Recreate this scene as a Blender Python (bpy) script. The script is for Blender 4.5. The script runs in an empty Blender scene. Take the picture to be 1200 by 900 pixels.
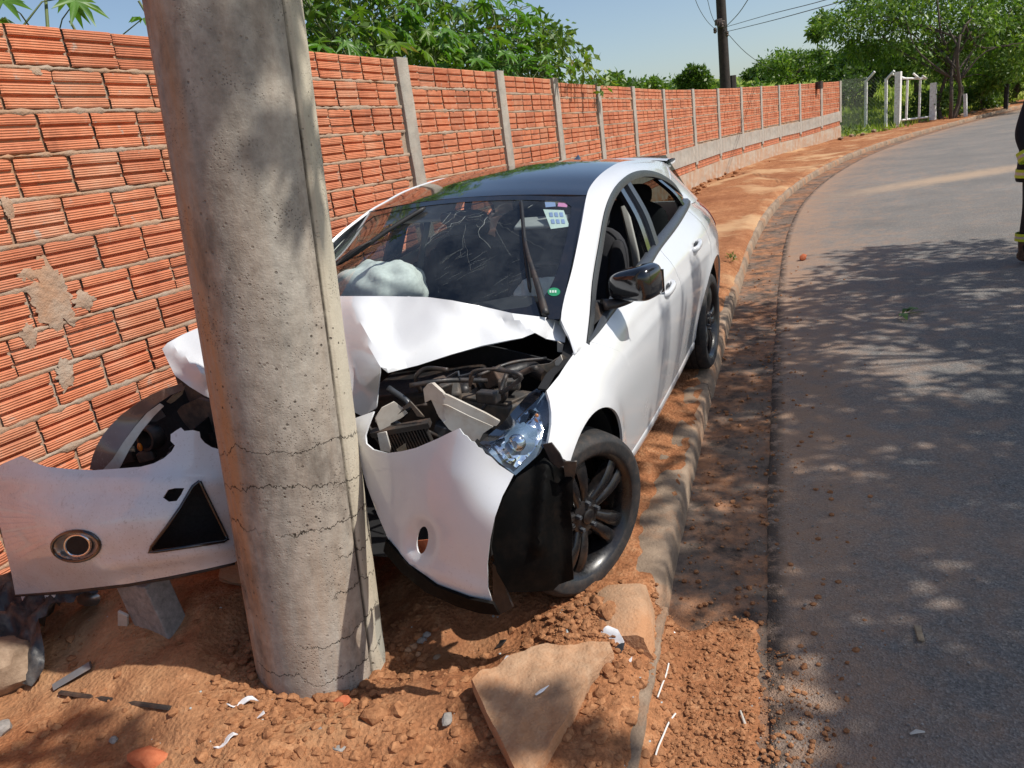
import bpy, bmesh, math, random
import numpy as np
from mathutils import Vector, Matrix, noise
from mathutils.geometry import delaunay_2d_cdt

R_ = math.radians
rng = random.Random(7)
nrng = np.random.default_rng(11)
scene = bpy.context.scene
COL = scene.collection

# ------------------------------------------------------------------ camera
F_PX, CAM_Z = 900.0, 1.70
nad = np.array([400., 2930., 900.]); up_c = -nad / np.linalg.norm(nad)
fy = np.array([0, 0, 1.]) - up_c[2] * up_c; fy /= np.linalg.norm(fy)
fx = np.cross(fy, up_c)
WC = np.stack([fx, fy, up_c])                 # camera axes (right, down, forward) -> world
CAM = np.array([0, 0, CAM_Z])
cam_d = bpy.data.cameras.new("camera")
cam_d.sensor_width = 36.0; cam_d.lens = 27.0
cam_d.clip_start = 0.05; cam_d.clip_end = 3000
cam = bpy.data.objects.new("camera", cam_d); COL.objects.link(cam)
m = Matrix.Identity(4)
for i in range(3):
    m[i][0] = WC[i, 0]; m[i][1] = -WC[i, 1]; m[i][2] = -WC[i, 2]; m[i][3] = CAM[i]
cam.matrix_world = m
scene.camera = cam

# ------------------------------------------------------------------ world, sun, exposure
SUN_DIR = Vector((0.59, -0.192, 0.783)).normalized()      # towards the sun
w = bpy.data.worlds.new("World"); scene.world = w; w.use_nodes = True
nt = w.node_tree; nt.nodes.clear()
sky = nt.nodes.new("ShaderNodeTexSky"); sky.sky_type = 'NISHITA'; sky.sun_disc = False
sky.sun_elevation = math.asin(SUN_DIR.z)
sky.sun_rotation = math.atan2(SUN_DIR.x, SUN_DIR.y)
sky.altitude = 500; sky.air_density = 1.0; sky.dust_density = 1.8; sky.ozone_density = 1.0
bg = nt.nodes.new("ShaderNodeBackground"); bg.inputs[1].default_value = 0.13
wo = nt.nodes.new("ShaderNodeOutputWorld")
nt.links.new(sky.outputs[0], bg.inputs[0]); nt.links.new(bg.outputs[0], wo.inputs[0])
sd = bpy.data.lights.new("sun", 'SUN'); sd.energy = 5.0; sd.angle = R_(0.53); sd.color = (1.0, 0.95, 0.87)
so = bpy.data.objects.new("sun", sd); COL.objects.link(so)
so.rotation_euler = (-SUN_DIR).to_track_quat('-Z', 'Y').to_euler()
so.location = SUN_DIR * 50
vs = scene.view_settings
vs.view_transform = 'Standard'; vs.look = 'None'; vs.exposure = 0.0; vs.gamma = 1.0; vs.use_curve_mapping = False

# ------------------------------------------------------------------ helpers
def props(o, label=None, cat=None, group=None, kind=None):
    if label: o['label'] = label
    if cat: o['category'] = cat
    if group: o['group'] = group
    if kind: o['kind'] = kind
    return o

def empty(name, loc=(0, 0, 0), rot=(0, 0, 0), parent=None, **k):
    o = bpy.data.objects.new(name, None); COL.objects.link(o)
    o.empty_display_size = 0.1
    o.location = loc; o.rotation_euler = rot
    if parent: o.parent = parent
    return props(o, **k)

def make_mesh(name, verts, faces, mat, smooth=True, sharp=40):
    me = bpy.data.meshes.new(name)
    me.from_pydata([tuple(float(c) for c in v) for v in verts], [], [tuple(f) for f in faces])
    mats = mat if isinstance(mat, (list, tuple)) else [mat]
    for mm in mats: me.materials.append(mm)
    me.update()
    if smooth:
        me.polygons.foreach_set('use_smooth', [True] * len(me.polygons))
        if sharp is not None: me.set_sharp_from_angle(angle=R_(sharp))
    return me

def link(name, me, parent=None, loc=None, rot=None, scale=None, **k):
    o = bpy.data.objects.new(name, me); COL.objects.link(o)
    if parent: o.parent = parent
    if loc is not None: o.location = loc
    if rot is not None: o.rotation_euler = rot
    if scale is not None: o.scale = scale
    return props(o, **k)

def mobj(name, vf, mat, parent=None, smooth=True, sharp=40, solid=0, off=-1, bevel=0, **k):
    me = make_mesh(name, vf[0], vf[1], mat, smooth, sharp)
    o = link(name, me, parent, **k)
    if solid and smooth:        # keep the cut edges of sheet panels crisp
        cnt = {}
        for f in vf[1]:
            for i in range(len(f)):
                e = (f[i], f[(i + 1) % len(f)]); e = e if e[0] < e[1] else (e[1], e[0]); cnt[e] = cnt.get(e, 0) + 1
        for e in me.edges:
            a, b = e.vertices
            if cnt.get((a, b) if a < b else (b, a)) == 1: e.use_edge_sharp = True
    if solid:
        md = o.modifiers.new("solid", 'SOLIDIFY'); md.thickness = solid; md.offset = off
    if bevel:
        md = o.modifiers.new("bevel", 'BEVEL'); md.width = bevel; md.segments = 2; md.limit_method = 'ANGLE'
    return o

def join(*parts):
    V, Fc = [], []
    for v, f in parts:
        n = len(V); V.extend([tuple(p) for p in v]); Fc.extend([tuple(i + n for i in ff) for ff in f])
    return V, Fc

def box(cx, cy, cz, sx, sy, sz, M=None):
    V = [(cx + sx * a / 2, cy + sy * b / 2, cz + sz * c / 2) for a in (-1, 1) for b in (-1, 1) for c in (-1, 1)]
    Fc = [(0, 1, 3, 2), (4, 6, 7, 5), (0, 4, 5, 1), (2, 3, 7, 6), (0, 2, 6, 4), (1, 5, 7, 3)]
    if M is not None: V = [tuple(M @ Vector(v)) for v in V]
    return V, Fc

def xf(vf, M): return [tuple(M @ Vector(v)) for v in vf[0]], vf[1]
def mirror_y(vf): return [(v[0], -v[1], v[2]) for v in vf[0]], [tuple(reversed(f)) for f in vf[1]]

def tube(pts, r, n=8, cap=True, flat=1.0):
    pts = [Vector(p) for p in pts]; N = len(pts)
    rs = list(r) if hasattr(r, '__len__') else [r] * N
    V, Fc = [], []; prev = None
    for i, p in enumerate(pts):
        t = (pts[min(i + 1, N - 1)] - pts[max(i - 1, 0)]).normalized()
        if prev is None:
            a = Vector((0, 0, 1)) if abs(t.z) < .9 else Vector((1, 0, 0))
            u = t.cross(a).normalized()
        else:
            u = (prev - t * prev.dot(t)).normalized()
        prev = u; v = t.cross(u)
        for k in range(n):
            an = 2 * math.pi * k / n
            V.append(tuple(p + (u * math.cos(an) + v * math.sin(an) * flat) * rs[i]))
    for i in range(N - 1):
        for k in range(n):
            a = i * n + k; b = i * n + (k + 1) % n
            Fc.append((a, b, b + n, a + n))
    if cap: Fc += [tuple(reversed(range(n))), tuple(range((N - 1) * n, N * n))]
    return V, Fc

def lathe(prof, n=48, axis='y'):
    """profile (radius, height) closed or open, spun round the axis"""
    V, Fc = [], []; m_ = len(prof)
    for k in range(n):
        a = 2 * math.pi * k / n; c, s = math.cos(a), math.sin(a)
        for r, h in prof:
            V.append((r * c, h, r * s) if axis == 'y' else (r * c, r * s, h))
    for k in range(n):
        k2 = (k + 1) % n
        for j in range(m_ - 1):
            a, b = k * m_ + j, k * m_ + j + 1; c, d = k2 * m_ + j + 1, k2 * m_ + j
            Fc.append((a, b, c, d) if axis == 'y' else (d, c, b, a))
    return V, Fc

def grid(rows, closed=False):
    V, Fc = [], []; n = len(rows[0])
    for r in rows: V += [tuple(p) for p in r]
    for i in range(len(rows) - 1):
        for j in range(n - 1 + (1 if closed else 0)):
            a = i * n + j; b = i * n + (j + 1) % n
            Fc.append((a, b, b + n, a + n))
    return V, Fc

def crv(pts, n):
    """Catmull-Rom through pts (any dimension), n samples evenly by chord length"""
    P = np.array(pts, float); N = len(P)
    d = np.r_[0, np.cumsum(np.linalg.norm(np.diff(P, axis=0), axis=1))]
    out = []
    for s in np.linspace(0, d[-1], n):
        i = min(max(int(np.searchsorted(d, s, side='right')) - 1, 0), N - 2)
        h = d[i + 1] - d[i]; t = (s - d[i]) / h if h > 0 else 0
        m0 = (P[i + 1] - P[i - 1]) / (d[i + 1] - d[i - 1]) if i > 0 else (P[1] - P[0]) / d[1]
        m1 = (P[i + 2] - P[i]) / (d[i + 2] - d[i]) if i + 2 < N else (P[-1] - P[-2]) / (d[-1] - d[-2])
        t2, t3 = t * t, t * t * t
        out.append((2*t3-3*t2+1)*P[i] + (t3-2*t2+t)*h*m0 + (-2*t3+3*t2)*P[i+1] + (t3-t2)*h*m1)
    return np.array(out)

def dens(poly, sp, closed=True):
    out = []; n = len(poly)
    for i in range(n if closed else n - 1):
        a = np.array(poly[i], float); b = np.array(poly[(i + 1) % n], float)
        k = max(1, int(np.linalg.norm(b - a) / sp))
        for j in range(k): out.append(a + (b - a) * j / k)
    if not closed: out.append(np.array(poly[-1], float))
    return out

def inpoly(x, y, poly):
    c = False; n = len(poly); j = n - 1
    for i in range(n):
        xi, yi = poly[i][0], poly[i][1]; xj, yj = poly[j][0], poly[j][1]
        if (yi > y) != (yj > y) and x < (xj - xi) * (y - yi) / (yj - yi) + xi: c = not c
        j = i
    return c

def sheet(outline, lift, sp, holes=(), extra=()):
    """fill a 2D outline (with holes) by a constrained Delaunay mesh and lift every vertex into 3D"""
    pts, edges = [], []
    loops = [dens(outline, sp)] + [dens(h, sp * .7) for h in holes]
    for lp in loops:
        n0 = len(pts); pts += [Vector((p[0], p[1])) for p in lp]
        edges += [(n0 + i, n0 + (i + 1) % len(lp)) for i in range(len(lp))]
    B = np.array([(p[0], p[1]) for p in pts])
    xs = np.arange(B[:, 0].min(), B[:, 0].max(), sp); ys = np.arange(B[:, 1].min(), B[:, 1].max(), sp * .87)
    for j, y in enumerate(ys):
        for x in xs:
            x2 = x + (sp * .5 if j % 2 else 0)
            if not inpoly(x2, y, outline) or any(inpoly(x2, y, h) for h in holes): continue
            if ((B - (x2, y)) ** 2).sum(1).min() < (sp * .55) ** 2: continue
            pts.append(Vector((x2, y)))
    for e in extra: pts.append(Vector(e))
    r = delaunay_2d_cdt(pts, edges, [], 0, 1e-7)
    V2, F2 = r[0], r[2]
    Fc = []
    for f in F2:
        cx = sum(V2[i][0] for i in f) / len(f); cy = sum(V2[i][1] for i in f) / len(f)
        if inpoly(cx, cy, outline) and not any(inpoly(cx, cy, h) for h in holes): Fc.append(tuple(f))
    return [tuple(lift(v[0], v[1])) for v in V2], Fc

def outward(vf, ref):
    """flip the faces when the mean normal does not point along ref"""
    V, Fc = vf; s = Vector((0, 0, 0))
    for f in Fc[::3]:
        a, b, c = Vector(V[f[0]]), Vector(V[f[1]]), Vector(V[f[2]])
        s += (b - a).cross(c - a)
    return (V, [tuple(reversed(f)) for f in Fc]) if s.dot(Vector(ref)) < 0 else vf

def tps(ctrl):
    """thin plate interpolation of (x, y, value) points"""
    P = np.array([c[:2] for c in ctrl], float); v = np.array([c[2] for c in ctrl], float)
    sc = 100.0; P = P / sc; n = len(P)
    def phi(r2): return np.where(r2 > 1e-12, r2 * np.log(r2 + 1e-12), 0)
    K = phi(((P[:, None] - P[None]) ** 2).sum(-1)) + np.eye(n) * 1e-4
    A = np.zeros((n + 3, n + 3)); A[:n, :n] = K; A[:n, n] = 1; A[:n, n+1:] = P; A[n, :n] = 1; A[n+1:, :n] = P.T
    c = np.linalg.solve(A, np.r_[v, 0, 0, 0])
    def f(x, y):
        q = np.array([x, y]) / sc
        return float(phi(((P - q) ** 2).sum(1)) @ c[:n] + c[n] + q @ c[n+1:])
    return f

def fbm(p, oct=4, lac=2.0, gain=.5):
    s, a = 0, 1.0; p = Vector(p)
    for _ in range(oct):
        s += a * noise.noise(p); p = p * lac; a *= gain
    return s

def rock(r, seed, sub=2, rough=.35, squash=(1, 1, 1)):
    bm = bmesh.new(); bmesh.ops.create_icosphere(bm, subdivisions=sub, radius=1.0)
    o = Vector((seed * 3.7, seed * 1.3, seed * 7.1))
    V = []
    for v in bm.verts:
        n = v.co.normalized()
        k = 1 + rough * noise.noise(n * 1.6 + o) + rough * .5 * noise.noise(n * 3.7 + o)
        # chop with a few planes for facets
        p = n * k
        for q in range(5):
            d = noise.random_unit_vector() if False else Vector((math.sin(seed * 12.9 + q * 78.2), math.sin(seed * 39.3 + q * 11.1), math.sin(seed * 7.7 + q * 53.7))).normalized()
            h = .72
            if p.dot(d) > h: p = p - d * (p.dot(d) - h) * .85
        V.append((p.x * r * squash[0], p.y * r * squash[1], p.z * r * squash[2]))
    Fc = [tuple(v.index for v in f.verts) for f in bm.faces]; bm.free()
    return V, Fc

# ------------------------------------------------------------------ surveying: sight lines to the measured ground and car
def ray(px, py): return WC @ np.array([(px - 600) / F_PX, (py - 450) / F_PX, 1.0])
_EY = [-40, 0, 2.5, 5, 10, 20, 33, 45, 60, 100, 400]
_EZ = [-.15, -.02, .03, .10, .16, .25, .36, .62, 1.1, 2.4, 4.0]
def elev(y): return float(np.interp(y, _EY, _EZ))
def ground_at(px, py, off=0.0):
    r = ray(px, py); lo, hi = .2, 400.0
    s = lo
    while s < hi:
        p = CAM + r * s
        if p[2] <= elev(p[1]) + off: break
        s *= 1.01
    a, b = s / 1.01, s
    for _ in range(30):
        mdl = (a + b) / 2; p = CAM + r * mdl
        if p[2] <= elev(p[1]) + off: b = mdl
        else: a = mdl
    return CAM + r * b
CAR_R = np.array([[-0.42923, 0.90312, 0.01129], [-0.90271, -0.42856, -0.03808], [-0.02956, -0.02654, 0.99921]])
_u, _s, _v = np.linalg.svd(CAR_R); CAR_R = _u @ _v
CAR_T = np.array([-0.5488, 2.9776, 0.0594])
CAR_O = CAR_R.T @ (CAM - CAR_T)
def car_at(px, py, ax, val):
    rr = CAR_R.T @ ray(px, py); return CAR_O + rr * ((val - CAR_O[ax]) / rr[ax])
def car_to_world(p): return CAR_R @ np.asarray(p, float) + CAR_T
# ------------------------------------------------------------------ materials
class NT:
    def __init__(s, name):
        s.m = bpy.data.materials.new(name); s.m.use_nodes = True; s.t = s.m.node_tree; s.t.nodes.clear()
        s.out = s.n("ShaderNodeOutputMaterial")
    def n(s, t, **k):
        nd = s.t.nodes.new(t)
        for a, v in k.items(): setattr(nd, a, v)
        return nd
    def l(s, a, b): s.t.links.new(a, b)
    def val(s, inp, v):
        if hasattr(v, 'is_linked') or hasattr(v, 'links'): s.l(v, inp)
        else: inp.default_value = v
    def coord(s, kind='Object'): return s.n("ShaderNodeTexCoord").outputs[kind]
    def mapping(s, v, scale=(1, 1, 1), loc=(0, 0, 0), rot=(0, 0, 0)):
        mp = s.n("ShaderNodeMapping"); s.l(v, mp.inputs[0])
        mp.inputs[1].default_value = loc; mp.inputs[2].default_value = rot; mp.inputs[3].default_value = scale
        return mp.outputs[0]
    def noise(s, v, scale, detail=4, rough=.55, dist=0, out=0):
        nd = s.n("ShaderNodeTexNoise"); s.l(v, nd.inputs['Vector'])
        nd.inputs['Scale'].default_value = scale; nd.inputs['Detail'].default_value = detail
        nd.inputs['Roughness'].default_value = rough; nd.inputs['Distortion'].default_value = dist
        return nd.outputs[out]
    def vor(s, v, scale, feature='F1', out='Distance', rand=1.0):
        nd = s.n("ShaderNodeTexVoronoi", feature=feature); s.l(v, nd.inputs['Vector'])
        nd.inputs['Scale'].default_value = scale; nd.inputs['Randomness'].default_value = rand
        return nd.outputs[out]
    def ramp(s, fac, stops, interp='LINEAR'):
        nd = s.n("ShaderNodeValToRGB"); nd.color_ramp.interpolation = interp; s.l(fac, nd.inputs[0])
        el = nd.color_ramp.elements
        while len(el) < len(stops): el.new(.5)
        for e, (p, c) in zip(el, stops):
            e.position = p; e.color = (c, c, c, 1) if not hasattr(c, '__len__') else (*c[:3], 1)
        return nd.outputs[0]
    def mix(s, fac, a, b, mode='MIX'):
        nd = s.n("ShaderNodeMix", data_type='RGBA', blend_type=mode)
        s.val(nd.inputs[0], fac)
        for i, v in ((6, a), (7, b)):
            if hasattr(v, '__len__'): nd.inputs[i].default_value = (*v[:3], 1)
            else: s.l(v, nd.inputs[i])
        return nd.outputs[2]
    def math(s, op, a, b=0.0, c=None):
        nd = s.n("ShaderNodeMath", operation=op); s.val(nd.inputs[0], a); s.val(nd.inputs[1], b)
        if c is not None: s.val(nd.inputs[2], c)
        return nd.outputs[0]
    def sep(s, v):
        nd = s.n("ShaderNodeSeparateXYZ"); s.l(v, nd.inputs[0]); return nd.outputs
    def bump(s, h, strength=.3, dist=.01, normal=None):
        nd = s.n("ShaderNodeBump"); s.l(h, nd.inputs['Height']); nd.inputs['Strength'].default_value = strength
        nd.inputs['Distance'].default_value = dist
        if normal is not None: s.l(normal, nd.inputs['Normal'])
        return nd.outputs[0]
    def bsdf(s, col, rough=.6, metal=0, spec=.5, bump=None, coat=0, coat_r=.05, sub=0, trans=0, ior=1.5):
        b = s.n("ShaderNodeBsdfPrincipled")
        for key, v in (('Base Color', col), ('Roughness', rough), ('Metallic', metal), ('Specular IOR Level', spec),
                       ('Coat Weight', coat), ('Coat Roughness', coat_r), ('Transmission Weight', trans), ('IOR', ior)):
            i = b.inputs[key]
            if hasattr(v, 'is_linked') or hasattr(v, 'links'): s.l(v, i)
            elif hasattr(v, '__len__'): i.default_value = (*v[:3], 1)
            else: i.default_value = v
        if bump is not None: s.l(bump, b.inputs['Normal'])
        return b
    def done(s, b): s.l(b.outputs[0], s.out.inputs[0]); return s.m

M = {}
def simple(name, col, rough=.5, metal=0, coat=0, var=.12, scale=9, bumps=.05, spec=.5, dust=None, dust_amt=.5):
    t = NT(name); c = t.coord()
    n1 = t.noise(c, scale, 5, .6); n2 = t.noise(c, scale * 9, 3, .6)
    dark = tuple(x * (1 - var) for x in col); lite = tuple(min(1, x * (1 + var)) for x in col)
    base = t.ramp(n1, [(.3, dark), (.7, lite)])
    rg = t.ramp(n2, [(.3, max(0.02, rough - .06)), (.7, min(1, rough + .1))])
    if dust is not None:
        df = t.ramp(t.noise(c, scale * 1.7, 6, .65), [(.45, 0.0), (.75, dust_amt)])
        base = t.mix(df, base, dust)
        rg = t.mix(df, rg, (.8, .8, .8))
    b = t.bsdf(base, rg, metal, spec, t.bump(n2, bumps, .004), coat)
    M[name] = t.done(b); return M[name]

# --- car
def car_white(name="white_paint", scuff=0.0):
    t = NT(name); c = t.coord()
    d = t.noise(c, 2.3, 7, .65); sp = t.noise(c, 120, 2, .5)
    z = t.sep(c)[2]
    low = t.ramp(z, [(.22, 1.0), (.62, 0.0)])                 # road dirt thrown up along the lower body
    dirt = t.math('MULTIPLY', t.ramp(d, [(.42, 0.0), (.75, 1.0)]), t.math('ADD', t.math('MULTIPLY', low, .40 + .08 * scuff), .05))
    spots = t.math('MULTIPLY', t.ramp(sp, [(.62 - .02 * scuff, 0.0), (.70, .35 + .15 * scuff)]), t.math('ADD', t.math('MULTIPLY', low, t.ramp(t.noise(c, 5, 4, .6), [(.40, .2), (.6, 1.0)])), .12))
    col = t.mix(dirt, (.655, .665, .68), (.42, .27, .18))
    col = t.mix(spots, col, (.25, .16, .11))
    rg = t.ramp(dirt, [(0, .22), (.5, .5)])
    if scuff:
        sm = t.ramp(t.noise(t.mapping(c, (2, 14, 14), rot=(.5, 0, 0)), 2.6, 6, .7), [(.60, 0.0), (.70, .55)])
        col = t.mix(sm, col, (.36, .34, .33))
    M[name] = t.done(t.bsdf(col, rg, 0, .5, None, .8, .05))
car_white(); car_white("scuffed_paint", 1.0)
simple("black_gloss", (.006, .0065, .009), .10, 0, .8, bumps=0, dust=(.20, .14, .10), dust_amt=.06)
simple("roof_black", (.006, .0075, .013), .07, 0, 1.0, bumps=0, dust=(.25, .18, .13), dust_amt=.035)
simple("black_plastic", (.013, .013, .014), .45, bumps=.1, dust=(.22, .13, .08), dust_amt=.28)
simple("trim_grey", (.045, .05, .058), .32, bumps=.03)
simple("lamp_blue", (.15, .20, .265), .22, 0, .6, bumps=0)
simple("liner_black", (.003, .003, .003), .6, spec=.08, bumps=.1, dust=(.10, .06, .04), dust_amt=.08)
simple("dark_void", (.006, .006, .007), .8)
simple("rubber", (.016, .016, .017), .72, bumps=.15, scale=20, dust=(.20, .13, .09), dust_amt=.22)
simple("wheel_black", (.006, .006, .007), .30, 0, .22, bumps=.02, dust=(.20, .13, .09), dust_amt=.10)
simple("steel", (.42, .41, .40), .38, .9, var=.2, dust=(.30, .20, .13), dust_amt=.5)
simple("bare_panel", (.52, .50, .46), .5, .2, var=.15, dust=(.30, .20, .13), dust_amt=.5)
simple("bracket_white", (.50, .46, .40), .45, 0, var=.12, dust=(.30, .20, .13), dust_amt=.5)
simple("chrome", (.78, .80, .83), .07, 1.0, bumps=0)
simple("engine_grey", (.05, .047, .043), .55, .1, var=.3, dust=(.26, .18, .12), dust_amt=.6)
simple("seat_cloth", (.018, .019, .024), .85, bumps=.25, scale=60)
simple("lining_grey", (.30, .31, .30), .8, bumps=.1)
simple("pillar_pale", (.42, .47, .42), .7, bumps=.05)
simple("airbag_cloth", (.64, .67, .635), .8, bumps=.2, scale=50)
simple("dash", (.020, .021, .024), .6, bumps=.2, scale=70)
simple("red_lamp", (.28, .008, .008), .12, 0, .7, bumps=0)
simple("amber", (.75, .22, .02), .2, 0, .5, bumps=0)
simple("paper_white", (.50, .60, .55), .6, bumps=.02)  # dulled grey-green, putting the cabin's shade into the paper colour
simple("paper_blue", (.22, .30, .50), .6)
simple("paper_pink", (.60, .22, .42), .6)
simple("sticker_green", (.015, .22, .10), .4, bumps=0)
simple("white_plastic", (.76, .76, .77), .42, bumps=.02)
simple("glass_shard", (.40, .44, .43), .25, bumps=0)
simple("smoked_lens", (.17, .115, .10), .16, 0, .6, bumps=0, dust=(.30, .2, .15), dust_amt=.25)
simple("wiper_rubber", (.012, .012, .013), .5)

def glass(name, tint, refl=1.0, rough=.0, alpha=0.0, film=(.5, .5, .5)):
    t = NT(name)
    ge = t.n("ShaderNodeNewGeometry"); dp = t.n("ShaderNodeVectorMath", operation='DOT_PRODUCT')      # thin pane: same reflectance from both sides
    t.l(ge.outputs['Normal'], dp.inputs[0]); t.l(ge.outputs['Incoming'], dp.inputs[1])
    cs_ = t.math('ABSOLUTE', dp.outputs['Value'])
    frv = t.math('ADD', t.math('MULTIPLY', t.math('POWER', t.math('SUBTRACT', 1.0, cs_), 5.0), .93), .07)
    tr = t.n("ShaderNodeBsdfTransparent"); tr.inputs[0].default_value = (*tint, 1)
    gl = t.n("ShaderNodeBsdfGlossy"); gl.inputs['Roughness'].default_value = rough; gl.inputs['Color'].default_value = (1, 1, 1, 1)
    mx = t.n("ShaderNodeMixShader"); t.l(t.math('MINIMUM', t.math('MULTIPLY', frv, refl), 1.0), mx.inputs[0])
    t.l(tr.outputs[0], mx.inputs[1]); t.l(gl.outputs[0], mx.inputs[2])
    last = mx.outputs[0]
    if alpha > 0:
        c = t.coord()
        df = t.n("ShaderNodeBsdfDiffuse"); df.inputs[0].default_value = (*film, 1)
        n_ = t.ramp(t.noise(t.mapping(c, (3, 3, 3)), 2.2, 7, .7), [(.35, 0.0), (.8, alpha)])
        sc = t.ramp(t.noise(t.mapping(c, (9, 60, 60), rot=(0, .5, .6)), 2.0, 3, .6), [(.66, 0.0), (.74, alpha * 1.6)])
        m2 = t.n("ShaderNodeMixShader"); t.l(t.math('MAXIMUM', n_, sc), m2.inputs[0]); t.l(last, m2.inputs[1]); t.l(df.outputs[0], m2.inputs[2])
        last = m2.outputs[0]
    t.l(last, t.out.inputs[0]); M[name] = t.m
glass("windshield_glass", (.84, .89, .89), 1.0, .0, .055, (.52, .57, .60))
glass("tinted_glass", (.20, .23, .22), 1.0)
glass("lens_clear", (.80, .88, .95), 1.1)

# --- masonry
def brick():
    t = NT("fired_clay_brick"); c = t.coord(); oi = t.n("ShaderNodeObjectInfo")
    gi = t.n("ShaderNodeNewGeometry")
    rnd = t.math('FRACT', t.math('ADD', oi.outputs['Random'], gi.outputs['Random Per Island']))
    v = t.n("ShaderNodeVectorMath", operation='MULTIPLY_ADD')
    t.l(rnd, v.inputs[0]); v.inputs[1].default_value = (37, 53, 71); t.l(c, v.inputs[2])
    p = v.outputs[0]
    n1 = t.noise(p, 5, 6, .65); n2 = t.noise(p, 60, 3, .6)
    col = t.ramp(n1, [(.28, (.44, .128, .062)), (.5, (.60, .195, .095)), (.74, (.66, .29, .17))])
    hue = t.ramp(rnd, [(0, (.80, .74, .72)), (.35, (1, 1, 1)), (.8, (1.08, 1.06, 1.02)), (1, (.92, 1.1, 1.2))])
    col = t.mix(1.0, col, hue, 'MULTIPLY')
    col = t.mix(t.ramp(t.noise(p, 2.0, 4, .6), [(.35, .05), (.7, .30)]), col, (.60, .33, .22))
    soot = t.ramp(t.noise(p, 3.1, 5, .7), [(.58, 0.0), (.72, .45)])
    col = t.mix(soot, col, (.20, .075, .045))
    smear = t.ramp(t.noise(p, 11, 6, .72), [(.62, 0.0), (.70, .75)])
    col = t.mix(smear, col, (.42, .36, .30))
    wv = t.n("ShaderNodeTexWave", wave_type='BANDS', bands_direction='Z', wave_profile='SIN'); t.l(c, wv.inputs[0])
    wv.inputs['Scale'].default_value = 26; wv.inputs['Distortion'].default_value = .6; wv.inputs['Detail'].default_value = 1
    line = t.ramp(wv.outputs['Fac'], [(0.0, .40), (.30, 1.0)])
    col = t.mix(.55, col, t.mix(1.0, col, line, 'MULTIPLY'))
    h = t.math('ADD', t.math('MULTIPLY', wv.outputs['Fac'], .7), t.math('MULTIPLY', n2, .5))
    M["brick"] = t.done(t.bsdf(col, .85, 0, .2, t.bump(h, .8, .005)))
brick()

def mortar(name, a, b, red=.35, lo=.5):
    t = NT(name); c = t.coord()
    n1 = t.noise(c, 4, 7, .68); n2 = t.noise(c, 45, 5, .7)
    col = t.ramp(n1, [(.3, a), (.7, b)])
    rd = t.ramp(t.noise(c, 2.2, 6, .7), [(lo, 0.0), (lo + .22, red)])
    col = t.mix(rd, col, (.42, .205, .10))
    h = t.math('ADD', n2, t.math('MULTIPLY', t.vor(c, 90), .4))
    M[name] = t.done(t.bsdf(col, .95, 0, .15, t.bump(h, .8, .006)))
mortar("mortar", (.29, .215, .16), (.45, .36, .28), .7, .42)
mortar("cast_concrete", (.27, .25, .22), (.46, .42, .36), .22)
mortar("kerb_concrete", (.16, .115, .082), (.35, .26, .185), .9)
mortar("slab_concrete", (.24, .13, .07), (.60, .43, .29), .9, .38)
mortar("plinth_stained", (.34, .26, .20), (.50, .42, .33), .9, .44)

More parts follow.
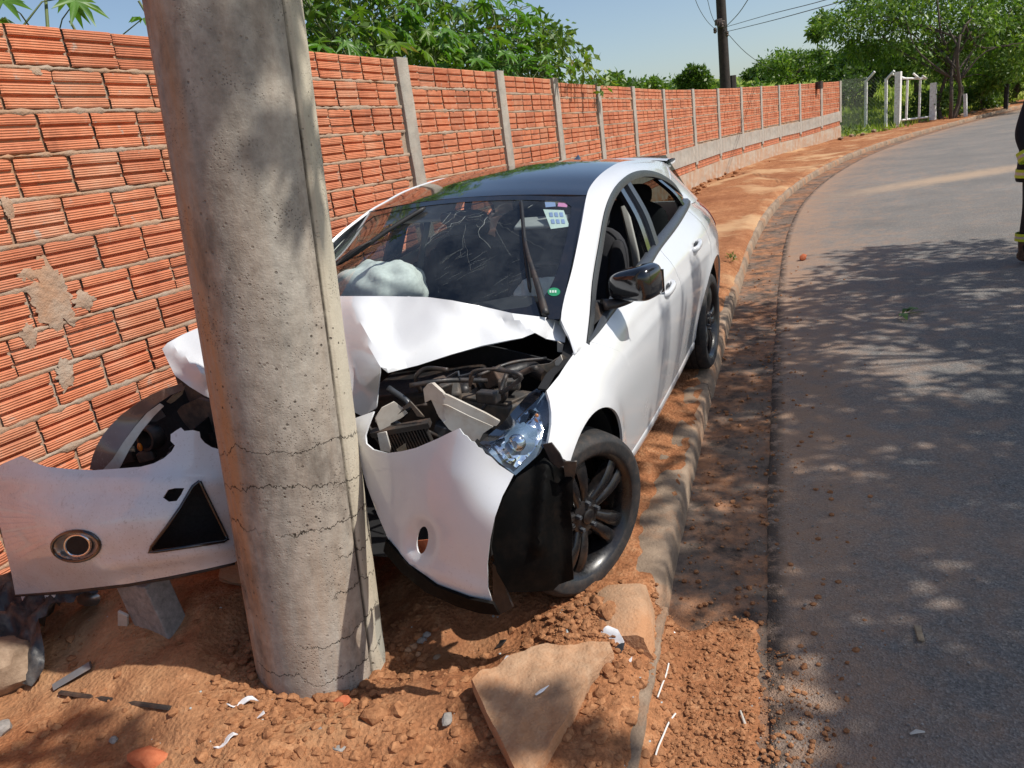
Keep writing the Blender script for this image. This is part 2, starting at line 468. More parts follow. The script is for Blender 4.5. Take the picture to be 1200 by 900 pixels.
def pole_concrete():
    t = NT("spun_concrete"); c = t.coord(); x, y, z = t.sep(c)
    n1 = t.noise(t.mapping(c, (1, 1, .45)), 3.2, 8, .66); n3 = t.noise(c, 26, 6, .7); n4 = t.noise(c, 140, 2, .6)
    col = t.ramp(n1, [(.30, (.122, .110, .096)), (.47, (.315, .290, .252)), (.66, (.52, .485, .425))])
    col = t.mix(.45, col, t.ramp(n3, [(.35, (.20, .178, .15)), (.65, (.47, .43, .365))]))
    # orange rust-earth streaks on the kerbless side, mostly low and along one flank
    ang = t.math('ARCTAN2', y, x)
    flank = t.ramp(t.math('ABSOLUTE', t.math('ADD', ang, 2.75)), [(.0, 1.0), (.55, .75), (1.0, 0.0)])
    low = t.ramp(z, [(0.0, .9), (.75, .28)])
    st = t.ramp(t.noise(t.mapping(c, (7, 7, .8)), 1.3, 6, .7), [(.40, 0.0), (.66, 1.0)])
    sf = t.math('MULTIPLY', st, t.math('MINIMUM', 1.0, t.math('ADD', t.math('MULTIPLY', flank, .95), t.math('MULTIPLY', low, .55))))
    col = t.mix(t.math('MULTIPLY', sf, .9), col, (.46, .235, .10))
    col = t.mix(t.ramp(t.noise(t.mapping(c, (1.6, 1.6, .7), loc=(4, 1, 2)), 2.6, 6, .7), [(.52, 0.0), (.66, .75)]), col, (.11, .090, .073))
    # form-seam strip down one side, its sunlit paleness mixed into the colour
    strip = t.ramp(t.math('ABSOLUTE', t.math('ADD', ang, .20)), [(.26, 1.0), (.28, 0.0)])
    col = t.mix(t.math('MULTIPLY', strip, .65), col, (.58, .52, .40))
    gr_ = t.ramp(t.math('ABSOLUTE', t.math('ADD', ang, .47)), [(.018, 1.0), (.034, 0.0)])
    gr2 = t.ramp(t.math('ABSOLUTE', t.math('ADD', ang, -.08)), [(.010, 1.0), (.022, 0.0)])
    gn = t.ramp(t.noise(t.mapping(c, (3, 3, 1.2)), 6, 5, .7), [(.3, .35), (.6, 1.0)])
    col = t.mix(t.math('MULTIPLY', t.math('MAXIMUM', gr_, gr2), gn), col, (.055, .045, .035))
    # air holes: two sizes
    dens_ = t.ramp(t.noise(c, 4.5, 4, .6), [(.44, 0.0), (.62, 1.0)])
    p1 = t.math('MULTIPLY', t.ramp(t.vor(c, 36), [(.11, 1.0), (.18, 0.0)]), dens_)
    p2 = t.math('MULTIPLY', t.ramp(t.vor(c, 120), [(.20, 1.0), (.30, 0.0)]), t.ramp(t.noise(c, 7, 3, .6), [(.50, 0.0), (.66, .7)]))
    pit = t.math('MAXIMUM', p1, p2)
    col = t.mix(t.math('MULTIPLY', pit, .8), col, (.045, .036, .028))
    # wandering cracks round the struck lower part
    wob = t.noise(t.mapping(c, (1, 1, .5)), 3.0, 8, .68)
    wob2 = t.noise(t.mapping(c, (1, 1, .3)), 13, 4, .6)
    ph = t.math('ADD', t.math('MULTIPLY', z, 7.6), t.math('ADD', t.math('MULTIPLY', wob, 2.3), t.math('MULTIPLY', wob2, .26)))
    fr = t.math('ABSOLUTE', t.math('SUBTRACT', t.math('FRACT', ph), .5))
    zone = t.math('MULTIPLY', t.ramp(z, [(.0, 1.0), (1.25, 1.0), (1.45, 0.0)]), t.ramp(t.noise(c, 2.4, 3, .5), [(.42, 0.0), (.47, 1.0)]))
    ck = t.math('MULTIPLY', t.ramp(fr, [(.006, 1.0), (.018, 0.0)]), zone)
    vcr = t.vor(t.mapping(c, (1, 1, .6), loc=(3.1, .7, 1.9)), 4.4, 'DISTANCE_TO_EDGE')
    wv = t.math('ADD', vcr, t.math('MULTIPLY', t.math('SUBTRACT', wob2, .5), .05))
    ck2 = t.math('MULTIPLY', t.math('MULTIPLY', t.ramp(wv, [(.003, 1.0), (.010, 0.0)]), zone), t.ramp(t.noise(c, 3.7, 2, .5), [(.5, 0.0), (.56, .8)]))
    crack = ck
    col = t.mix(crack, col, (.03, .024, .018))
    h = t.math('SUBTRACT', t.math('ADD', t.math('MULTIPLY', n3, .5), t.math('MULTIPLY', n4, .2)), t.math('ADD', t.math('MULTIPLY', pit, 1.0), t.math('MULTIPLY', crack, 1.2)))
    M["pole_concrete"] = t.done(t.bsdf(col, .88, 0, .2, t.bump(h, .6, .008)))
pole_concrete()

# --- ground
def soil(name, reds=1.0):
    t = NT(name); c = t.coord(); x, y, z = t.sep(c)
    n1 = t.noise(c, 1.4, 7, .65); n2 = t.noise(c, 14, 6, .7); n3 = t.noise(c, 95, 4, .7)
    col = t.ramp(n1, [(.30, (.19, .072, .032)), (.48, (.34, .142, .063)), (.62, (.43, .205, .096)), (.76, (.52, .31, .165))])
    col = t.mix(.55, col, t.ramp(n2, [(.30, (.12, .048, .023)), (.52, (.36, .155, .070)), (.72, (.55, .32, .175))]))
    gr = t.ramp(t.vor(c, 150, out='Color'), [(.0, (.75, .75, .75)), (.9, (1.15, 1.15, 1.15))])
    col = t.mix(1.0, col, gr, 'MULTIPLY')
    spk = t.ramp(t.vor(c, 70), [(.05, .8), (.09, 0.0)])
    col = t.mix(t.math('MULTIPLY', spk, t.ramp(t.noise(c, 5, 3, .5), [(.52, 0.0), (.6, 1.0)])), col, (.55, .50, .45))
    big = t.ramp(t.noise(t.mapping(c, (1, 1, 1), loc=(5, 2, 0)), .55, 5, .62), [(.38, .95), (.50, 0.0)])
    col = t.mix(big, col, t.mix(.5, col, (.20, .075, .036)))
    sand = t.ramp(t.noise(t.mapping(c, (1, 1, 1), loc=(1, 7, 0)), .7, 4, .55), [(.53, 0.0), (.64, .85)])
    col = t.mix(t.math('MULTIPLY', sand, t.ramp(t.math('MULTIPLY', y, .1), [(.30, .45), (.7, 1.0)])), col, (.52, .33, .18))
    # far verge: grass takes over beyond the wall and away from the street
    far = t.ramp(t.math('MULTIPLY', y, .01), [(.33, 0.0), (.37, 1.0)])
    gcol = t.ramp(t.noise(c, .55, 8, .7), [(.32, (.13, .19, .028)), (.5, (.21, .28, .045)), (.68, (.32, .33, .08))])
    attr = t.n("ShaderNodeAttribute"); attr.attribute_name = "grassy"
    col = t.mix(attr.outputs['Fac'], col, gcol)
    h = t.math('ADD', t.math('MULTIPLY', n2, .6), t.math('ADD', t.math('MULTIPLY', n3, .5), t.math('MULTIPLY', t.vor(c, 60), .5)))
    M[name] = t.done(t.bsdf(col, .95, 0, .12, t.bump(h, .9, .014)))
soil("soil")
def clod(name, a, b, bs=.8):
    t = NT(name); c = t.coord(); n = t.noise(c, 30, 6, .7); n2 = t.noise(c, 160, 3, .7)
    M[name] = t.done(t.bsdf(t.ramp(n, [(.3, a), (.7, b)]), .95, 0, .15, t.bump(t.math('ADD', n, n2), bs, .004)))
clod("clod", (.17, .066, .029), (.46, .225, .108))
clod("stone_grey", (.16, .15, .14), (.36, .33, .30), .5)
clod("stone_brown", (.20, .135, .09), (.36, .26, .18), .5)
clod("rotten_wood", (.16, .12, .08), (.34, .27, .19), .7)
clod("brick_rubble", (.36, .09, .04), (.52, .17, .08), .6)

def asphalt():
    t = NT("asphalt"); c = t.coord()
    at = t.n("ShaderNodeAttribute"); at.attribute_name = "edge"    # metres out from the gutter
    u = at.outputs['Fac']
    n1 = t.noise(c, .8, 7, .62); n2 = t.noise(c, 6, 6, .68); n3 = t.noise(c, 160, 3, .7)
    col = t.ramp(n1, [(.3, (.165, .154, .142)), (.7, (.225, .211, .194))])
    agg = t.ramp(t.vor(c, 140, out='Color'), [(.1, (.55, .55, .55)), (.6, (1, 1, 1)), (.95, (1.7, 1.65, 1.6))])
    col = t.mix(.8, col, t.mix(1.0, col, agg, 'MULTIPLY'))
    near = t.ramp(u, [(0.0, 1.0), (.25, .62), (1.0, .0)])
    near = t.ramp(t.math('MULTIPLY', u, .22), [(0.0, 1.0), (.12, .50), (.34, .20), (.85, .10)])
    dn = t.math('ADD', t.math('MULTIPLY', n2, .65), t.math('MULTIPLY', n1, .35))
    dust = t.ramp(t.math('ADD', dn, t.math('MULTIPLY', near, .34)), [(.56, 0.0), (.86, .80)])
    col = t.mix(dust, col, (.37, .225, .14))
    seam = t.math('MULTIPLY', t.ramp(u, [(.0, 1.0), (.05, .8), (.10, 0.0)]), t.ramp(t.noise(c, 12, 5, .7), [(.40, 0.0), (.52, .95)]))
    col = t.mix(seam, col, (.035, .030, .027))
    # sand washed across the carriageway by the bend
    px_, py_, pz_ = t.sep(c)
    dx_ = t.math('MULTIPLY', t.math('SUBTRACT', px_, 8.6), .34); dy_ = t.math('MULTIPLY', t.math('SUBTRACT', t.math('SUBTRACT', py_, 14.4), t.math('MULTIPLY', t.math('SUBTRACT', px_, 8.6), .1)), 1.3)
    rr_ = t.math('ADD', t.math('SQRT', t.math('ADD', t.math('MULTIPLY', dx_, dx_), t.math('MULTIPLY', dy_, dy_))), t.math('MULTIPLY', t.math('SUBTRACT', n2, .5), 1.6))
    col = t.mix(t.ramp(rr_, [(.25, .75), (1.0, 0.0)]), col, (.46, .33, .22))
    fleck = t.ramp(t.vor(c, 34), [(.030, .9), (.045, 0.0)])
    col = t.mix(t.math('MULTIPLY', fleck, t.ramp(t.noise(c, 9, 2, .5), [(.56, 0.0), (.6, .8)])), col, (.42, .40, .37))
    h = t.math('ADD', t.math('MULTIPLY', n3, .6), t.vor(c, 140))
    M["asphalt"] = t.done(t.bsdf(col, .88, 0, .25, t.bump(h, .8, .006)))
asphalt()
def gutter():
    t = NT("gutter_concrete"); c = t.coord()
    n1 = t.noise(c, 2.2, 7, .66); n2 = t.noise(c, 11, 6, .7); n3 = t.noise(c, 110, 3, .7)
    col = t.ramp(n2, [(.3, (.12, .090, .070)), (.7, (.24, .18, .14))])
    d = t.ramp(t.math('ADD', t.math('MULTIPLY', n1, .7), t.math('MULTIPLY', n2, .35)), [(.46, 0.0), (.60, 1.0)])
    col = t.mix(d, col, t.ramp(n2, [(.3, (.20, .085, .042)), (.7, (.42, .215, .115))]))
    col = t.mix(t.ramp(t.noise(c, 5, 6, .75), [(.50, 0.0), (.62, .85)]), col, (.055, .045, .038))
    M["gutter"] = t.done(t.bsdf(col, .93, 0, .15, t.bump(t.math('ADD', n2, n3), .8, .008)))
gutter()

# --- plants, wood, cloth
def leaf(name, a, b, c2, tr=.35):
    t = NT(name); oi = t.n("ShaderNodeNewGeometry"); c = t.coord()
    rnd = oi.outputs['Random Per Island']
    col = t.ramp(rnd, [(0, a), (.55, b), (.92, c2), (1.0, tuple(min(1, q * 1.5) for q in c2))])
    col = t.mix(1.0, col, t.ramp(t.noise(c, 1.3, 3, .5), [(.3, (.72, .75, .7)), (.7, (1.2, 1.18, 1.1))]), 'MULTIPLY')
    b_ = t.bsdf(col, .42, 0, .4)
    tl = t.n("ShaderNodeBsdfTranslucent"); t.l(t.mix(1.0, col, (1.3, 1.5, .5), 'MULTIPLY'), tl.inputs[0])
    mx = t.n("ShaderNodeMixShader"); mx.inputs[0].default_value = tr
    t.l(b_.outputs[0], mx.inputs[1]); t.l(tl.outputs[0], mx.inputs[2]); t.l(mx.outputs[0], t.out.inputs[0])
    M[name] = t.m
leaf("leaf_castor", (.050, .125, .020), (.095, .215, .036), (.18, .28, .06))
leaf("leaf_bright", (.070, .140, .020), (.130, .225, .036), (.21, .28, .06))
leaf("leaf_mid", (.045, .095, .017), (.085, .155, .028), (.15, .21, .05))
leaf("leaf_dark", (.038, .082, .018), (.070, .130, .028), (.12, .18, .046))
leaf("leaf_dry", (.12, .11, .03), (.20, .16, .05), (.25, .17, .06))
leaf("grass_blade", (.15, .22, .034), (.24, .31, .05), (.34, .36, .10))
simple("bark", (.085, .065, .048), .9, var=.4, bumps=.6, scale=14)
simple("bark_pale", (.20, .165, .125), .9, var=.3, bumps=.6, scale=14)
simple("stem_green", (.10, .13, .04), .6, var=.2)
simple("pole_wood", (.030, .022, .018), .85, var=.4, bumps=.5, scale=6)
simple("whitewash", (.80, .79, .76), .8, var=.12, bumps=.3, scale=7, dust=(.32, .20, .13), dust_amt=.5)
simple("wire_dark", (.03, .03, .032), .5)
simple("mesh_wire", (.10, .105, .10), .6, .3)
simple("bunker_cloth", (.012, .012, .014), .9, bumps=.5, scale=40)
simple("reflective_lime", (.55, .68, .04), .5)
simple("reflective_silver", (.45, .46, .46), .35, .4)
simple("skin", (.36, .19, .12), .5)
simple("boot_black", (.02, .018, .016), .5, dust=(.30, .2, .13), dust_amt=.5)
simple("helmet_red", (.30, .02, .015), .3, 0, .5)
simple("plastic_sheet", (.022, .023, .026), .38, var=.35, bumps=.4, scale=8, dust=(.28, .24, .20), dust_amt=.45)
simple("white_cord", (.68, .66, .62), .6)
simple("dark_iron", (.05, .045, .042), .6, .5, dust=(.28, .16, .10), dust_amt=.6)
simple("grey_steel_bar", (.20, .21, .22), .45, .5, dust=(.28, .18, .12), dust_amt=.5)
# ------------------------------------------------------------------ street line: kerb path from surveyed points
KPX = [(735, 900), (755, 800), (775, 700), (795, 600), (812, 520), (840, 420), (862, 340), (880, 270), (908, 230), (945, 204), (1000, 176), (1050, 161), (1117, 142), (1200, 121)]
kp = [ground_at(px, py, 0.0)[:2] for px, py in KPX]
d0 = (kp[1] - kp[0]); d0 /= np.linalg.norm(d0)
d1 = (kp[-1] - kp[-2]); d1 /= np.linalg.norm(d1)
kp = [kp[0] - d0 * 30, kp[0] - d0 * 8, kp[0] - d0 * 1.5] + kp + [kp[-1] + d1 * 10 + np.array([1.5, 0]), kp[-1] + d1 * 40 + np.array([14, 0]), kp[-1] + d1 * 90 + np.array([60, 0])]
# light smoothing so the survey jitter does not wobble the kerb
kq = [np.array(p) for p in kp]
for _ in range(2):
    kq = [kq[0]] + [kq[i] * .6 + (kq[i-1] + kq[i+1]) * .2 if 4 < i < len(kq) - 2 else kq[i] for i in range(1, len(kq) - 1)] + [kq[-1]]
PATH = crv(kq, 1400)
PT = np.gradient(PATH, axis=0); PT /= np.linalg.norm(PT, axis=1)[:, None]
PN = np.stack([PT[:, 1], -PT[:, 0]], 1)             # towards the road
PS = np.r_[0, np.cumsum(np.linalg.norm(np.diff(PATH, axis=0), axis=1))]
def path_at(s):
    s = float(np.clip(s, 0, PS[-1])); i = min(int(np.searchsorted(PS, s, side='right')) - 1, len(PS) - 2); t = (s - PS[i]) / (PS[i+1] - PS[i])
    return PATH[i] * (1 - t) + PATH[i+1] * t, PT[i], PN[i]
def path_uv(x, y):
    d = (PATH[:, 0] - x) ** 2 + (PATH[:, 1] - y) ** 2; i = int(d.argmin())
    e = np.array([x, y]) - PATH[i]
    return float(e @ PN[i]), PS[i] + float(e @ PT[i])
S0 = path_uv(*ground_at(775, 700)[:2])[1]           # where the standing kerb begins

def mound(x, y, cx, cy, rx, ry, h, ang=0):
    c, s = math.cos(ang), math.sin(ang); dx, dy = x - cx, y - cy
    a, b = (dx * c + dy * s) / rx, (-dx * s + dy * c) / ry
    return h * math.exp(-(a * a + b * b))
PX, PY = -0.838, 2.447                              # the struck pole
def soil_z(x, y, u, s):
    z = elev(y)
    rag = .16 * noise.noise((u * 6, y * 4, 5.5)) + .05
    if u < -.02 or (s < S0 + rag and u < .352 + .012 * noise.noise((x * 17, y * 17, 2.0))):
        near = 1.0 if (-3.5 < x < 2.6 and 0.5 < y < 9) else 0.35
        b = .020 * fbm((x * 2.2, y * 2.2, .3), 4)
        if near == 1.0:
            b += .024 * fbm((x * 3.6, y * 3.6, 11.0), 2) - .022 * max(0, noise.noise((x * 5.5, y * 5.5, 21.0)) - .15)
            b += .014 * fbm((x * 8, y * 8, 1.7), 2) + .006 * abs(noise.noise((x * 19, y * 19, 4.2)))
        z += b * (1 if u < -.25 else .7)
        r = math.hypot(x - PX, y - PY)
        z += -.050 * math.exp(-((r - .27) / .11) ** 2) + .020 * math.exp(-((r - .46) / .10) ** 2) * (.55 + .45 * math.sin(3 * math.atan2(y - PY, x - PX) + 1)) - .05 * math.exp(-(r / .22) ** 4)
        z += mound(x, y, -1.42, 2.80, .62, .30, .13, -.35) + mound(x, y, -1.15, 2.28, .5, .22, .05, -.3)
        z += .009 * abs(noise.noise((x * 14, y * 14, 8.2))) * near
        z += mound(x, y, .16, 2.40, .22, .16, .055, .9)
        z -= mound(x, y, -.30, 2.42, .26, .16, .07, .2) + mound(x, y, -1.95, 2.45, .35, .35, .05)
        # verge earth piled against the wall further up
        z += mound(x, y, 2.2, 9.4, 1.0, 2.4, .12, -.42) + mound(x, y, 5.6, 17.2, .9, 5, .12, -.5)
        if u < -.02 and s > S0: z += (.020 + .016 * noise.noise((x * 6, y * 6, 9.0))) * max(0, 1 - ((u + .21) / .10) ** 2)
        if u > -.10 and s <= S0 + .3:
            t = min(1, (u + .10) / .22); t = t * t * (3 - 2 * t)
            z = z * (1 - t) + (elev(y) - .105 + .012 * fbm((x * 14, y * 14, 2.2), 4)) * t
        return z
    if u < 8.2: return z - .30
    if u < 9.0: return z - .30 + .36 * (u - 8.2) / .8
    return z + .06

SLP = [(553,796),(566,786),(575,783),(600,768),(641,752),(660,757),(690,751),(714,752),(718,764),(702,776),(690,790),(676,815),(662,843),(648,866),(636,884),(625,902),(604,902),(590,872),(572,838)]
ZSLAB = .078
def slab_pt(a, b, dz=0.0):
    r = ray(a, b); p = CAM + r * ((ZSLAB - CAM[2]) / r[2]); tilt = -.06 * p[0] + .06 * (p[1] - 2.0)
    p = CAM + r * ((ZSLAB + tilt - CAM[2]) / r[2]); return np.array([p[0], p[1], p[2] + dz])
SLW = [tuple(slab_pt(a, b)[:2]) for a, b in SLP]; SLX0, SLX1 = min(q[0] for q in SLW), max(q[0] for q in SLW); SLY0, SLY1 = min(q[1] for q in SLW), max(q[1] for q in SLW)
_soil0 = soil_z
def soil_z(x, y, u, s):
    z = _soil0(x, y, u, s)
    if SLX0 < x < SLX1 and SLY0 < y < SLY1 and inpoly(x, y, SLW): z = min(z, ZSLAB - .06 * x + .06 * (y - 2.0) - .03)
    return z
def hill(x, y, u):
    """land beyond the lot: rises away from the street"""
    r = 0.0
    if u < -3.0 and y > 36: r += .05 * min(-u - 3, 60) + .055 * min(max(0, y - 36), 24)
    if y > 60: r += .010 * (y - 60)
    return r
def axis(lo, hi, a, b, step, growth):
    pts = list(np.arange(a, b, step)); g = step; p = pts[-1]
    while p < hi: g *= growth; p += g; pts.append(p)
    g = step; p = a; pre = []
    while p > lo: g *= growth; p -= g; pre.append(p)
    return pre[::-1] + pts
gx = axis(-420, 420, -2.4, 1.0, .02, 1.10); gy = axis(-60, 600, 1.55, 3.3, .018, 1.045)
gv, ga = [], []
for y in gy:
    for x in gx:
        u, s = path_uv(x, y) if (-60 < x < 90 and y < 110) else (-40.0 if x < 60 else 40.0, 50.0)
        z = soil_z(x, y, u, s) + hill(x, y, u)
        if -2.4 < u < 1.5 and y > 4.6 and s > S0 + 2.2: z -= .16          # the verge strip below lies here
        gv.append((x, y, z))
        g = 0.0
        if y > 33.5 and u < -1.6: g = min(1, (-u - 1.6) / 1.2)
        if u > 10: g = 1.0
        if y > 70: g = 1.0
        ga.append(g)
nx = len(gx)
gf = [(j * nx + i, j * nx + i + 1, (j + 1) * nx + i + 1, (j + 1) * nx + i) for j in range(len(gy) - 1) for i in range(nx - 1)]
me = make_mesh("ground", gv, gf, M["soil"], True, None)
at = me.attributes.new("grassy", 'FLOAT', 'POINT'); at.data.foreach_set('value', ga)
link("ground", me, kind='structure')
def soil_h(x, y):
    u, s = path_uv(x, y); return soil_z(x, y, u, s) + hill(x, y, u)

# verge strip between wall foot and kerb, meshed along the kerb line
rows = []
for s in np.r_[np.arange(S0 + 1.9, S0 + 14, .07), np.arange(S0 + 14, S0 + 45, .22), np.arange(S0 + 45, PS[-1] - 2, .8)]:
    p, t, n = path_at(s); r = []
    for u in (-2.75, -2.3, -1.9, -1.6, -1.35, -1.1, -.9, -.72, -.56, -.42, -.32, -.25, -.20, -.16, -.125, -.09, -.06, -.03):
        q = p + n * u; near_ = min(1, max(0, (s - S0 - 1.9) / .5)); w_ = min(1, max(0, (-2.0 - u) / .7))
        z = soil_z(q[0], q[1], u, s) + hill(q[0], q[1], u) + .006 + .055 * fbm((q[0] * 1.6, q[1] * 1.6, 6.0), 4) * min(1, -u) - .03 * (1 - near_) - .05 * w_
        if u > -.08: z -= .05 * (u + .08) / .05
        r.append((q[0], q[1], z))
    rows.append(r)
mobj("verge", outward(grid(rows), (0, 0, 1)), M["soil"], None, True, None, kind='structure')

# road: one sheet following the kerb
GUT = .36
def road_z(u, y): return elev(y) - .118 + .016 * min(max(u - GUT, 0), 4.0) - .016 * max(0, u - 4.4)
ss = np.r_[np.arange(4, S0 + 16, .06), np.arange(S0 + 16, PS[-1] - 1, .5)]
us = [GUT + 0.0] + [GUT + .02, GUT + .05, .5, .6, .75, 1, 1.3, 1.7, 2.2, 3, 4, 5, 6, 7, 8.0]
rv, ra, rf = [], [], []
for s in ss:
    p, t, n = path_at(s)
    ed = GUT + .025 * noise.noise((s * 3.1, .5, 0)) + .012 * noise.noise((s * 19, 3.5, 0))
    for k, u in enumerate(us):
        uu = max(u, ed) if k else ed
        if k and u < ed + .015: uu = ed + .012 * k
        q = p + n * uu
        z = road_z(uu, q[1]) + .006 + (0.003 * noise.noise((q[0] * 3, q[1] * 3, 0)) if k else -.03) + (.004 * noise.noise((s * 25, uu * 25, 1)) if k < 5 else 0)
        rv.append((q[0], q[1], z)); ra.append(uu - GUT)
nu = len(us)
rf = [(i * nu + k, i * nu + k + 1, (i + 1) * nu + k + 1, (i + 1) * nu + k) for i in range(len(ss) - 1) for k in range(nu - 1)]
me = make_mesh("road", rv, rf, M["asphalt"], True, None)
at = me.attributes.new("edge", 'FLOAT', 'POINT'); at.data.foreach_set('value', ra)
link("road", me, kind='structure')

rows = []
for s in ss:
    p, t, n = path_at(s); r = []
    for u in (-.02, .03, .09, .16, .24, .32, .42):
        q = p + n * u
        r.append((q[0], q[1], elev(q[1]) - .122 + .006 * fbm((q[0] * 7, q[1] * 7, 0), 3) + .012 * abs(u - .2)))
    rows.append(r)
mobj("gutter", outward(grid(rows), (0, 0, 1)), M["gutter"], None, True, None, kind='structure')

# kerb: standing stones from the broken end up the street
kerb = empty("kerb", (*path_at(S0 + .1)[0], elev(3.0)), kind='structure')
def stone_mesh(sa, L, seed, broken=0):
    """one length of cast kerb, following the street line, rounded towards the gutter"""
    n = max(6, int(L / .07)); rws = []
    for i in range(n + 1):
        d = L * i / n; p, t, nn = path_at(sa + d); ze = elev(p[1]) + .008
        j = lambda k: .004 * noise.noise((d * 5 + seed * 5.1, k * 3.3, seed)) + .004 * noise.noise((d * 19 + seed * 5.1, k * 3.3, seed))
        e = .010 if i in (0, n) else 0.0
        cut = broken * max(0, 1 - d / .14) * (.035 + .05 * noise.noise((seed, d * 30, 2)))
        prof = [(.010 + e, -.26), (.008 - e + j(1), -.115), (-.002 - e + j(2), -.035 - cut), (-.012, -.014 + j(3) - cut - e), (-.034, -.003 + j(4) - cut - e), (-.10, .002 + j(5) - cut - e), (-.155, j(6) - cut - e), (-.188 + e, -.012 + j(7) - cut - e), (-.198 + e, -.06), (-.20, -.26)]
        rws.append([(p[0] + nn[0] * y, p[1] + nn[1] * y, ze + z) for y, z in prof])
    V, Fc = grid(rws); m_ = len(rws[0])
    Fc += [tuple(range(m_)), tuple(reversed(range(n * m_, (n + 1) * m_)))]
    V = [(v[0] - kerb.location.x, v[1] - kerb.location.y, v[2] - kerb.location.z) for v in V]
    return outward((V, Fc), (0, 0, 1))
sk = S0 + .02; k = 0
while sk < PS[-1] - 60 and k < 26:
    L = 2.35 if k == 0 else rng.uniform(2.3, 2.9)
    mobj("kerb_stone", stone_mesh(sk, L - .012, k, 1 if k == 0 else 0), M["kerb_concrete"], kerb, True, 50)
    sk += L; k += 1

# ------------------------------------------------------------------ brick wall
WD = np.array([.4245, .9054]); WD /= np.linalg.norm(WD); WN = np.array([WD[1], -WD[0]])
W0 = np.array([-2.166, 4.064])
nodes = [(W0 + WD * s) for s in (-3.2, 3.7, 5.88, 7.74, 9.74, 11.96, 14.56)]
for px in (814, 843, 870, 893, 914, 938, 963, 985):
    r = ray(px, 150)[:2]; r /= np.linalg.norm(r); a = nodes[-1]; step = 2.35
    b_ = r @ a; disc = b_ * b_ - (a @ a - step * step)
    nodes.append(r * (b_ + math.sqrt(max(disc, 0))) if disc > 0 else a + WD * step)
top_px = {7: (814, 104.5), 8: (843, 104), 9: (870, 102), 10: (893, 101), 11: (914, 100), 12: (938, 98), 13: (963, 97), 14: (985, 95)}
def z_at(px, py, P):
    r = ray(px, py); return CAM_Z + r[2] * np.linalg.norm(P) / np.linalg.norm(r[:2])
ztop = [2.58, 2.54, 2.51, 2.47, 2.47, 2.46, 2.46] + [z_at(*top_px[i], nodes[i]) for i in range(7, 15)]
base_px = {8: (844, 208), 10: (893, 190), 12: (938, 176), 14: (985, 160)}
bi = sorted(base_px); bz = [z_at(*base_px[i], nodes[i]) for i in bi]
zbase = [float(np.interp(i, [0, 3] + bi, [-.02, .03] + bz)) for i in range(15)]
wall = empty("brick_wall", (W0[0], W0[1], .03), label="long orange hollow-brick wall with concrete posts running up the verge", cat="wall")
WI = Matrix.Translation(-Vector(wall.location))
def place(o, mw):
    o.parent = wall; o.matrix_parent_inverse = WI; o.matrix_basis = mw; return o
def bay_frame(a, b, z=0.0):
    t = (b - a) / np.linalg.norm(b - a); n = np.array([t[1], -t[0]])
    return Matrix(((t[0], -n[0], 0, a[0]), (t[1], -n[1], 0, a[1]), (0, 0, 1, z), (0, 0, 0, 1))), t, n   # local x along, -y to the street
BH, BL, BP, BV = .182, .290, .305, .205
def brick_vf(L, seed):
    """hollow brick lying on its side: three ribbed bands with deep grooves between them, chipped ends"""
    r2 = random.Random(seed); g = .015; bnd = (BH - 2 * g) / 3
    zz = []; z = -BH / 2
    for k in range(3):
        zz += [(0.004, z), (0, z + .005), (0, z + bnd - .005), (0.004, z + bnd)] if k in (0, 2) else [(0.003, z), (0, z + .004), (0, z + bnd - .004), (.003, z + bnd)]
        z += bnd
        if k < 2: zz += [(.018, z + .002), (.018, z + g - .002)]; z += g
    rws = []
    for x in (-L / 2, -L / 2 + .012, L / 2 - .014, L / 2):
        e = .006 if abs(x) == L / 2 else 0
        rws.append([(x + (r2.uniform(-.004, .004) if e else 0), d + e, q) for d, q in zz] + [(x, .06, BH / 2), (x, .06, -BH / 2)])
    V, Fc = grid(rws, closed=True); m_ = len(rws[0])
    return outward((V, Fc), (0, -1, 0)) if False else (V, Fc)
variants = []
for q in range(6):
    vf = brick_vf(BL, q)
    # make the normals face out of the wall (-y)
    a, b, c = (Vector(vf[0][i]) for i in vf[1][1][:3])
    if (b - a).cross(c - a).y > 0: vf = (vf[0], [tuple(reversed(f)) for f in vf[1]])
    variants.append((vf, make_mesh("brick", vf[0], vf[1], M["brick"], False)))
bricks = []           # (score, variant, matrix)
beds = []
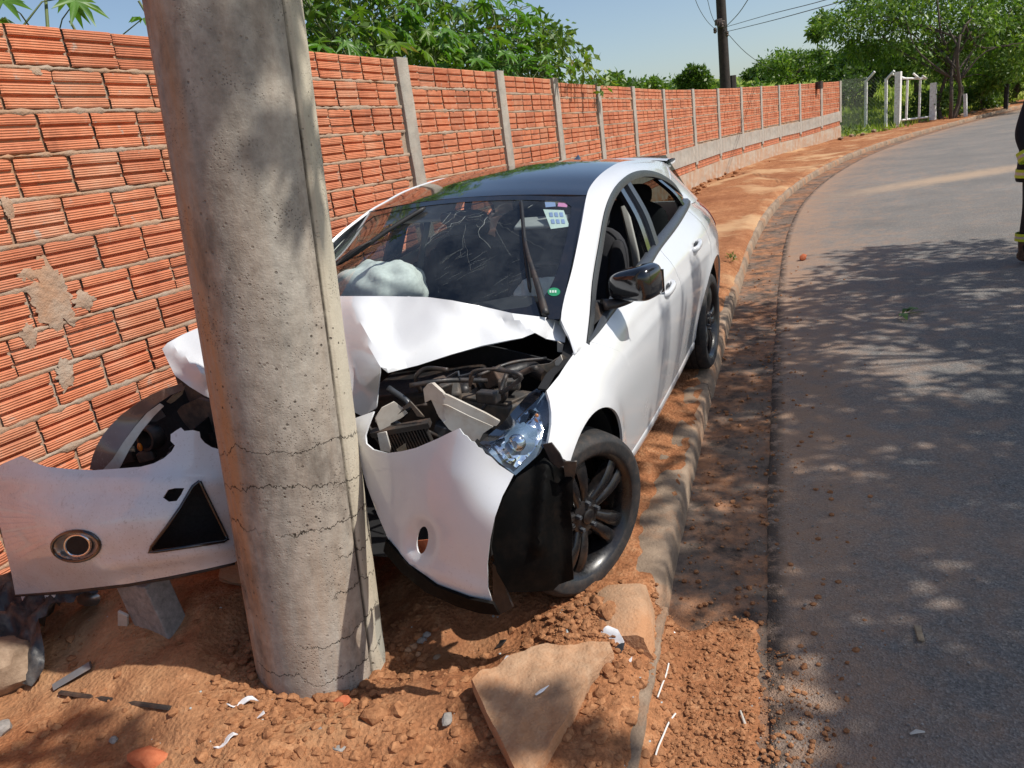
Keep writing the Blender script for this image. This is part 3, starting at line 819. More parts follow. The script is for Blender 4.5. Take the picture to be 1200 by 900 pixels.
for bidx in range(len(nodes) - 1):
    a, b = nodes[bidx], nodes[bidx + 1]; Lb = float(np.linalg.norm(b - a))
    Fm, t, n = bay_frame(a, b)
    zt = ztop[bidx] if bidx < 6 else (ztop[bidx] + ztop[bidx + 1]) / 2
    zb0, zb1 = zbase[bidx], zbase[bidx + 1]; zb = (zb0 + zb1) / 2
    lo = min(zb0, zb1) - .1 if bidx < 2 else zb + 1.0
    z = zt - .006; row = 0
    x0, x1 = (0.0 if bidx == 0 else .10), Lb - .10
    extra_row = None
    while z - BH > lo - .12:
        zc = z - BH / 2
        off = {0: .03, 1: -.125, 2: .035, 3: -.140}.get(row % 4, 0) + rng.uniform(-.02, .02) + (3.2 % BP if bidx == 0 else rng.uniform(0, BP))
        x = x0 + (off % BP) - BP
        while x < x1:
            l, r = max(x, x0 + .006), min(x + BP, x1 - (.035 if row % 2 else .01))
            if r - l > .07:
                cx = (l + r) / 2; sx = (r - l - .015) / BL
                P = Fm @ Vector((cx, 0, zc)); dist = (P - Vector(CAM)).length
                cx_cam = np.array(P - Vector(CAM)) @ WC; vis = cx_cam[2] > .3 and -640 < F_PX * cx_cam[0] / cx_cam[2] < 640
                mw = Fm @ Matrix.Translation((cx, rng.uniform(-.004, .005), zc + rng.uniform(-.003, .003))) @ Matrix.Rotation(rng.uniform(-.008, .008), 4, 'Y') @ Matrix.Rotation(rng.uniform(-.012, .012), 4, 'Z') @ Matrix.Diagonal((sx, 1, 1, 1))
                bricks.append(((1 / dist ** 2 if vis else 0) * min(1, sx), rng.randrange(6), mw))
            x += BP
        z -= BV; row += 1
    if bidx >= 2:      # lower course between plinth beam and footing
        zc = zb + .54
        x = x0 - rng.uniform(0, .3)
        while x < x1:
            l, r = max(x, x0), min(x + BP, x1)
            if r - l > .07:
                bricks.append((0, rng.randrange(6), Fm @ Matrix.Translation(((l + r) / 2, .004, zc + (zb1 - zb0) * ((l + r) / 2 / Lb - .5))) @ Matrix.Diagonal(((r - l - .015) / BL, 1, 1, 1))))
            x += BP
    # mortar body of the bay: recessed backing plus bed joints squeezed flush
    rws = []; nxs = max(2, int(Lb / (.035 if bidx < 2 else .12)))
    zlo = min(zb0, zb1) - .15 if bidx < 2 else zb + .2
    back = box(Lb / 2, .075, (zt + zlo) / 2 - .002, Lb - .02, .11, zt - zlo)
    beds.append(xf(back, Fm))
    z = zt - .006 - BH; rr = 0
    while z > lo - .12:
        zj = z - (BV - BH) / 2; rws = []
        for i in range(nxs + 1):
            xx = x0 + .004 + (x1 - x0 - .008) * i / nxs
            q1 = noise.noise((xx * 13, zj * 31, bidx)); q2 = noise.noise((xx * 34, zj * 17, bidx + 5))
            q3 = noise.noise((xx * 5, zj * 9, bidx + 9)); f = .000 - .010 * q1 - .006 * q2; hw = .0125 + .008 * q2 + .007 * q1 + .007 * q3
            rws.append([(xx, .03, zj + hw * .9), (xx, f + .004, zj + hw), (xx, f - .001, zj + hw * .3), (xx, f, zj - hw * .4), (xx, f + .005, zj - hw), (xx, .03, zj - hw * .9)])
        vf = grid(rws); beds.append(xf((vf[0], [tuple(reversed(f)) for f in vf[1]]), Fm))
        z -= BV; rr += 1
    # the top course carries a smear of mortar
    if bidx >= 2:
        bm_ = [(0.0, -.018, zb0 + .63), (Lb, -.018, zb1 + .63), (Lb, -.018, zb1 + 1.0), (0, -.018, zb0 + 1.0)]
        hv = [(x, y, q) for x, y, q in bm_] + [(x, .12, q) for x, y, q in bm_]
        hf = [(0, 1, 2, 3), (7, 6, 5, 4), (3, 2, 6, 7), (0, 4, 5, 1), (0, 3, 7, 4), (1, 5, 6, 2)]
        o = mobj("plinth_beam", (hv, hf), M["cast_concrete"], None, False); place(o, Fm)
        lw = [(0.0, -.03, zb0 - .3), (Lb, -.03, zb1 - .3), (Lb, -.02, zb1 + .44), (0, -.02, zb0 + .44)]
        hv = [(x, y, q) for x, y, q in lw] + [(x, .12, q) for x, y, q in lw]
        o = mobj("footing", (hv, hf), M["plinth_stained"], None, False); place(o, Fm)
bricks.sort(key=lambda q: -q[0])
for sc, v, mw in bricks[:300]:
    place(link("brick", variants[v][1]), mw)
rest = join(*[xf(variants[v][0], mw) for sc, v, mw in bricks[300:]])
o = mobj("brick_courses", rest, M["brick"], None, False, kind='stuff'); place(o, Matrix.Identity(4))
o = mobj("mortar", join(*beds), M["mortar"], None, True, 50); place(o, Matrix.Identity(4))
for i in range(1, len(nodes)):
    Fm, t, n = bay_frame(nodes[i - 1], nodes[i])
    zt = max(ztop[i], ztop[i-1]) + .012; zb = zbase[i] + (.0 if i < 3 else .66)
    rws = []; nseg = 14
    for j in range(nseg + 1):
        z = zb - .1 + (zt - zb + .1) * j / nseg
        w1 = .095 + .010 * noise.noise((i * 3.1, z * 4, 0)); w2 = .095 + .010 * noise.noise((i * 3.1, z * 4, 7)); f = -.022 - .006 * noise.noise((i, z * 3, 3))
        rws.append([(-w1, .12, z), (-w1, f + .006, z), (-w1 + .008, f, z), (w2 - .008, f, z), (w2, f + .006, z), (w2, .12, z)])
    V, Fc = grid(rws); Fc = Fc + [tuple(range(nseg * 6, nseg * 6 + 6))]
    a, b, c = (Vector(V[q]) for q in Fc[2][:3])
    if (b - a).cross(c - a).y > 0: Fc = [tuple(reversed(f)) for f in Fc]
    o = mobj("post", (V, Fc), M["cast_concrete"], None, True, 40)
    place(o, Fm @ Matrix.Translation((float(np.linalg.norm(nodes[i] - nodes[i-1])), 0, 0)))
# mortar slapped over the bricks on the near bay
Fm, t, n = bay_frame(nodes[0], nodes[1])
def wall_px(px, py):
    r = ray(px, py); nn = np.array([WN[0], WN[1], 0]); sc = ((np.append(W0, 0) - CAM) @ nn) / (r @ nn); p = CAM + r * sc
    return float((p[:2] - nodes[0]) @ WD), float(p[2])
for seed, (c, rx, rz) in enumerate([((62, 348), .115, .17), ((34, 322), .06, .035), ((100, 352), .07, .045), ((75, 438), .055, .075), ((34, 392), .04, .06), ((10, 243), .03, .05), ((43, 84), .035, .02)]):
    x, z = wall_px(*c)
    ol = []
    for k in range(64):
        an = 2 * math.pi * k / 64; q = 1 + .45 * noise.noise((math.cos(an) * 1.7 + seed * 9, math.sin(an) * 1.7, seed)) + .38 * noise.noise((math.cos(an) * 4, math.sin(an) * 4, seed * 3)) + .22 * noise.noise((math.cos(an) * 11, math.sin(an) * 11, seed * 3))
        ol.append((x + rx * q * math.cos(an), z + rz * q * math.sin(an)))
    def lift(a, b, x=x, z=z, rx=rx, rz=rz, seed=seed):
        d = math.hypot((a - x) / rx, (b - z) / rz)
        return (a, -.002 - .005 * max(0, 1 - d ** 2) - .005 * noise.noise((a * 40, b * 40, seed)) - .004 * noise.noise((a * 90, b * 90, seed)) + .012 * max(0, d - .85), b)
    o = mobj("mortar_smear", outward(sheet(ol, lift, .014), (0, -1, 0)), M["mortar"], None, True, None); place(o, Fm)

# ------------------------------------------------------------------ the struck pole
axis_d = Vector((.0803, -.0152, 1.0)); H = 8.6
rows = []
for i in range(61):
    z = -.35 + (H + .35) * (i / 60) ** 1.0; r = .2305 + (.2098 - .2305) * (z + .05) / 2.6
    r = max(r, .135); rr = []
    for k in range(180):
        a = 2 * math.pi * k / 180; da = (a + .47 + math.pi) % (2 * math.pi) - math.pi; db = (a - .08 + math.pi) % (2 * math.pi) - math.pi
        q = r - .009 * math.exp(-(da / .035) ** 2) - .005 * math.exp(-(db / .03) ** 2)
        if -.45 < (a + math.pi) % (2 * math.pi) - math.pi < .08: q += .005
        q += .0012 * noise.noise((math.cos(a) * 3, math.sin(a) * 3, z * 4))
        rr.append((q * math.cos(a), q * math.sin(a), z))
    rows.append(rr)
pole = empty("concrete_pole", (PX, PY, -.05), label="thick cracked concrete utility pole that the white hatchback has hit", cat="utility pole")
ez = axis_d.normalized(); ex = Vector((1, 0, 0)); ex = (ex - ez * ex.dot(ez)).normalized(); ey = ez.cross(ex)
pole.matrix_world = Matrix(((ex.x, ey.x, ez.x, PX), (ex.y, ey.y, ez.y, PY), (ex.z, ey.z, ez.z, -.05), (0, 0, 0, 1)))
vf = grid(rows, closed=True); vf = (vf[0], vf[1] + [tuple(range(60 * 180, 61 * 180))])
mobj("shaft", vf, M["pole_concrete"], pole, True, 60)
# ------------------------------------------------------------------ the car (x forward from the front axle, y to its left, z up)
car = empty("white_hatchback", label="white five-door hatchback with black roof, its front wrapped round the concrete pole", cat="car")
car.matrix_world = Matrix([list(CAR_R[i]) + [CAR_T[i]] for i in range(3)] + [[0, 0, 0, 1]])
SX = [.70, .45, .2, 0, -.4, -1.0, -1.7, -2.3, -2.65, -3.0, -3.3, -3.48]
SZ = [.15, .25, .40, .55, .70, .82, .92, 1.0, 1.08]
ST0 = [[.66,.70,.71,.71,.70,.66,.60,.53], [.78,.82,.83,.835,.82,.775,.70,.62], [.82,.86,.88,.885,.875,.83,.735,.65],
      [.82,.86,.885,.90,.895,.855,.765,.68], [.80,.84,.87,.89,.90,.885,.835,.755], [.80,.845,.875,.895,.905,.897,.868,.80],
      [.79,.832,.862,.886,.902,.90,.875,.825], [.77,.818,.846,.875,.900,.902,.885,.845], [.80,.85,.885,.905,.912,.905,.88,.84],
      [.79,.83,.86,.875,.88,.875,.845,.79], [.74,.78,.80,.81,.81,.80,.77,.72], [.62,.66,.68,.69,.68,.66,.63,.58]]
ST = [r + [t] for r, t in zip(ST0, (.45, .55, .60, .65, .70, .745, .775, .775, .755, .69, .62, .50))]
def cr1(xs, ys, x):
    n = len(xs)
    if x <= xs[0]: return ys[0]
    if x >= xs[-1]: return ys[-1]
    i = 0
    while xs[i + 1] < x: i += 1
    h = xs[i + 1] - xs[i]; t = (x - xs[i]) / h
    m0 = (ys[i+1] - ys[i-1]) / (xs[i+1] - xs[i-1]) if i > 0 else (ys[1] - ys[0]) / (xs[1] - xs[0])
    m1 = (ys[i+2] - ys[i]) / (xs[i+2] - xs[i]) if i + 2 < n else (ys[-1] - ys[-2]) / (xs[-1] - xs[-2])
    t2, t3 = t * t, t * t * t
    return (2*t3-3*t2+1)*ys[i] + (t3-2*t2+t)*h*m0 + (-2*t3+3*t2)*ys[i+1] + (t3-t2)*h*m1
RX = [-v for v in SX]
def side(x, z):
    y = cr1(RX, [cr1(SZ, row, z) for row in ST], -x)
    # pressed shoulder line fading in along the front door
    zl = .80 + .03 * (-x - .3) / 1.4
    if x < -.25 and x > -3.1:
        k = min(1, (-x - .25) / .5); d = z - zl
        y += k * (.006 * math.exp(-(d / .02) ** 2) - .007 * math.exp(-((d - .03) / .022) ** 2))
    # rolled lips round the wheel openings
    for cx in (.012, -2.648):
        r = math.hypot(x - cx, z - .36)
        if r < .50: y += (.012 if cx > -1 else .006) * math.exp(-((r - .385) / .05) ** 2)
    return y
def lift_side(x, z): return (x, side(x, z), z)
def arc(cx, cz, r, a0, a1, n=26): return [(cx + r * math.cos(R_(a0 + (a1 - a0) * i / n)), cz + r * math.sin(R_(a0 + (a1 - a0) * i / n))) for i in range(n + 1)]
WP = M["white_paint"]
def panel(name, outline, sp=.035, mats=WP, right=True, left=True, **k):
    vf = outward(sheet(outline, lift_side, sp), (0, 1, 0))
    o = None
    if left: o = mobj(name, vf, mats, car, True, 35, .010, -1, **k)
    if right: mobj(name, mirror_y(vf), mats, car, True, 35, .010, -1)
    return o
FEN = [(.028, .886), (.147, .874), (.177, .849), (.245, .795), (.308, .752), (.300, .712), (.265, .680)] + arc(.012, .36, .376, 52, 190) + [(-.362, .290), (-.534, .290), (-.534, .48), (-.523, .62), (-.496, .73), (-.443, .82), (-.262, .921), (-.134, .912)]
panel("front_fender", FEN, .03, right=False)
FENR = [(.08, .885), (.14, .80), (.27, .70)] + arc(.012, .36, .376, 52, 190) + [(-.362, .290), (-.534, .290), (-.534, .48), (-.523, .62), (-.496, .73), (-.443, .82), (-.262, .921), (-.134, .912)]
panel("front_fender", FENR, .04, left=False)
FD = [(-.534, .291), (-.534, .48), (-.523, .62), (-.496, .73), (-.443, .82), (-.263, .922), (-.552, .949), (-.90, .972), (-1.254, .993), (-1.542, 1.022), (-1.585, .80), (-1.625, .5), (-1.625, .36), (-1.61, .291)]
panel("front_door", FD)
RD = [(-1.614, .291), (-1.629, .36), (-1.629, .5), (-1.589, .80), (-1.546, 1.022), (-1.877, 1.045), (-2.382, 1.076), (-2.50, 1.080), (-2.53, .95), (-2.53, .86), (-2.50, .765), (-2.40, .665), (-2.295, .53), (-2.225, .38), (-2.205, .291)]
panel("rear_door", RD)
QP = [(-2.506, 1.080), (-2.75, 1.086), (-3.08, 1.072), (-3.3, 1.05), (-3.40, .96), (-3.45, .80), (-3.47, .62), (-3.46, .40), (-3.40, .28), (-3.03, .27)] + [(-2.648 + .395 * math.cos(R_(a)), .36 + .395 * math.sin(R_(a))) for a in range(194, -13, -8)] + [(-2.211, .291), (-2.231, .38), (-2.300, .53), (-2.406, .669), (-2.506, .769), (-2.536, .86), (-2.536, .95)]
panel("quarter_panel", QP)
# sill skirt
for sgn in (1, -1):
    rws = []
    for x in np.linspace(-.355, -2.23, 30):
        e = side(x, .25) - .845
        rws.append([(x, sgn * y, z) for y, z in ((.80, .312), (.848 + e, .310), (.857 + e, .304), (.860 + e, .292), (.855 + e, .258), (.842 + e, .240), (.78, .225))])
    mobj("side_skirt", outward(grid(rws), (0, sgn, .3)), WP, car, True, 50)

# greenhouse
A_ = [(-.27, .71, 1.01), (-.55, .68, 1.158), (-.766, .655, 1.28), (-1.05, .60, 1.38), (-1.19, .58, 1.408), (-1.365, .572, 1.435), (-1.585, .562, 1.45), (-1.82, .552, 1.454), (-2.22, .545, 1.428), (-2.62, .535, 1.39), (-2.99, .525, 1.344), (-3.15, .515, 1.318)]
B_ = [(-.249, .810, .920), (-.40, .783, .998), (-.555, .752, 1.084), (-.785, .718, 1.193), (-1.03, .683, 1.304), (-1.255, .663, 1.368), (-1.56, .643, 1.397), (-1.855, .635, 1.394), (-2.17, .635, 1.36), (-2.44, .643, 1.304), (-2.685, .658, 1.222), (-2.765, .683, 1.145)]
ca, cb = crv(A_, 60), crv(B_, 60)
caR = np.concatenate([crv([(-.12, .797, .910), (-.22, .748, .955)] + A_[:2], 22)[:15], crv(A_, 60)[1:]]) if False else crv([(-.134, .799, .914), (-.205, .757, .966)] + A_, 72)
cbR = crv([(-.130, .803, .910), (-.19, .808, .915)] + B_, 72)
for sgn in (1, -1):
    rws = []
    for ir, (a, b) in enumerate(zip(caR, cbR)):
        r = []
        for k in range(7):
            t = k / 6; p = a * (1 - t) + b * t; bul = math.sin(math.pi * t) * .007
            r.append((p[0], sgn * (p[1] + bul), p[2] + bul * .7))
        rws.append(r)
    mobj("roof_rail", outward(grid(rws), (0, sgn, 1)), WP, car, True, None, .012, -1)
    rws = []
    for t in np.linspace(0, 1, 8):
        p0 = crv([(-2.60, .653, 1.250), (-2.755, .681, 1.150), (-2.74, .735, 1.082)], 8)[int(round(t * 7))]
        p1 = crv([(-3.06, .515, 1.335), (-3.18, .60, 1.19), (-3.24, .70, 1.055)], 8)[int(round(t * 7))]
        rws.append([(q[0], sgn * (q[1] + .02 * math.sin(math.pi * j / 5)), q[2]) for j in range(6) for q in [p0 * (1 - j / 5) + p1 * j / 5]])
    mobj("rear_pillar", outward(grid(rws), (-.3, sgn, .5)), WP, car, True, None, .012, -1)
    # window surround: upper frame along the rail, lower strip along the waist
    rws = [[(b[0] + .004, sgn * (b[1] + .006), b[2] + .004), (b[0] - .003, sgn * (b[1] + .012), b[2] - .012), (b[0] - .012, sgn * (b[1] + .014), b[2] - .034), (b[0] - .014, sgn * (b[1] - .012), b[2] - .036)] for b in cb]
    mobj("window_frame", outward(grid(rws), (0, sgn, 0)), M["trim_grey"], car, True, 60)
    wl = [(x, side(x, z - .005), z) for x, z in crv([(-.262, .922), (-.552, .950), (-.90, .973), (-1.254, .994), (-1.54, 1.022), (-1.877, 1.046), (-2.382, 1.077), (-2.60, 1.085), (-2.75, 1.088)], 50)]
    rws = [[(x, sgn * (y + .004), z - .004), (x, sgn * (y + .006 - .003 * (1 - q)), z + .012 * q), (x, sgn * (y - .012 * q), z + .032 * q), (x, sgn * (y - .04 * q), z + .034 * q)] for x, y, z in wl for q in [min(1, .12 + max(0, -x - .285) / .45)]]
    mobj("waist_moulding", outward(grid(rws), (0, sgn, .4)), M["trim_grey"], car, True, 60)
    # pillar between the doors, and the divider before the quarter light
    def bar(top, bot, w, mt, name, y0=0.0):
        T, Bq = np.array(top), np.array(bot); mid = (T + Bq) / 2 + np.array([0, .018, 0]); c = crv([T, mid, Bq], 10)
        rws = [[(p[0] + w / 2, sgn * (p[1] - .03), p[2]), (p[0] + w / 2, sgn * (p[1] + y0), p[2]), (p[0] - w / 2, sgn * (p[1] + y0), p[2]), (p[0] - w / 2, sgn * (p[1] - .03), p[2])] for p in c]
        mobj(name, outward(grid(rws), (0, sgn, 0)), mt, car, True, 40)
    bar((-1.60, .645, 1.370), (-1.53, .800, 1.04), .07, M["trim_grey"], "door_pillar", .004)
    bar((-1.51, .640, 1.365), (-1.43, .795, 1.03), .11, M["black_gloss"], "door_pillar", -.004)
    bar((-2.31, .640, 1.305), (-2.50, .760, 1.10), .055, M["black_gloss"], "window_divider")
    # glass: quarter light; far-side door panes added to darken the view through the cabin
    tb = [c for c in cb if c[0] < -1.80]
    def pane(x_hi, x_lo, name):
        rws = []
        for x in np.linspace(x_hi, x_lo, 14):
            zt = float(np.interp(-x, -cb[:, 0], cb[:, 2])) - .03; yt = float(np.interp(-x, -cb[:, 0], cb[:, 1]))
            zb = float(np.interp(-x, [-w_[0] for w_ in wl], [w_[2] for w_ in wl])) + .03; yb = side(x, zb - .035) - .03
            zt = max(zt, zb + .005)
            rws.append([(x, sgn * (yt * (1 - t) + yb * t + .02 * math.sin(math.pi * t) - .012), zt * (1 - t) + zb * t) for t in np.linspace(0, 1, 6)])
        mobj(name, outward(grid(rws), (0, sgn, 0)), M["tinted_glass"], car, True, None)
    pane(-2.36, -2.73, "quarter_window")
    if sgn < 0: pane(-1.62, -2.30, "rear_window"); pane(-.75, -1.40, "front_window")
    # mirror triangle at the foot of the windscreen pillar
    tri = [(-.29, .795, .945), (-.50, .750, 1.042), (-.56, .810, .965)]
    V = [(x, sgn * (y + .004), z) for x, y, z in tri]
    mobj("mirror_base", outward((V, [(0, 1, 2)]), (0, sgn, 0)), M["black_plastic"], car, False, None, .02, -1)

def roof_z(x, y):
    e = float(np.interp(-x, -ca[:, 0], ca[:, 2])); ye = float(np.interp(-x, -ca[:, 0], ca[:, 1]))
    return e - .004 + .042 * (1 - min(1, (y / ye) ** 2))
rws = []
for x in np.linspace(-1.055, -3.06, 46):
    ye = float(np.interp(-x, -ca[:, 0], ca[:, 1])) - .004; ze = float(np.interp(-x, -ca[:, 0], ca[:, 2])) - .004
    rws.append([(x + .105 * (1 - t * t) * max(0, 1 - (-x - 1.055) / .6), ye * t, ze + .044 * (1 - t * t)) for t in np.linspace(-1, 1, 25)])
mobj("roof", outward(grid(rws), (0, 0, 1)), M["roof_black"], car, True, None, .008, -1)
# shark fin aerial and spoiler
fin = []
for t in np.linspace(0, 1, 10):
    x = -2.62 - .17 * t; h = .062 * math.sin(math.pi * min(1, t * .62 + .0)) ** .8 if t > 0 else 0
    h = .065 * (t ** 1.2) * (1 if t < .85 else (1 - t) / .15 * .9 + .1); w_ = .028 * (1 - .5 * abs(t - .5))
    zb = roof_z(x, 0)
    fin.append([(x, -w_, zb), (x - .01, -w_ * .4, zb + h * .7), (x - .02 * t, 0, zb + h), (x - .01, w_ * .4, zb + h * .7), (x, w_, zb)])
mobj("aerial", outward(grid(fin), (0, 0, 1)), M["black_gloss"], car, True, None)
rws = []
for x, dz, th in ((-3.02, .012, 0), (-3.06, .022, 0), (-3.16, .028, 0), (-3.28, .034, 0), (-3.40, .036, 0), (-3.425, .026, 0), (-3.40, .008, 0), (-3.28, -.01, 0), (-3.12, -.03, 0)):
    ye = .545 if x > -3.2 else .52
    rws.append([(x + .03 * (1 - t * t) * 0 - .05 * (1 - t * t) * 0 + (-.02 * (1 - t * t)), ye * t, 1.332 + dz - (.10 * (-x - 3.06)) + .036 * (1 - t * t)) for t in np.linspace(-1, 1, 17)])
mobj("spoiler", outward(grid(rws), (0, 0, 1)), WP, car, True, 50)
# tail: hatch, glass, lamps, bumper
rws = []
for t in np.linspace(0, 1, 10):
    a = np.array([-3.30, 0, 1.375]) * (1 - t) + np.array([-3.46, 0, 1.02]) * t; hw = .50 * (1 - t) + .66 * t
    rws.append([(a[0] + .10 * (u_ * u_), hw * u_, a[2]) for u_ in np.linspace(-1, 1, 15)])
mobj("tailgate_window", outward(grid(rws), (-1, 0, 0)), M["tinted_glass"], car, True, None)
rws = []
for x, z, hw in ((-3.46, 1.02, .66), (-3.50, .95, .66), (-3.50, .80, .66), (-3.49, .64, .66), (-3.52, .60, .70), (-3.53, .45, .70), (-3.48, .27, .66)):
    rws.append([(x + .13 * u_ ** 4, hw * u_, z) for u_ in np.linspace(-1, 1, 17)])
mobj("tailgate", outward(grid(rws), (-1, 0, 0)), WP, car, True, 50, .01, 1)
for sgn in (1, -1):
    vf = sheet([(-3.10, 1.03), (-3.30, 1.045), (-3.40, .955), (-3.45, .82), (-3.30, .80), (-3.16, .90)], lambda x, z: (x, side(x, z) + .006, z), .03)
    mobj("tail_lamp", outward(vf if sgn > 0 else mirror_y(vf), (0, sgn, 0)), M["red_lamp"], car, True, None, .012, -1)

# handles, filler strips
for x, z in ((-1.33, .862), (-2.13, .922)):
    for sgn in (1, -1):
        y = side(x, z) + .022; c = [(x + d, sgn * (y - .03 * (abs(d) / .105) ** 4), z - .01 * d / .1) for d in np.linspace(-.105, .105, 15)]
        mobj("door_handle", tube(c, [.006] + [.0135] * 13 + [.006], 10, flat=1.3), WP, car, True, None)
        cup = lathe([(.0, 0), (.05, 0)], 20); 
        vf = ([(x + a[0] * 1.0, sgn * (side(x, z) + .0015), z + a[2] * .55) for a in cup[0]], cup[1])
        mobj("handle_cup", outward(vf, (0, sgn, 0)), M["trim_grey"], car, True, None)

def squircle(cx, cy, cz, ax_, ay, az, e=.7, n=28, m=16, M_=None):
    V, Fc = [], []
    sg = lambda v, p: math.copysign(abs(v) ** p, v)
    for j in range(m + 1):
        v = -math.pi / 2 + math.pi * j / m
        for i in range(n):
            u = -math.pi + 2 * math.pi * i / n
            V.append((ax_ * sg(math.cos(v), e) * sg(math.cos(u), e), ay * sg(math.cos(v), e) * sg(math.sin(u), e), az * sg(math.sin(v), e)))
    for j in range(m):
        for i in range(n):
            a, b = j * n + i, j * n + (i + 1) % n
            Fc.append((a, b, b + n, a + n))
    T = Matrix.Translation((cx, cy, cz)) @ (M_ or Matrix.Identity(4))
    return [tuple(T @ Vector(p)) for p in V], Fc
for sgn in (1, -1):
    Mr = Matrix.Rotation(R_(-14 * sgn), 4, 'Z') @ Matrix.Rotation(R_(3 * sgn), 4, 'X')
    # shell: tapers towards the car, fuller and rounder at the outer end, flat mirror side at the back
    vf = squircle(0, 0, 0, .085, .103, .082, .5)
    V = []
    for x, y, z in vf[0]:
        t = (y + .103) / .206; k = .74 + .30 * t - .10 * max(0, t - .75)
        x2 = x * k if x > 0 else max(x, -.055)
        z2 = z * (k if z > 0 else k * .80) + .012 * t
        V.append((x2, y * sgn, z2))
    vf = xf((V, vf[1] if sgn > 0 else [tuple(reversed(f)) for f in vf[1]]), Matrix.Translation((-.575, sgn * .925, 1.056)) @ Mr)
    mir = mobj("door_mirror", vf, M["black_gloss"], car, True, 60)
    gl_ = [(-.056, y * sgn, z) for y, z in ((-.09, -.045), (.10, -.05), (.105, .055), (-.09, .05))]
    vf = xf((gl_, [(0, 1, 2, 3) if sgn < 0 else (3, 2, 1, 0)]), Matrix.Translation((-.5765, sgn * .925, 1.056)) @ Mr)
    mobj("mirror_glass", vf, M["chrome"], mir, False)
    arm = crv([(-.52, sgn * .80, .995), (-.55, sgn * .85, .993), (-.57, sgn * .89, 1.003), (-.57, sgn * .93, 1.02)], 10)
    mobj("mirror_arm", tube(arm, [.045, .042, .038, .036, .034, .034, .034, .033, .03, .028], 12, flat=.55), M["black_plastic"], mir, True, None)

# ------------------------------------------------------------------ windscreen
WT = crv([(-1.062, -.596, 1.374), (-.985, -.30, 1.408), (-.955, 0, 1.419), (-.985, .30, 1.408), (-1.062, .596, 1.374)], 41)
WB = crv([(-.272, -.703, 1.005), (-.19, -.40, 1.02), (-.13, 0, 1.03), (-.19, .40, 1.02), (-.272, .703, 1.005)], 41)
def ws(u, v, off=0.0):
    """u 0..1 from the car's right to its left, v 0..1 from top to bottom"""
    i = min(max(u * 40, 0), 39.999); k = int(i); f = i - k
    a = WT[k] * (1 - f) + WT[k+1] * f; b = WB[k] * (1 - f) + WB[k+1] * f
    p = a * (1 - v) + b * v; bul = .035 * math.sin(math.pi * v) * math.sin(math.pi * min(1, max(0, u)))
    return p + np.array([.36, 0, .93]) * (bul + off)
rws = [[ws(u, v) for u in np.linspace(0, 1, 41)] for v in np.linspace(0, 1, 22)]
screen = mobj("windscreen", outward(grid(rws), (1, 0, 1)), M["windshield_glass"], car, True, None, label="starred and cracked windscreen")
# black printed border
ol = [(0, 0), (1, 0), (1, 1), (0, 1)]
hole = [(.065, .075), (.5, .06), (.935, .075), (.955, .14), (.965, .5), (.945, .84), (.89, .92), (.5, .95), (.11, .92), (.055, .84), (.035, .5), (.045, .14)]
hole = [tuple(p) for p in crv(hole + [hole[0]], 60)[:-1]]
mobj("screen_border", outward(sheet(ol, lambda u, v: ws(u, v, .0025), .03, [hole]), (1, 0, 1)), M["black_gloss"], screen, True, None)
_g = [(u, v, ws(u, v, .006)) for u in np.linspace(-.02, 1.02, 160) for v in np.linspace(-.02, 1.1, 120)]
_gp = np.array([g[2] for g in _g]); _gw = (_gp @ CAR_R.T + CAR_T - CAM) @ WC
_gpx = np.stack([600 + 900 * _gw[:, 0] / _gw[:, 2], 450 + 900 * _gw[:, 1] / _gw[:, 2]], 1)
def _wpix(u, v):
    q = (CAR_R @ ws(u, v, .006) + CAR_T - CAM) @ WC; return np.array([600 + 900 * q[0] / q[2], 450 + 900 * q[1] / q[2]])
def ws_px(px, py, off=.006):
    i = int(((_gpx - (px, py)) ** 2).sum(1).argmin()); u, v = _g[i][0], _g[i][1]
    for _ in range(3):
        p0 = _wpix(u, v); J = np.stack([(_wpix(u + .002, v) - p0) / .002, (_wpix(u, v + .002) - p0) / .002], 1)
        du, dv = np.linalg.solve(J, np.array([px, py]) - p0); u += float(np.clip(du, -.05, .05)); v += float(np.clip(dv, -.05, .05))
    return ws(u, v, off)
# cracks: rays and broken rings from two impact stars
cr_pts = []
r3 = random.Random(5)
def crack_line(p, q, wd, jag):
    n = max(3, int(math.hypot(q[0] - p[0], q[1] - p[1]) / 5)); pts = []
    for i in range(n + 1):
        t = i / n; pts.append((p[0] + (q[0] - p[0]) * t + r3.uniform(-jag, jag) * (0 < i < n), p[1] + (q[1] - p[1]) * t + r3.uniform(-jag, jag) * (0 < i < n)))
    P = [ws_px(*a, off=.0015) for a in pts]
    cr_pts.append(tube(P, [wd * (1.0 if wd > .00055 else .62) * (1 - .6 * abs(i / n - .4)) for i in range(n + 1)], 4, flat=.5))
star = [((545, 252), (516, 270), .0009, 2), ((540, 246), (509, 273), .0006, 2), ((516, 262), (528, 248), .0008, 1.5), ((545, 247), (533, 247), .0008, 1), ((571, 253), (560, 271), .0010, 2), ((566, 250), (548, 254), .0008, 1.5), ((562, 265), (558, 262), .0007, 1),
        ((545, 252), (620, 231), .0005, 2), ((545, 255), (600, 262), .0005, 2), ((543, 276), (552, 318), .00025, 1), ((571, 253), (640, 292), .0005, 2), ((571, 256), (600, 300), .0004, 2), ((543, 254), (470, 240), .0005, 2), ((541, 258), (472, 300), .0005, 2), ((624, 239), (618, 243), .0013, .6), ((520, 262), (495, 290), .0006, 2), ((545, 262), (540, 300), .0004, 2), ((560, 271), (575, 290), .0006, 2)]
for a in star: crack_line(*a)
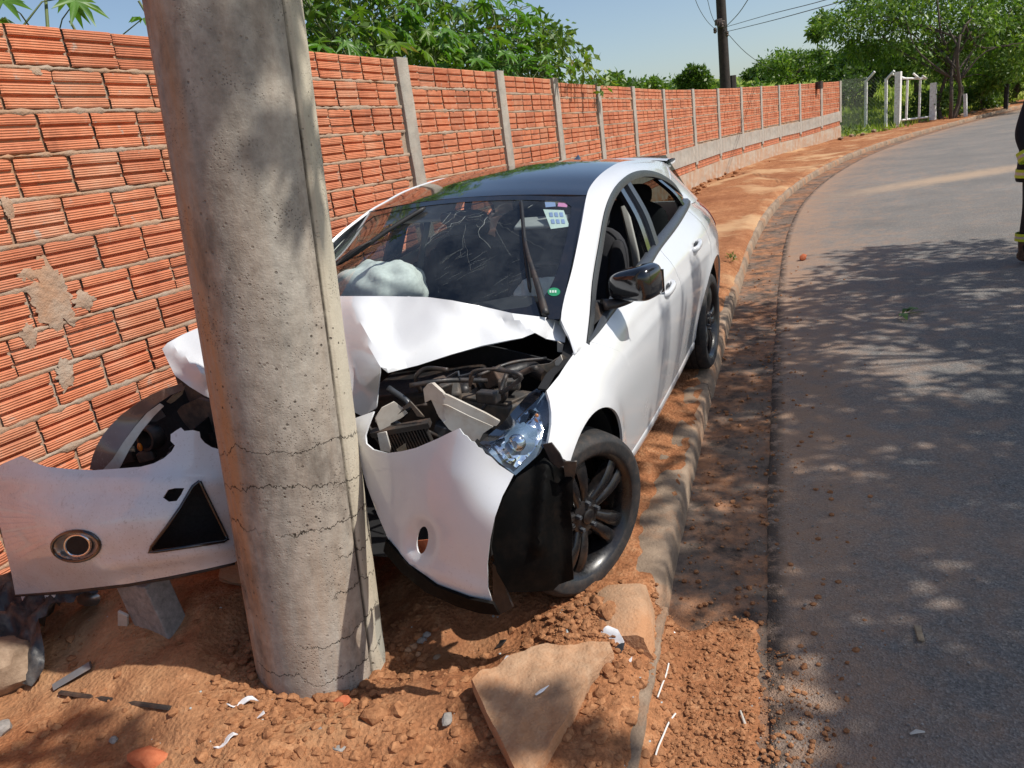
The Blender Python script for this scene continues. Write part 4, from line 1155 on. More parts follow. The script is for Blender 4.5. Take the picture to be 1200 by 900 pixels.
for k in range(26):      # fine scratches and debris arcs across the lower screen
    x, y = r3.uniform(508, 610), r3.uniform(300, 350); L = r3.uniform(6, 26)
    crack_line((x, y), (x + L, y - L * r3.uniform(.35, .75)), .0004, .6)
mobj("crack_lines", join(*cr_pts), M["glass_shard"], screen, True, None)
def ws_patch(poly, mt, name, off):
    """flat print stuck on the glass"""
    P = [ws_px(*q, off=off) for q in poly]
    mobj(name, outward((P, [tuple(range(len(P)))]), (1, 0, .6)), mt, screen, False)
ws_patch([(636, 243), (660, 244), (667, 263), (645, 266)], M["paper_white"], "paper_permit", -.004)
for i in range(3):
    for j in range(2):
        x = 643 + 6 * i + j * 2; y = 247 + 8 * j
        ws_patch([(x, y), (x + 4, y), (x + 5, y + 5), (x + 1, y + 5)], M["paper_blue"], "permit_print", -.002)
ws_patch([(638, 235), (650, 235), (651, 240), (639, 241)], M["paper_blue"], "sticker", -.002)
ws_patch([(654, 235), (665, 236), (664, 241), (653, 240)], M["paper_pink"], "sticker", -.002)
ws_patch([(649 + 7.5 * math.cos(a * .4), 341.5 + 5 * math.sin(a * .4)) for a in range(16)], M["sticker_green"], "round_sticker", .004)
for dx in (-4, -1, 2): ws_patch([(648 + dx, 340), (650 + dx, 340), (650 + dx, 343), (648 + dx, 343)], M["paper_white"], "sticker_print", .006)
# wipers: one knocked askew, one standing upright
def wiper(pts, arm, name="wiper"):
    c = [ws_px(*p, off=o) for p, o in pts]; bl = crv(c, 24)
    o = mobj(name, tube(bl, [.004] + [.0085] * 22 + [.004], 6, flat=1.5), M["wiper_rubber"], car, True, None)
    c = crv([ws_px(*p, off=q) for p, q in arm], 20)
    mobj("wiper_arm", tube(c, list(np.linspace(.016, .006, 20)), 8, flat=.6), M["black_plastic"], o, True, None)
wiper([((611, 237), .014), ((614, 270), .014), ((618, 310), .014), ((622, 344), .014)], [((641, 374), .03), ((633, 345), .045), ((622, 310), .045), ((616, 284), .025)])
wiper([((394, 314), .02), ((420, 297), .016), ((455, 272), .014), ((499, 245), .014)], [((380, 332), .03), ((400, 314), .04), ((420, 299), .04), ((437, 286), .025)])

# ------------------------------------------------------------------ crumpled front: sheets torn and folded in depth
def creased(ctrl, creases=()):
    f = tps(ctrl)
    def X(px, py):
        v = f(px, py)
        for (x0, y0), (x1, y1), amp, wd in creases:
            dx, dy = x1 - x0, y1 - y0; t = max(0, min(1, ((px - x0) * dx + (py - y0) * dy) / (dx * dx + dy * dy)))
            d = math.hypot(px - x0 - t * dx, py - y0 - t * dy)
            v += amp * max(0, 1 - d / wd)
        return v
    return X
def torn(name, outline, X, sp, mt, parent=None, holes=(), ref=(1, .6, .6), solid=.004, sharp=50, off=-1, **k):
    vf = outward(sheet(outline, lambda a, b: car_at(a, b, 0, X(a, b)), sp, holes), ref)
    return mobj(name, vf, mt, parent or car, True, sharp, solid, off, **k)
HX = creased([(400,347,-.16),(450,347,-.13),(500,348,-.12),(530,352,-.11),(600,367,-.19),(640,372,-.265),(657,377,-.335),(662,400,-.235),(640,399,-.19),(627,391,-.165),(600,398,-.075),(565,405,-.01),(530,415,.07),(490,428,.14),(458,436,.19),(445,432,.20),(440,480,.27),(425,488,.28),(413,482,.28),(415,360,-.08),(415,430,.17),(470,385,.02),(560,385,-.10),(330,478,.26),(330,355,-.02),(330,420,.18),(240,464,.40),(240,420,.36),(228,386,.24),(190,409,.36),(205,440,.41)],
    [((416,358),(446,432),.060,30), ((446,432),(443,484),.02,16), ((452,428),(566,364),.034,34), ((566,364),(640,398),-.022,20), ((600,370),(628,391),.03,14), ((470,350),(452,400),-.016,22), ((520,360),(560,400),-.012,18), ((200,404),(240,440),.02,14), ((500,352),(474,392),-.012,26)])
HO = [(400,347),(450,347),(500,348),(530,352),(565,359),(600,367),(640,372),(657,377),(663,388),(662,401),(640,397),(627,390),(612,396),(600,398),(565,405),(530,415),(490,428),(470,433),(455,437),(446,430),(444,450),(441,478),(425,488),(413,482),(400,474),(330,478),(260,472),(240,464),(222,453),(205,440),(196,422),(190,409),(196,402),(214,392),(228,386),(260,372),(330,355)]
hood = torn("bonnet", HO, HX, 6.5, WP, ref=(.5, .2, 1), sharp=28, label="bonnet buckled upwards and folded against the pole")
# near half of the front bumper, still hanging under the headlamp
BX = creased([(415,490,.43),(438,482,.42),(427,518,.47),(453,531,.52),(487,526,.56),(513,514,.58),(538,502,.59),(567,528,.60),(602,556,.58),(580,606,.655),(571,661,.66),(576,705,.64),(549,700,.65),(510,686,.63),(475,660,.58),(452,632,.54),(424,550,.47),(500,600,.625),(540,560,.64),(460,580,.55),(545,640,.665)], [((470,655),(560,690),.008,14)])
BO = [(416,490),(438,482),(432,498),(428,510),(429,520),(437,527),(453,531),(470,529),(487,525),(513,514),(527,507),(538,502),(543,509),(547,511),(552,517),(556,518),(560,524),(565,526),(569,532),(576,536),(585,545),(602,556),(596,568),(589,581),(580,606),(574,634),(571,661),(572,690),(577,706),(549,700),(510,685),(478,661),(456,634),(442,602),(430,570),(424,548),(418,518)]
fog = [(495 + 6.5 * math.cos(q) - 2.5 * math.sin(q), 633 + 16 * math.sin(q) + 1.5 * math.cos(q)) for q in np.linspace(0, 2 * math.pi, 25)[:-1]]
BX0 = BX
def BX(a, b): return BX0(a, b) - .030 * max(0, 1 - (((a - 493) / 21) ** 2 + ((b - 633) / 30) ** 2)) ** 1.3
bump = torn("front_bumper", BO, BX, 6.0, WP, holes=[fog], ref=(1, .3, .1), solid=.006, label="torn near half of the white front bumper")
torn("fog_hole_patch", [(486,634),(505,632),(506,655),(490,655)], lambda a, b: BX0(a, b) - .07, 4, M["brick_rubble"], bump, solid=.004)  # brick-coloured patch added for the orange seen through the fog hole
LPX = creased([(452,633,.560),(478,662,.600),(510,687,.648),(549,702,.668),(578,708,.660),(585,721,.650),(535,711,.648),(500,695,.626),(470,671,.580),(449,646,.548)])
LO = [(452,633),(478,662),(510,687),(549,702),(578,708),(585,721),(562,719),(535,711),(500,695),(470,671),(449,646)]
torn("bumper_lip", LO, LPX, 7, M["liner_black"], bump, ref=(1, .3, -.2), solid=.01, sharp=None)
torn("lip_bracket", [(577,660),(586,668),(592,690),(601,712),(585,721),(578,705)], lambda a, b: .50, 6, M["black_plastic"], bump, solid=.01)

# near headlamp: dark housing bowl, chrome projector, clear cover
LX = creased([(562,519,.46),(589,497,.30),(620,461,.14),(633,455,.12),(643,470,.17),(645,497,.25),(640,521,.32),(620,541,.38),(604,557,.43),(584,541,.47),(605,505,.36)])
LOu = [(562,519),(576,507),(589,496),(605,477),(620,461),(628,456),(633,455),(639,462),(644,474),(646,488),(645,500),(641,517),(632,532),(620,543),(604,557),(594,549),(584,541),(572,529)]
lamp = torn("headlamp", LOu, lambda a, b: LX(a, b) - .055, 5, M["lamp_blue"], ref=(1, .5, .3), solid=.01)
inner = [(578,522),(592,506),(608,490),(622,479),(633,484),(638,500),(633,518),(620,534),(605,548),(592,540)]
torn("reflector", inner, lambda a, b: LX(a, b) - .045 - .03 * max(0, 1 - math.hypot(a - 609, b - 514) / 30) + .006 * noise.noise((a * .16, b * .16, 2)), 3, M["chrome"], lamp, ref=(1, .5, .3), solid=0)
for (px, py), rr in (((606, 519), .030),):
    c = car_at(px, py, 0, LX(px, py) - .045)
    mobj("projector", squircle(c[0], c[1], c[2], rr * .8, rr, rr, 1.0, 24, 14), M["chrome"], lamp, True, None)
c = car_at(629, 487, 0, LX(629, 487) - .03); mobj("indicator_bulb", squircle(*c, .006, .007, .007, 1, 12, 8), M["amber"], lamp, True, None)
torn("lamp_cover", LOu, lambda a, b: LX(a, b) + .012 * max(0, 1 - math.hypot(a - 608, b - 506) / 55), 5, M["lens_clear"], lamp, ref=(1, .5, .3), solid=0)
torn("lamp_brow", [(562,519),(576,507),(589,496),(605,477),(620,461),(628,456),(636,458),(630,466),(617,478),(600,496),(585,512),(572,526)], lambda a, b: LX(a, b) + .004, 5, M["black_gloss"], lamp, ref=(1, .5, .6), solid=.006)

# wheel-arch liner torn forward, and the loose bracket below the lamp
IX = creased([(606,558,.40),(640,536,.31),(660,548,.31),(671,562,.33),(672,620,.35),(671,680,.37),(650,692,.40),(600,694,.50),(578,640,.50),(588,590,.46),(630,610,.42),(630,660,.46)], [((640,545),(632,640),.03,14), ((655,560),(660,680),-.02,12)])
torn("arch_liner", [(606,559),(622,549),(638,536),(650,546),(660,548),(671,561),(672,590),(668,600),(671,620),(670,650),(672,679),(655,685),(648,692),(620,694),(596,694),(582,670),(576,640),(580,612),(590,584)], IX, 6, M["liner_black"], ref=(1, .6, .2), solid=.006)
torn("fender_bracket", [(660,541),(676,541),(674,556),(670,572),(664,580),(662,560)], lambda a, b: .36 - .002 * (b - 541), 4, M["engine_grey"], solid=.004)
torn("fender_bracket", [(636,521),(646,519),(656,532),(662,545),(655,549),(645,541)], lambda a, b: .34, 4, M["black_plastic"], solid=.006)

# engine bay
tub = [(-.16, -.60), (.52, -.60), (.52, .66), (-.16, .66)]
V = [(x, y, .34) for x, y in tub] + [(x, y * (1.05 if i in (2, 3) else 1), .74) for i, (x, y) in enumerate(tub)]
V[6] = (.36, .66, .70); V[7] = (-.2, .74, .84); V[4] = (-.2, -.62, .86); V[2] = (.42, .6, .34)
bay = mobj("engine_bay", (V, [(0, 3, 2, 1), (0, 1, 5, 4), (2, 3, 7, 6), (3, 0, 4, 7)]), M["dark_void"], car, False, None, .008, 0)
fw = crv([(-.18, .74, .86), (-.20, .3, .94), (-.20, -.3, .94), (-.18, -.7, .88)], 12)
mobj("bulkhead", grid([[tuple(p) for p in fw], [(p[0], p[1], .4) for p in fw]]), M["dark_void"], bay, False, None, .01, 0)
def solidbox(name, M_, sx, sy, sz, mt, bev=.008, parent=None):
    return mobj(name, xf(box(0, 0, 0, sx, sy, sz), M_), mt, parent or car, True, 30, bevel=bev)
T_ = Matrix.Translation; Rz = lambda a: Matrix.Rotation(R_(a), 4, 'Z'); Ry = lambda a: Matrix.Rotation(R_(a), 4, 'Y'); Rxm = lambda a: Matrix.Rotation(R_(a), 4, 'X')
c = car_at(583, 470, 2, .80); solidbox("battery_box", T_(tuple(c + np.array([-.02, -.02, -.06]))) @ Rz(-14) @ Ry(-4), .17, .26, .14, M["engine_grey"], .01, bay)
solidbox("battery_lid", T_(tuple(c + np.array([-.02, -.02, .015]))) @ Rz(-14) @ Ry(-4), .155, .235, .012, M["engine_grey"], .004, bay)
c = car_at(520, 440, 0, -.02); solidbox("engine_cover", T_(tuple(c + np.array([-.05, -.1, -.12]))) @ Rz(8) @ Rxm(6), .34, .46, .18, M["black_plastic"], .02, bay)
c = car_at(533, 463, 0, .10); solidbox("throttle_body", T_(tuple(c)) @ Rz(30) @ Ry(25), .07, .05, .08, M["engine_grey"], .012, bay)
pipe = [car_at(560, 452, 0, .02), car_at(590, 440, 0, -.05), car_at(620, 432, 0, -.12), car_at(640, 440, 0, -.1)]
mobj("intake_hose", tube(crv(pipe, 20), [.028 + .003 * (i % 2) for i in range(20)], 12), M["black_plastic"], bay, True, 70)
for k, (pts, rr) in enumerate([([(470,500),(500,505),(540,528),(560,530)], .008), ([(455,515),(480,480),(500,474)], .006), ([(560,440),(600,425),(640,420)], .007), ([(480,452),(520,446),(570,446)], .009), ([(432,500),(440,512),(452,524)], .007)]):
    c = [car_at(a, b, 0, .18 + .05 * k - .003 * max(0, a - 500)) for a, b in pts]; mobj("cable", tube(crv(c, 16), rr, 8), M["black_plastic"], bay, True, None)
# bent cross member, ripped brackets
torn("cross_member", [(496,456),(501,450),(506,449),(516,458),(522,462),(545,473),(570,485),(586,494),(582,499),(577,499),(550,487),(524,474),(512,473),(505,468),(498,472)], lambda a, b: .44 - .0012 * abs(a - 520) , 4, M["bracket_white"], bay, ref=(1, 0, 1), sharp=18, solid=.012)
torn("cross_member", [(505,468),(512,472),(524,475),(550,488),(578,500),(566,508),(562,516),(559,514),(553,522),(540,512),(526,503),(514,488)], lambda a, b: .415 - .0012 * abs(a - 520), 4, M["bare_panel"], bay, ref=(1, 0, .3), sharp=18, solid=.008)
torn("torn_bracket", [(440,490),(448,478),(462,471),(474,480),(478,484),(470,490),(458,496),(456,508),(447,510),(444,502)], lambda a, b: .40 - .002 * (a - 440), 4, M["bracket_white"], bay, sharp=18, solid=.006)
torn("torn_bracket", [(442,508),(452,506),(457,524),(457,530),(446,528)], lambda a, b: .42, 4, M["bare_panel"], bay, sharp=18, solid=.006)
torn("torn_bracket", [(466,486),(481,476),(489,488),(497,489),(491,482),(480,470)], lambda a, b: .36, 4, M["engine_grey"], bay, sharp=18, solid=.006)
torn("torn_bracket", [(464,527),(474,520),(476,529),(468,531)], lambda a, b: .44, 4, M["rotten_wood"], bay, sharp=18, solid=.006)
torn("hinge_plate", [(624,429),(634,430),(648,442),(655,436),(668,421),(660,416),(652,421),(645,426)], lambda a, b: -.04 - .003 * (a - 640), 4, M["engine_grey"], bay, ref=(1, 0, 1), sharp=18, solid=.006)
torn("hinge_plate", [(650,424),(657,416),(659,422),(652,432)], lambda a, b: -.05, 3, M["bracket_white"], bay, ref=(1, 0, 1), sharp=18, solid=.006)
torn("hinge_plate", [(653,400),(660,404),(659,413),(653,412)], lambda a, b: -.2, 3, M["bracket_white"], bay, ref=(1, 0, 1), sharp=18, solid=.006)
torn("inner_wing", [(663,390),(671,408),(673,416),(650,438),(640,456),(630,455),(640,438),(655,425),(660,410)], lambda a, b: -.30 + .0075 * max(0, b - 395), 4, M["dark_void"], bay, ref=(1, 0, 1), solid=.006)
r5 = random.Random(77)
for k in range(16):
    x0, y0 = r5.uniform(455, 640), r5.uniform(425, 515) ; y0 = max(y0, 470 - (x0 - 455) * .30); pts = [(x0, y0)]
    for q in range(3): pts.append((pts[-1][0] + r5.uniform(-34, 34), min(524, max(432, pts[-1][1] + r5.uniform(-22, 22)))))
    xb = r5.uniform(.02, .30); c = [car_at(a, b, 0, xb + r5.uniform(-.03, .03)) for a, b in pts if a + b < 1068]
    if len(c) > 2: mobj("cable", tube(crv(c, 18), r5.choice((.004, .005, .008, .011)), 7), M[r5.choice(("black_plastic", "black_plastic", "engine_grey", "trim_grey", "dark_iron"))], bay, True, None)
for k in range(10):
    a, b = r5.uniform(450, 640), r5.uniform(440, 515); b = max(b, 474 - (a - 450) * .28); c = car_at(a - max(0, a + b - 1056), b, 0, r5.uniform(.02, .22))
    solidbox("bay_module", T_(tuple(c)) @ Rz(r5.uniform(-40, 40)) @ Rxm(r5.uniform(-25, 25)), r5.uniform(.03, .07), r5.uniform(.04, .10), r5.uniform(.03, .07), M[r5.choice(("engine_grey", "black_plastic", "dark_iron", "trim_grey"))], .006, bay)
rad = car_at(470, 510, 0, .36)
V_ = [box(0, (i - 9) * .011, 0, .02, .004, .20) for i in range(18)]
mobj("radiator", xf(join(*V_, box(0, 0, .105, .03, .22, .02)), T_(tuple(rad + np.array([-.02, .02, -.07]))) @ Rz(12) @ Ry(14) @ Rxm(9)), M["dark_iron"], bay, True, 30)
# hidden far wing pushed against the pole
torn("far_wing", [(205,440),(240,464),(262,472),(262,500),(236,520),(222,500),(214,470)], lambda a, b: .26, 7, M["engine_grey"], bay, solid=.01)

# far headlamp, shell broken open
GX = creased([(105,550,.62),(112,525,.60),(130,498,.55),(160,472,.48),(190,456,.42),(213,448,.36),(216,456,.36),(165,487,.47),(137,530,.58),(128,551,.60),(245,462,.30),(250,540,.42),(190,540,.50)])
gl_o = [(105,550),(108,536),(113,523),(121,509),(131,497),(145,484),(160,473),(176,463),(192,456),(213,449),(217,456),(200,463),(185,473),(168,487),(155,503),(145,520),(136,536),(130,551)]
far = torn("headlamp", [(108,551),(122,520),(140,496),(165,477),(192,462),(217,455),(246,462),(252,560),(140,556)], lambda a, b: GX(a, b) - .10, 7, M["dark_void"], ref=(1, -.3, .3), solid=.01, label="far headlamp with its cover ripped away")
torn("lamp_cover", gl_o, GX, 5, M["smoked_lens"], far, ref=(1, -.3, .3), solid=.003)
torn("lamp_rim", [(120,551),(132,538),(144,519),(158,500),(172,484),(187,473),(192,476),(180,488),(166,505),(152,526),(142,545),(138,551)], lambda a, b: GX(a, b) + .01, 4, M["bare_panel"], far, solid=.004)
torn("reflector", [(165,494),(186,476),(194,488),(183,494)], lambda a, b: GX(a, b) - .05, 4, M["trim_grey"], far, solid=.004)
c = car_at(177, 513, 0, .44); ringM = T_(tuple(c)) @ Matrix.Rotation(R_(-90), 4, 'Z') @ Rxm(10)
mobj("bulb_socket", xf(lathe([(.030, -.03), (.046, -.03), (.052, 0), (.046, .03), (.036, .03), (.030, 0), (.030, -.03)], 28), ringM), M["black_plastic"], far, True, 50)
c = car_at(164, 524, 0, .48); mobj("bulb", squircle(*c, .010, .010, .018, 1, 12, 8), M["amber"], far, True, None)
for (a, b, s1, s2) in ((172, 534, .07, .04), (150, 535, .06, .05), (196, 540, .06, .03), (205, 532, .05, .03)):
    c = car_at(a, b, 0, .46); solidbox("lamp_module", T_(tuple(c)) @ Rz(20) @ Rxm(8), .03, s1, s2, M["engine_grey"] if a > 160 else M["black_plastic"], .006, far)
torn("gear_casting", [(200,492),(212,476),(232,467),(248,472),(252,520),(240,528),(222,520),(206,512)], lambda a, b: .30, 6, M["engine_grey"], bay, ref=(1, 0, .3), solid=.02)
torn("splash_panel", [(232,512),(252,506),(255,548),(238,540)], lambda a, b: .33, 6, M["black_plastic"], bay, ref=(1, 0, .3), solid=.01)
torn("splinter", [(195,471),(203,463),(212,459),(217,452),(214,462),(205,470),(200,473)], lambda a, b: GX(a, b) - .02, 3, M["rotten_wood"], bay, solid=.006)

# ------------------------------------------------------------------ wheels
def make_wheel():
    root = bpy.data.objects.new("wheel", None); COL.objects.link(root); root.empty_display_size = .1
    tyre = [(.246, -.095), (.268, -.106), (.297, -.104), (.312, -.092), (.3205, -.070), (.3225, -.045), (.3155, -.043), (.3155, -.036), (.3235, -.034), (.324, -.004), (.317, -.003), (.317, .003), (.324, .004), (.3235, .034), (.3155, .036), (.3155, .043), (.3225, .045), (.3205, .070), (.312, .092), (.300, .102), (.296, .1045), (.291, .1045), (.270, .106), (.252, .102), (.246, .095)]
    V, Fc = lathe(tyre, 72)
    mobj("tyre", outward((V, Fc), (0, 0, 0)) if False else (V, [tuple(reversed(f)) for f in Fc]), M["rubber"], root, True, 40)
    rim = [(.246, -.095), (.249, -.09), (.228, -.06), (.218, 0), (.221, .05), (.235, .086), (.246, .096), (.252, .101), (.256, .099), (.253, .090)]
    rimo = mobj("rim", lathe(rim, 64), M["wheel_black"], root, True, 50)
    for k in range(5):
        for s_ in (-1, 1):
            a = 2 * math.pi * k / 5 + math.pi / 2 + .1; rws = []
            for t in np.linspace(0, 1, 9):
                r = .045 + .190 * t; off = s_ * (.018 + .022 * t ** 1.3); yy = .070 + .024 * math.sin(math.pi * t * .8) - .010 * t; w2 = .0165 + .0125 * t
                ca_, sa_ = math.cos(a), math.sin(a); q = lambda u, y: (r * ca_ - u * sa_, y, r * sa_ + u * ca_)
                rws.append([q(off - w2, yy - .045), q(off - w2, yy - .008), q(off - w2 * .55, yy), q(off + w2 * .55, yy), q(off + w2, yy - .008), q(off + w2, yy - .045)])
            mobj("spoke", outward(grid(rws), (0, 1, 0)), M["wheel_black"], rimo, True, 50)
    hub = lathe([(0, .092), (.024, .092), (.030, .088), (.031, .080), (.052, .078), (.072, .072), (.074, .03)], 32)
    mobj("hub", outward(hub, (0, 1, 0)), M["wheel_black"], rimo, True, 40)
    for k in range(5):
        a = 2 * math.pi * k / 5 + .73; nut = lathe([(0, .094), (.008, .094), (.0105, .090), (.0105, .07)], 6)
        mobj("wheel_nut", xf(outward(nut, (0, 1, 0)), T_((.054 * math.cos(a), 0, .054 * math.sin(a)))), M["trim_grey"], rimo, True, 30)
    mobj("brake_disc", outward(lathe([(.06, .02), (.135, .02), (.135, .0), (.06, .0)], 40), (0, 1, 0)), M["engine_grey"], root, True, 40)
    return root
wheel0 = make_wheel()
def place_wheel(w_, mw):
    w_.parent = car; w_.matrix_basis = mw
def copy_tree(o, parent=None):
    c = o.copy(); COL.objects.link(c)
    if parent: c.parent = parent
    for ch in list(o.children): copy_tree(ch, c)
    return c
place_wheel(wheel0, T_((-.035, .765, .318)) @ Rz(-23) @ Rxm(-3) @ Ry(20))
w_ = copy_tree(wheel0); place_wheel(w_, T_((-2.648, .775, .318)) @ Ry(-15))
w_ = copy_tree(wheel0); place_wheel(w_, T_((-2.648, -.735, .318)) @ Rz(180))
w_ = copy_tree(wheel0); place_wheel(w_, T_((-.04, -.735, .318)) @ Rz(160))
# wheel housings, floor
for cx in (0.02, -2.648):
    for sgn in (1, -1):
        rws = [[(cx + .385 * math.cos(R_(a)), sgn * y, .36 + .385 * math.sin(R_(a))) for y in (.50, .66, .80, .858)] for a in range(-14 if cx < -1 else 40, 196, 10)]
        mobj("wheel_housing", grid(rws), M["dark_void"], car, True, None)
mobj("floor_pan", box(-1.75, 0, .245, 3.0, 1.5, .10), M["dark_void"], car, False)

# ------------------------------------------------------------------ cabin
def cushion(c, s, e, Mx, mt, name, parent=None): return mobj(name, xf(squircle(0, 0, 0, *s, e, 24, 14), T_(c) @ Mx), mt, parent or car, True, None)
for sgn in (1, -1):
    y = .365 * sgn
    seat = cushion((-1.28, y, .50), (.27, .25, .10), .5, Ry(4), M["seat_cloth"], "seat")
    cushion((-1.60, y, .82), (.085, .245, .33), .55, Ry(-20), M["seat_cloth"], "seat_back", seat)
    for q in (-1, 1): cushion((-1.555, y + q * .20, .80), (.075, .055, .28), .7, Ry(-20), M["seat_cloth"], "seat_bolster", seat)
    cushion((-1.715, y, 1.185), (.055, .135, .085), .65, Ry(-14), M["seat_cloth"], "headrest", seat)
bench = cushion((-2.25, 0, .55), (.26, .62, .10), .4, Ry(4), M["seat_cloth"], "rear_seat")
cushion((-2.60, 0, .86), (.09, .62, .30), .4, Ry(-22), M["seat_cloth"], "rear_seat_back", bench)
for y in (-.38, .38): cushion((-2.72, y, 1.17), (.05, .12, .07), .65, Ry(-16), M["seat_cloth"], "headrest", bench)
rws = []
for y in np.linspace(-.74, .74, 23):
    hump = .035 * math.exp(-((y - .37) / .17) ** 2); k = .10 * (y / .74) ** 2
    rws.append([(-.24 - k * 2.2, y, .95), (-.45 - k, y, .975 + hump * .3), (-.68 - k * .4, y, .965 + hump), (-.80 - k * .2, y, .93 + hump), (-.84, y, .84), (-.80, y, .62), (-.70, y, .45)])
dash = mobj("dashboard", outward(grid(rws), (0, 0, 1)), M["dash"], car, True, 60, .01, -1)
ringc = [(0, .185 * math.cos(a), .185 * math.sin(a)) for a in np.linspace(0, 2 * math.pi, 41)]
Ms = T_((-.98, .37, .90)) @ Ry(-24)
sw = mobj("steering_wheel", xf(tube(ringc, .016, 10, False), Ms), M["dash"], car, True, None)
mobj("wheel_boss", xf(squircle(.01, 0, 0, .035, .075, .065, .7), Ms), M["dash"], sw, True, None)
for a in (0, math.pi, -math.pi / 2): mobj("wheel_spoke", xf(tube([(.005, .05 * math.cos(a), .05 * math.sin(a)), (0, .18 * math.cos(a), .18 * math.sin(a))], .018, 8, flat=.5), Ms), M["dash"], sw, True, None)
# deflating air bag over the far end of the dash
def bag(c, s, seed, name):
    V, Fc = squircle(0, 0, 0, *s, .85, 48, 30); o = []
    for p in V:
        v = Vector(p); n = v.normalized(); k = 1 + .20 * fbm((n.x * 1.7 + seed, n.y * 1.7, n.z * 1.7), 2) - .20 * abs(noise.noise((n.x * 1.4 + n.z, n.y * 2.6 + seed, n.z * .8))) + .02 * noise.noise((n.x * 6, n.y * 6 + seed, n.z * 6))
        o.append((c[0] + v.x * k, c[1] + v.y * k, c[2] + v.z * k))
    return mobj(name, (o, Fc), M["airbag_cloth"], car, True, None)
bag((-.78, -.42, 1.03), (.17, .25, .13), 3.3, "air_bag")
bag((-.84, -.60, .99), (.10, .12, .09), 8.3, "air_bag")
bag((-.90, .37, .90), (.06, .15, .14), 5.1, "air_bag")
for sgn in (1, -1):    # inner faces of the pillars, roof lining
    rws = []
    for a, b in zip(ca[:34], cb[:34]):
        rws.append([(a[0] - .03, sgn * (a[1] - .02), a[2] - .03), (a[0] - .06, sgn * (a[1] - .005), a[2] - .055), (b[0] - .05, sgn * (b[1] - .03), b[2] - .01)])
    mobj("pillar_trim", grid(rws), M["pillar_pale"], car, True, None, .008, 0)
    rws = [[(-.55, sgn * .80, .90), (-.55, sgn * .80, .45)], [(-1.1, sgn * .815, .92), (-1.1, sgn * .80, .4)], [(-1.6, sgn * .82, .945), (-1.6, sgn * .80, .4)], [(-2.2, sgn * .82, .97), (-2.2, sgn * .80, .4)], [(-2.7, sgn * .81, .99), (-2.7, sgn * .78, .4)]]
    mobj("door_trim", grid(rws), M["dash"], car, True, None, .02, 0)
    mobj("belt_strap", tube([(-1.66, sgn * .60, 1.24), (-1.60, sgn * .66, 1.0), (-1.55, sgn * .70, .7)], .022, 6, flat=.15), M["lining_grey"], car, True, None)
rws = [[(x, float(np.interp(-x, -ca[:, 0], ca[:, 1])) * t * .97, roof_z(x, .5 * t) - .035) for t in np.linspace(-1, 1, 13)] for x in np.linspace(-1.15, -3.0, 14)]
mobj("roof_lining", grid(rws), M["lining_grey"], car, True, None, .005, 0)
mobj("sun_visor", xf(box(0, 0, 0, .125, .24, .018), T_(tuple(ws(.845, .17, -.055))) @ Rz(4) @ Ry(12)), M["lining_grey"], car, True, 40, bevel=.008)
for (y0, y1) in ((-.48, -.10),):
    mobj("sun_visor", xf(box(0, 0, 0, .14, y1 - y0, .02), T_((-1.06, (y0 + y1) / 2, 1.355)) @ Ry(38)), M["lining_grey"], car, True, 40, bevel=.008)
mobj("rear_view_mirror", squircle(-.93, 0, 1.33, .02, .11, .035, .6), M["black_plastic"], car, True, None)
# ------------------------------------------------------------------ the torn half of the front bumper, lying by the wall side of the pole
CARM = car.matrix_world.copy()
def gpt(px, py, lift=0.0):
    """sight line down to the modelled soil"""
    r = ray(px, py); s = max(.8, (CAM_Z - .36) / -r[2]) if r[2] < 0 else .8
    while s < 60:
        p = CAM + r * s
        if p[2] <= (soil_h(p[0], p[1]) if s < 12 else elev(p[1])): break
        s += .01 + s * .002
    return np.array([p[0], p[1], p[2] + lift])
TB = np.array([.70, -.80, .28])
tb = bpy.data.objects.new("torn_bumper", None); COL.objects.link(tb); tb.matrix_world = CARM @ T_(tuple(TB)); tb.empty_display_size = .1
props(tb, "torn-off half of a white front bumper with round fog lamp and triangular hole", "bumper")
CX = creased([(275,660,.60),(250,520,.50),(210,503,.56),(0,545,.74),(0,600,.80),(18,692,.78),(150,683,.77),(90,640,.84),(200,600,.73),(105,550,.70),(160,545,.66),(300,640,.50),(300,560,.46),(150,600,.78),(60,600,.83),(90,690,.78)], [((0,560),(250,566),.012,16), ((120,665),(280,640),.014,14)])
def torn2(name, outline, X, sp, mt, parent=None, holes=(), solid=.004, off=-1, sharp=45, base=TB, **k):
    vf = outward(sheet(outline, lambda a, b: car_at(a, b, 0, X(a, b)) - base, sp, holes), (1, -.2, .2))
    return mobj(name, vf, mt, parent or tb, True, sharp, solid, off, **k)
CO = [(25,534),(31,537),(40,542),(55,547),(80,549.5),(110,551),(140,549),(165,547),(180,543),(192,537),(201,529),(205,522),(200,517),(200,509),(207,504),(212,501),(216,505),(226,504),(234,506),(235,513),(240,519),(248,524),(262,528),(276,535),(290,546),(302,600),(300,640),(275,659),(240,667),(200,675),(150,684),(80,692),(18,697),(14,675),(8,650),(2,625),(-4,600),(-10,575),(-8,552),(4,543)]
tri_h = [(234,564),(267,632),(262,634.5),(220,641),(175,647.5),(178,640),(195,618),(212,594),(226,570)]
slit = [(191,583),(197,574),(205,572),(216,572),(212,580),(207,587),(198,588)]
def ell(cx, cy, rx, ry, rot=0, n=26): return [(cx + rx * math.cos(2*math.pi*k/n) * math.cos(rot) - ry * math.sin(2*math.pi*k/n) * math.sin(rot), cy + rx * math.cos(2*math.pi*k/n) * math.sin(rot) + ry * math.sin(2*math.pi*k/n) * math.cos(rot)) for k in range(n)]
fogh = ell(89, 640, 27, 16.5, -.05)
torn2("bumper_skin", CO, CX, 6.5, M["scuffed_paint"], holes=[tri_h, slit, fogh], solid=.006)
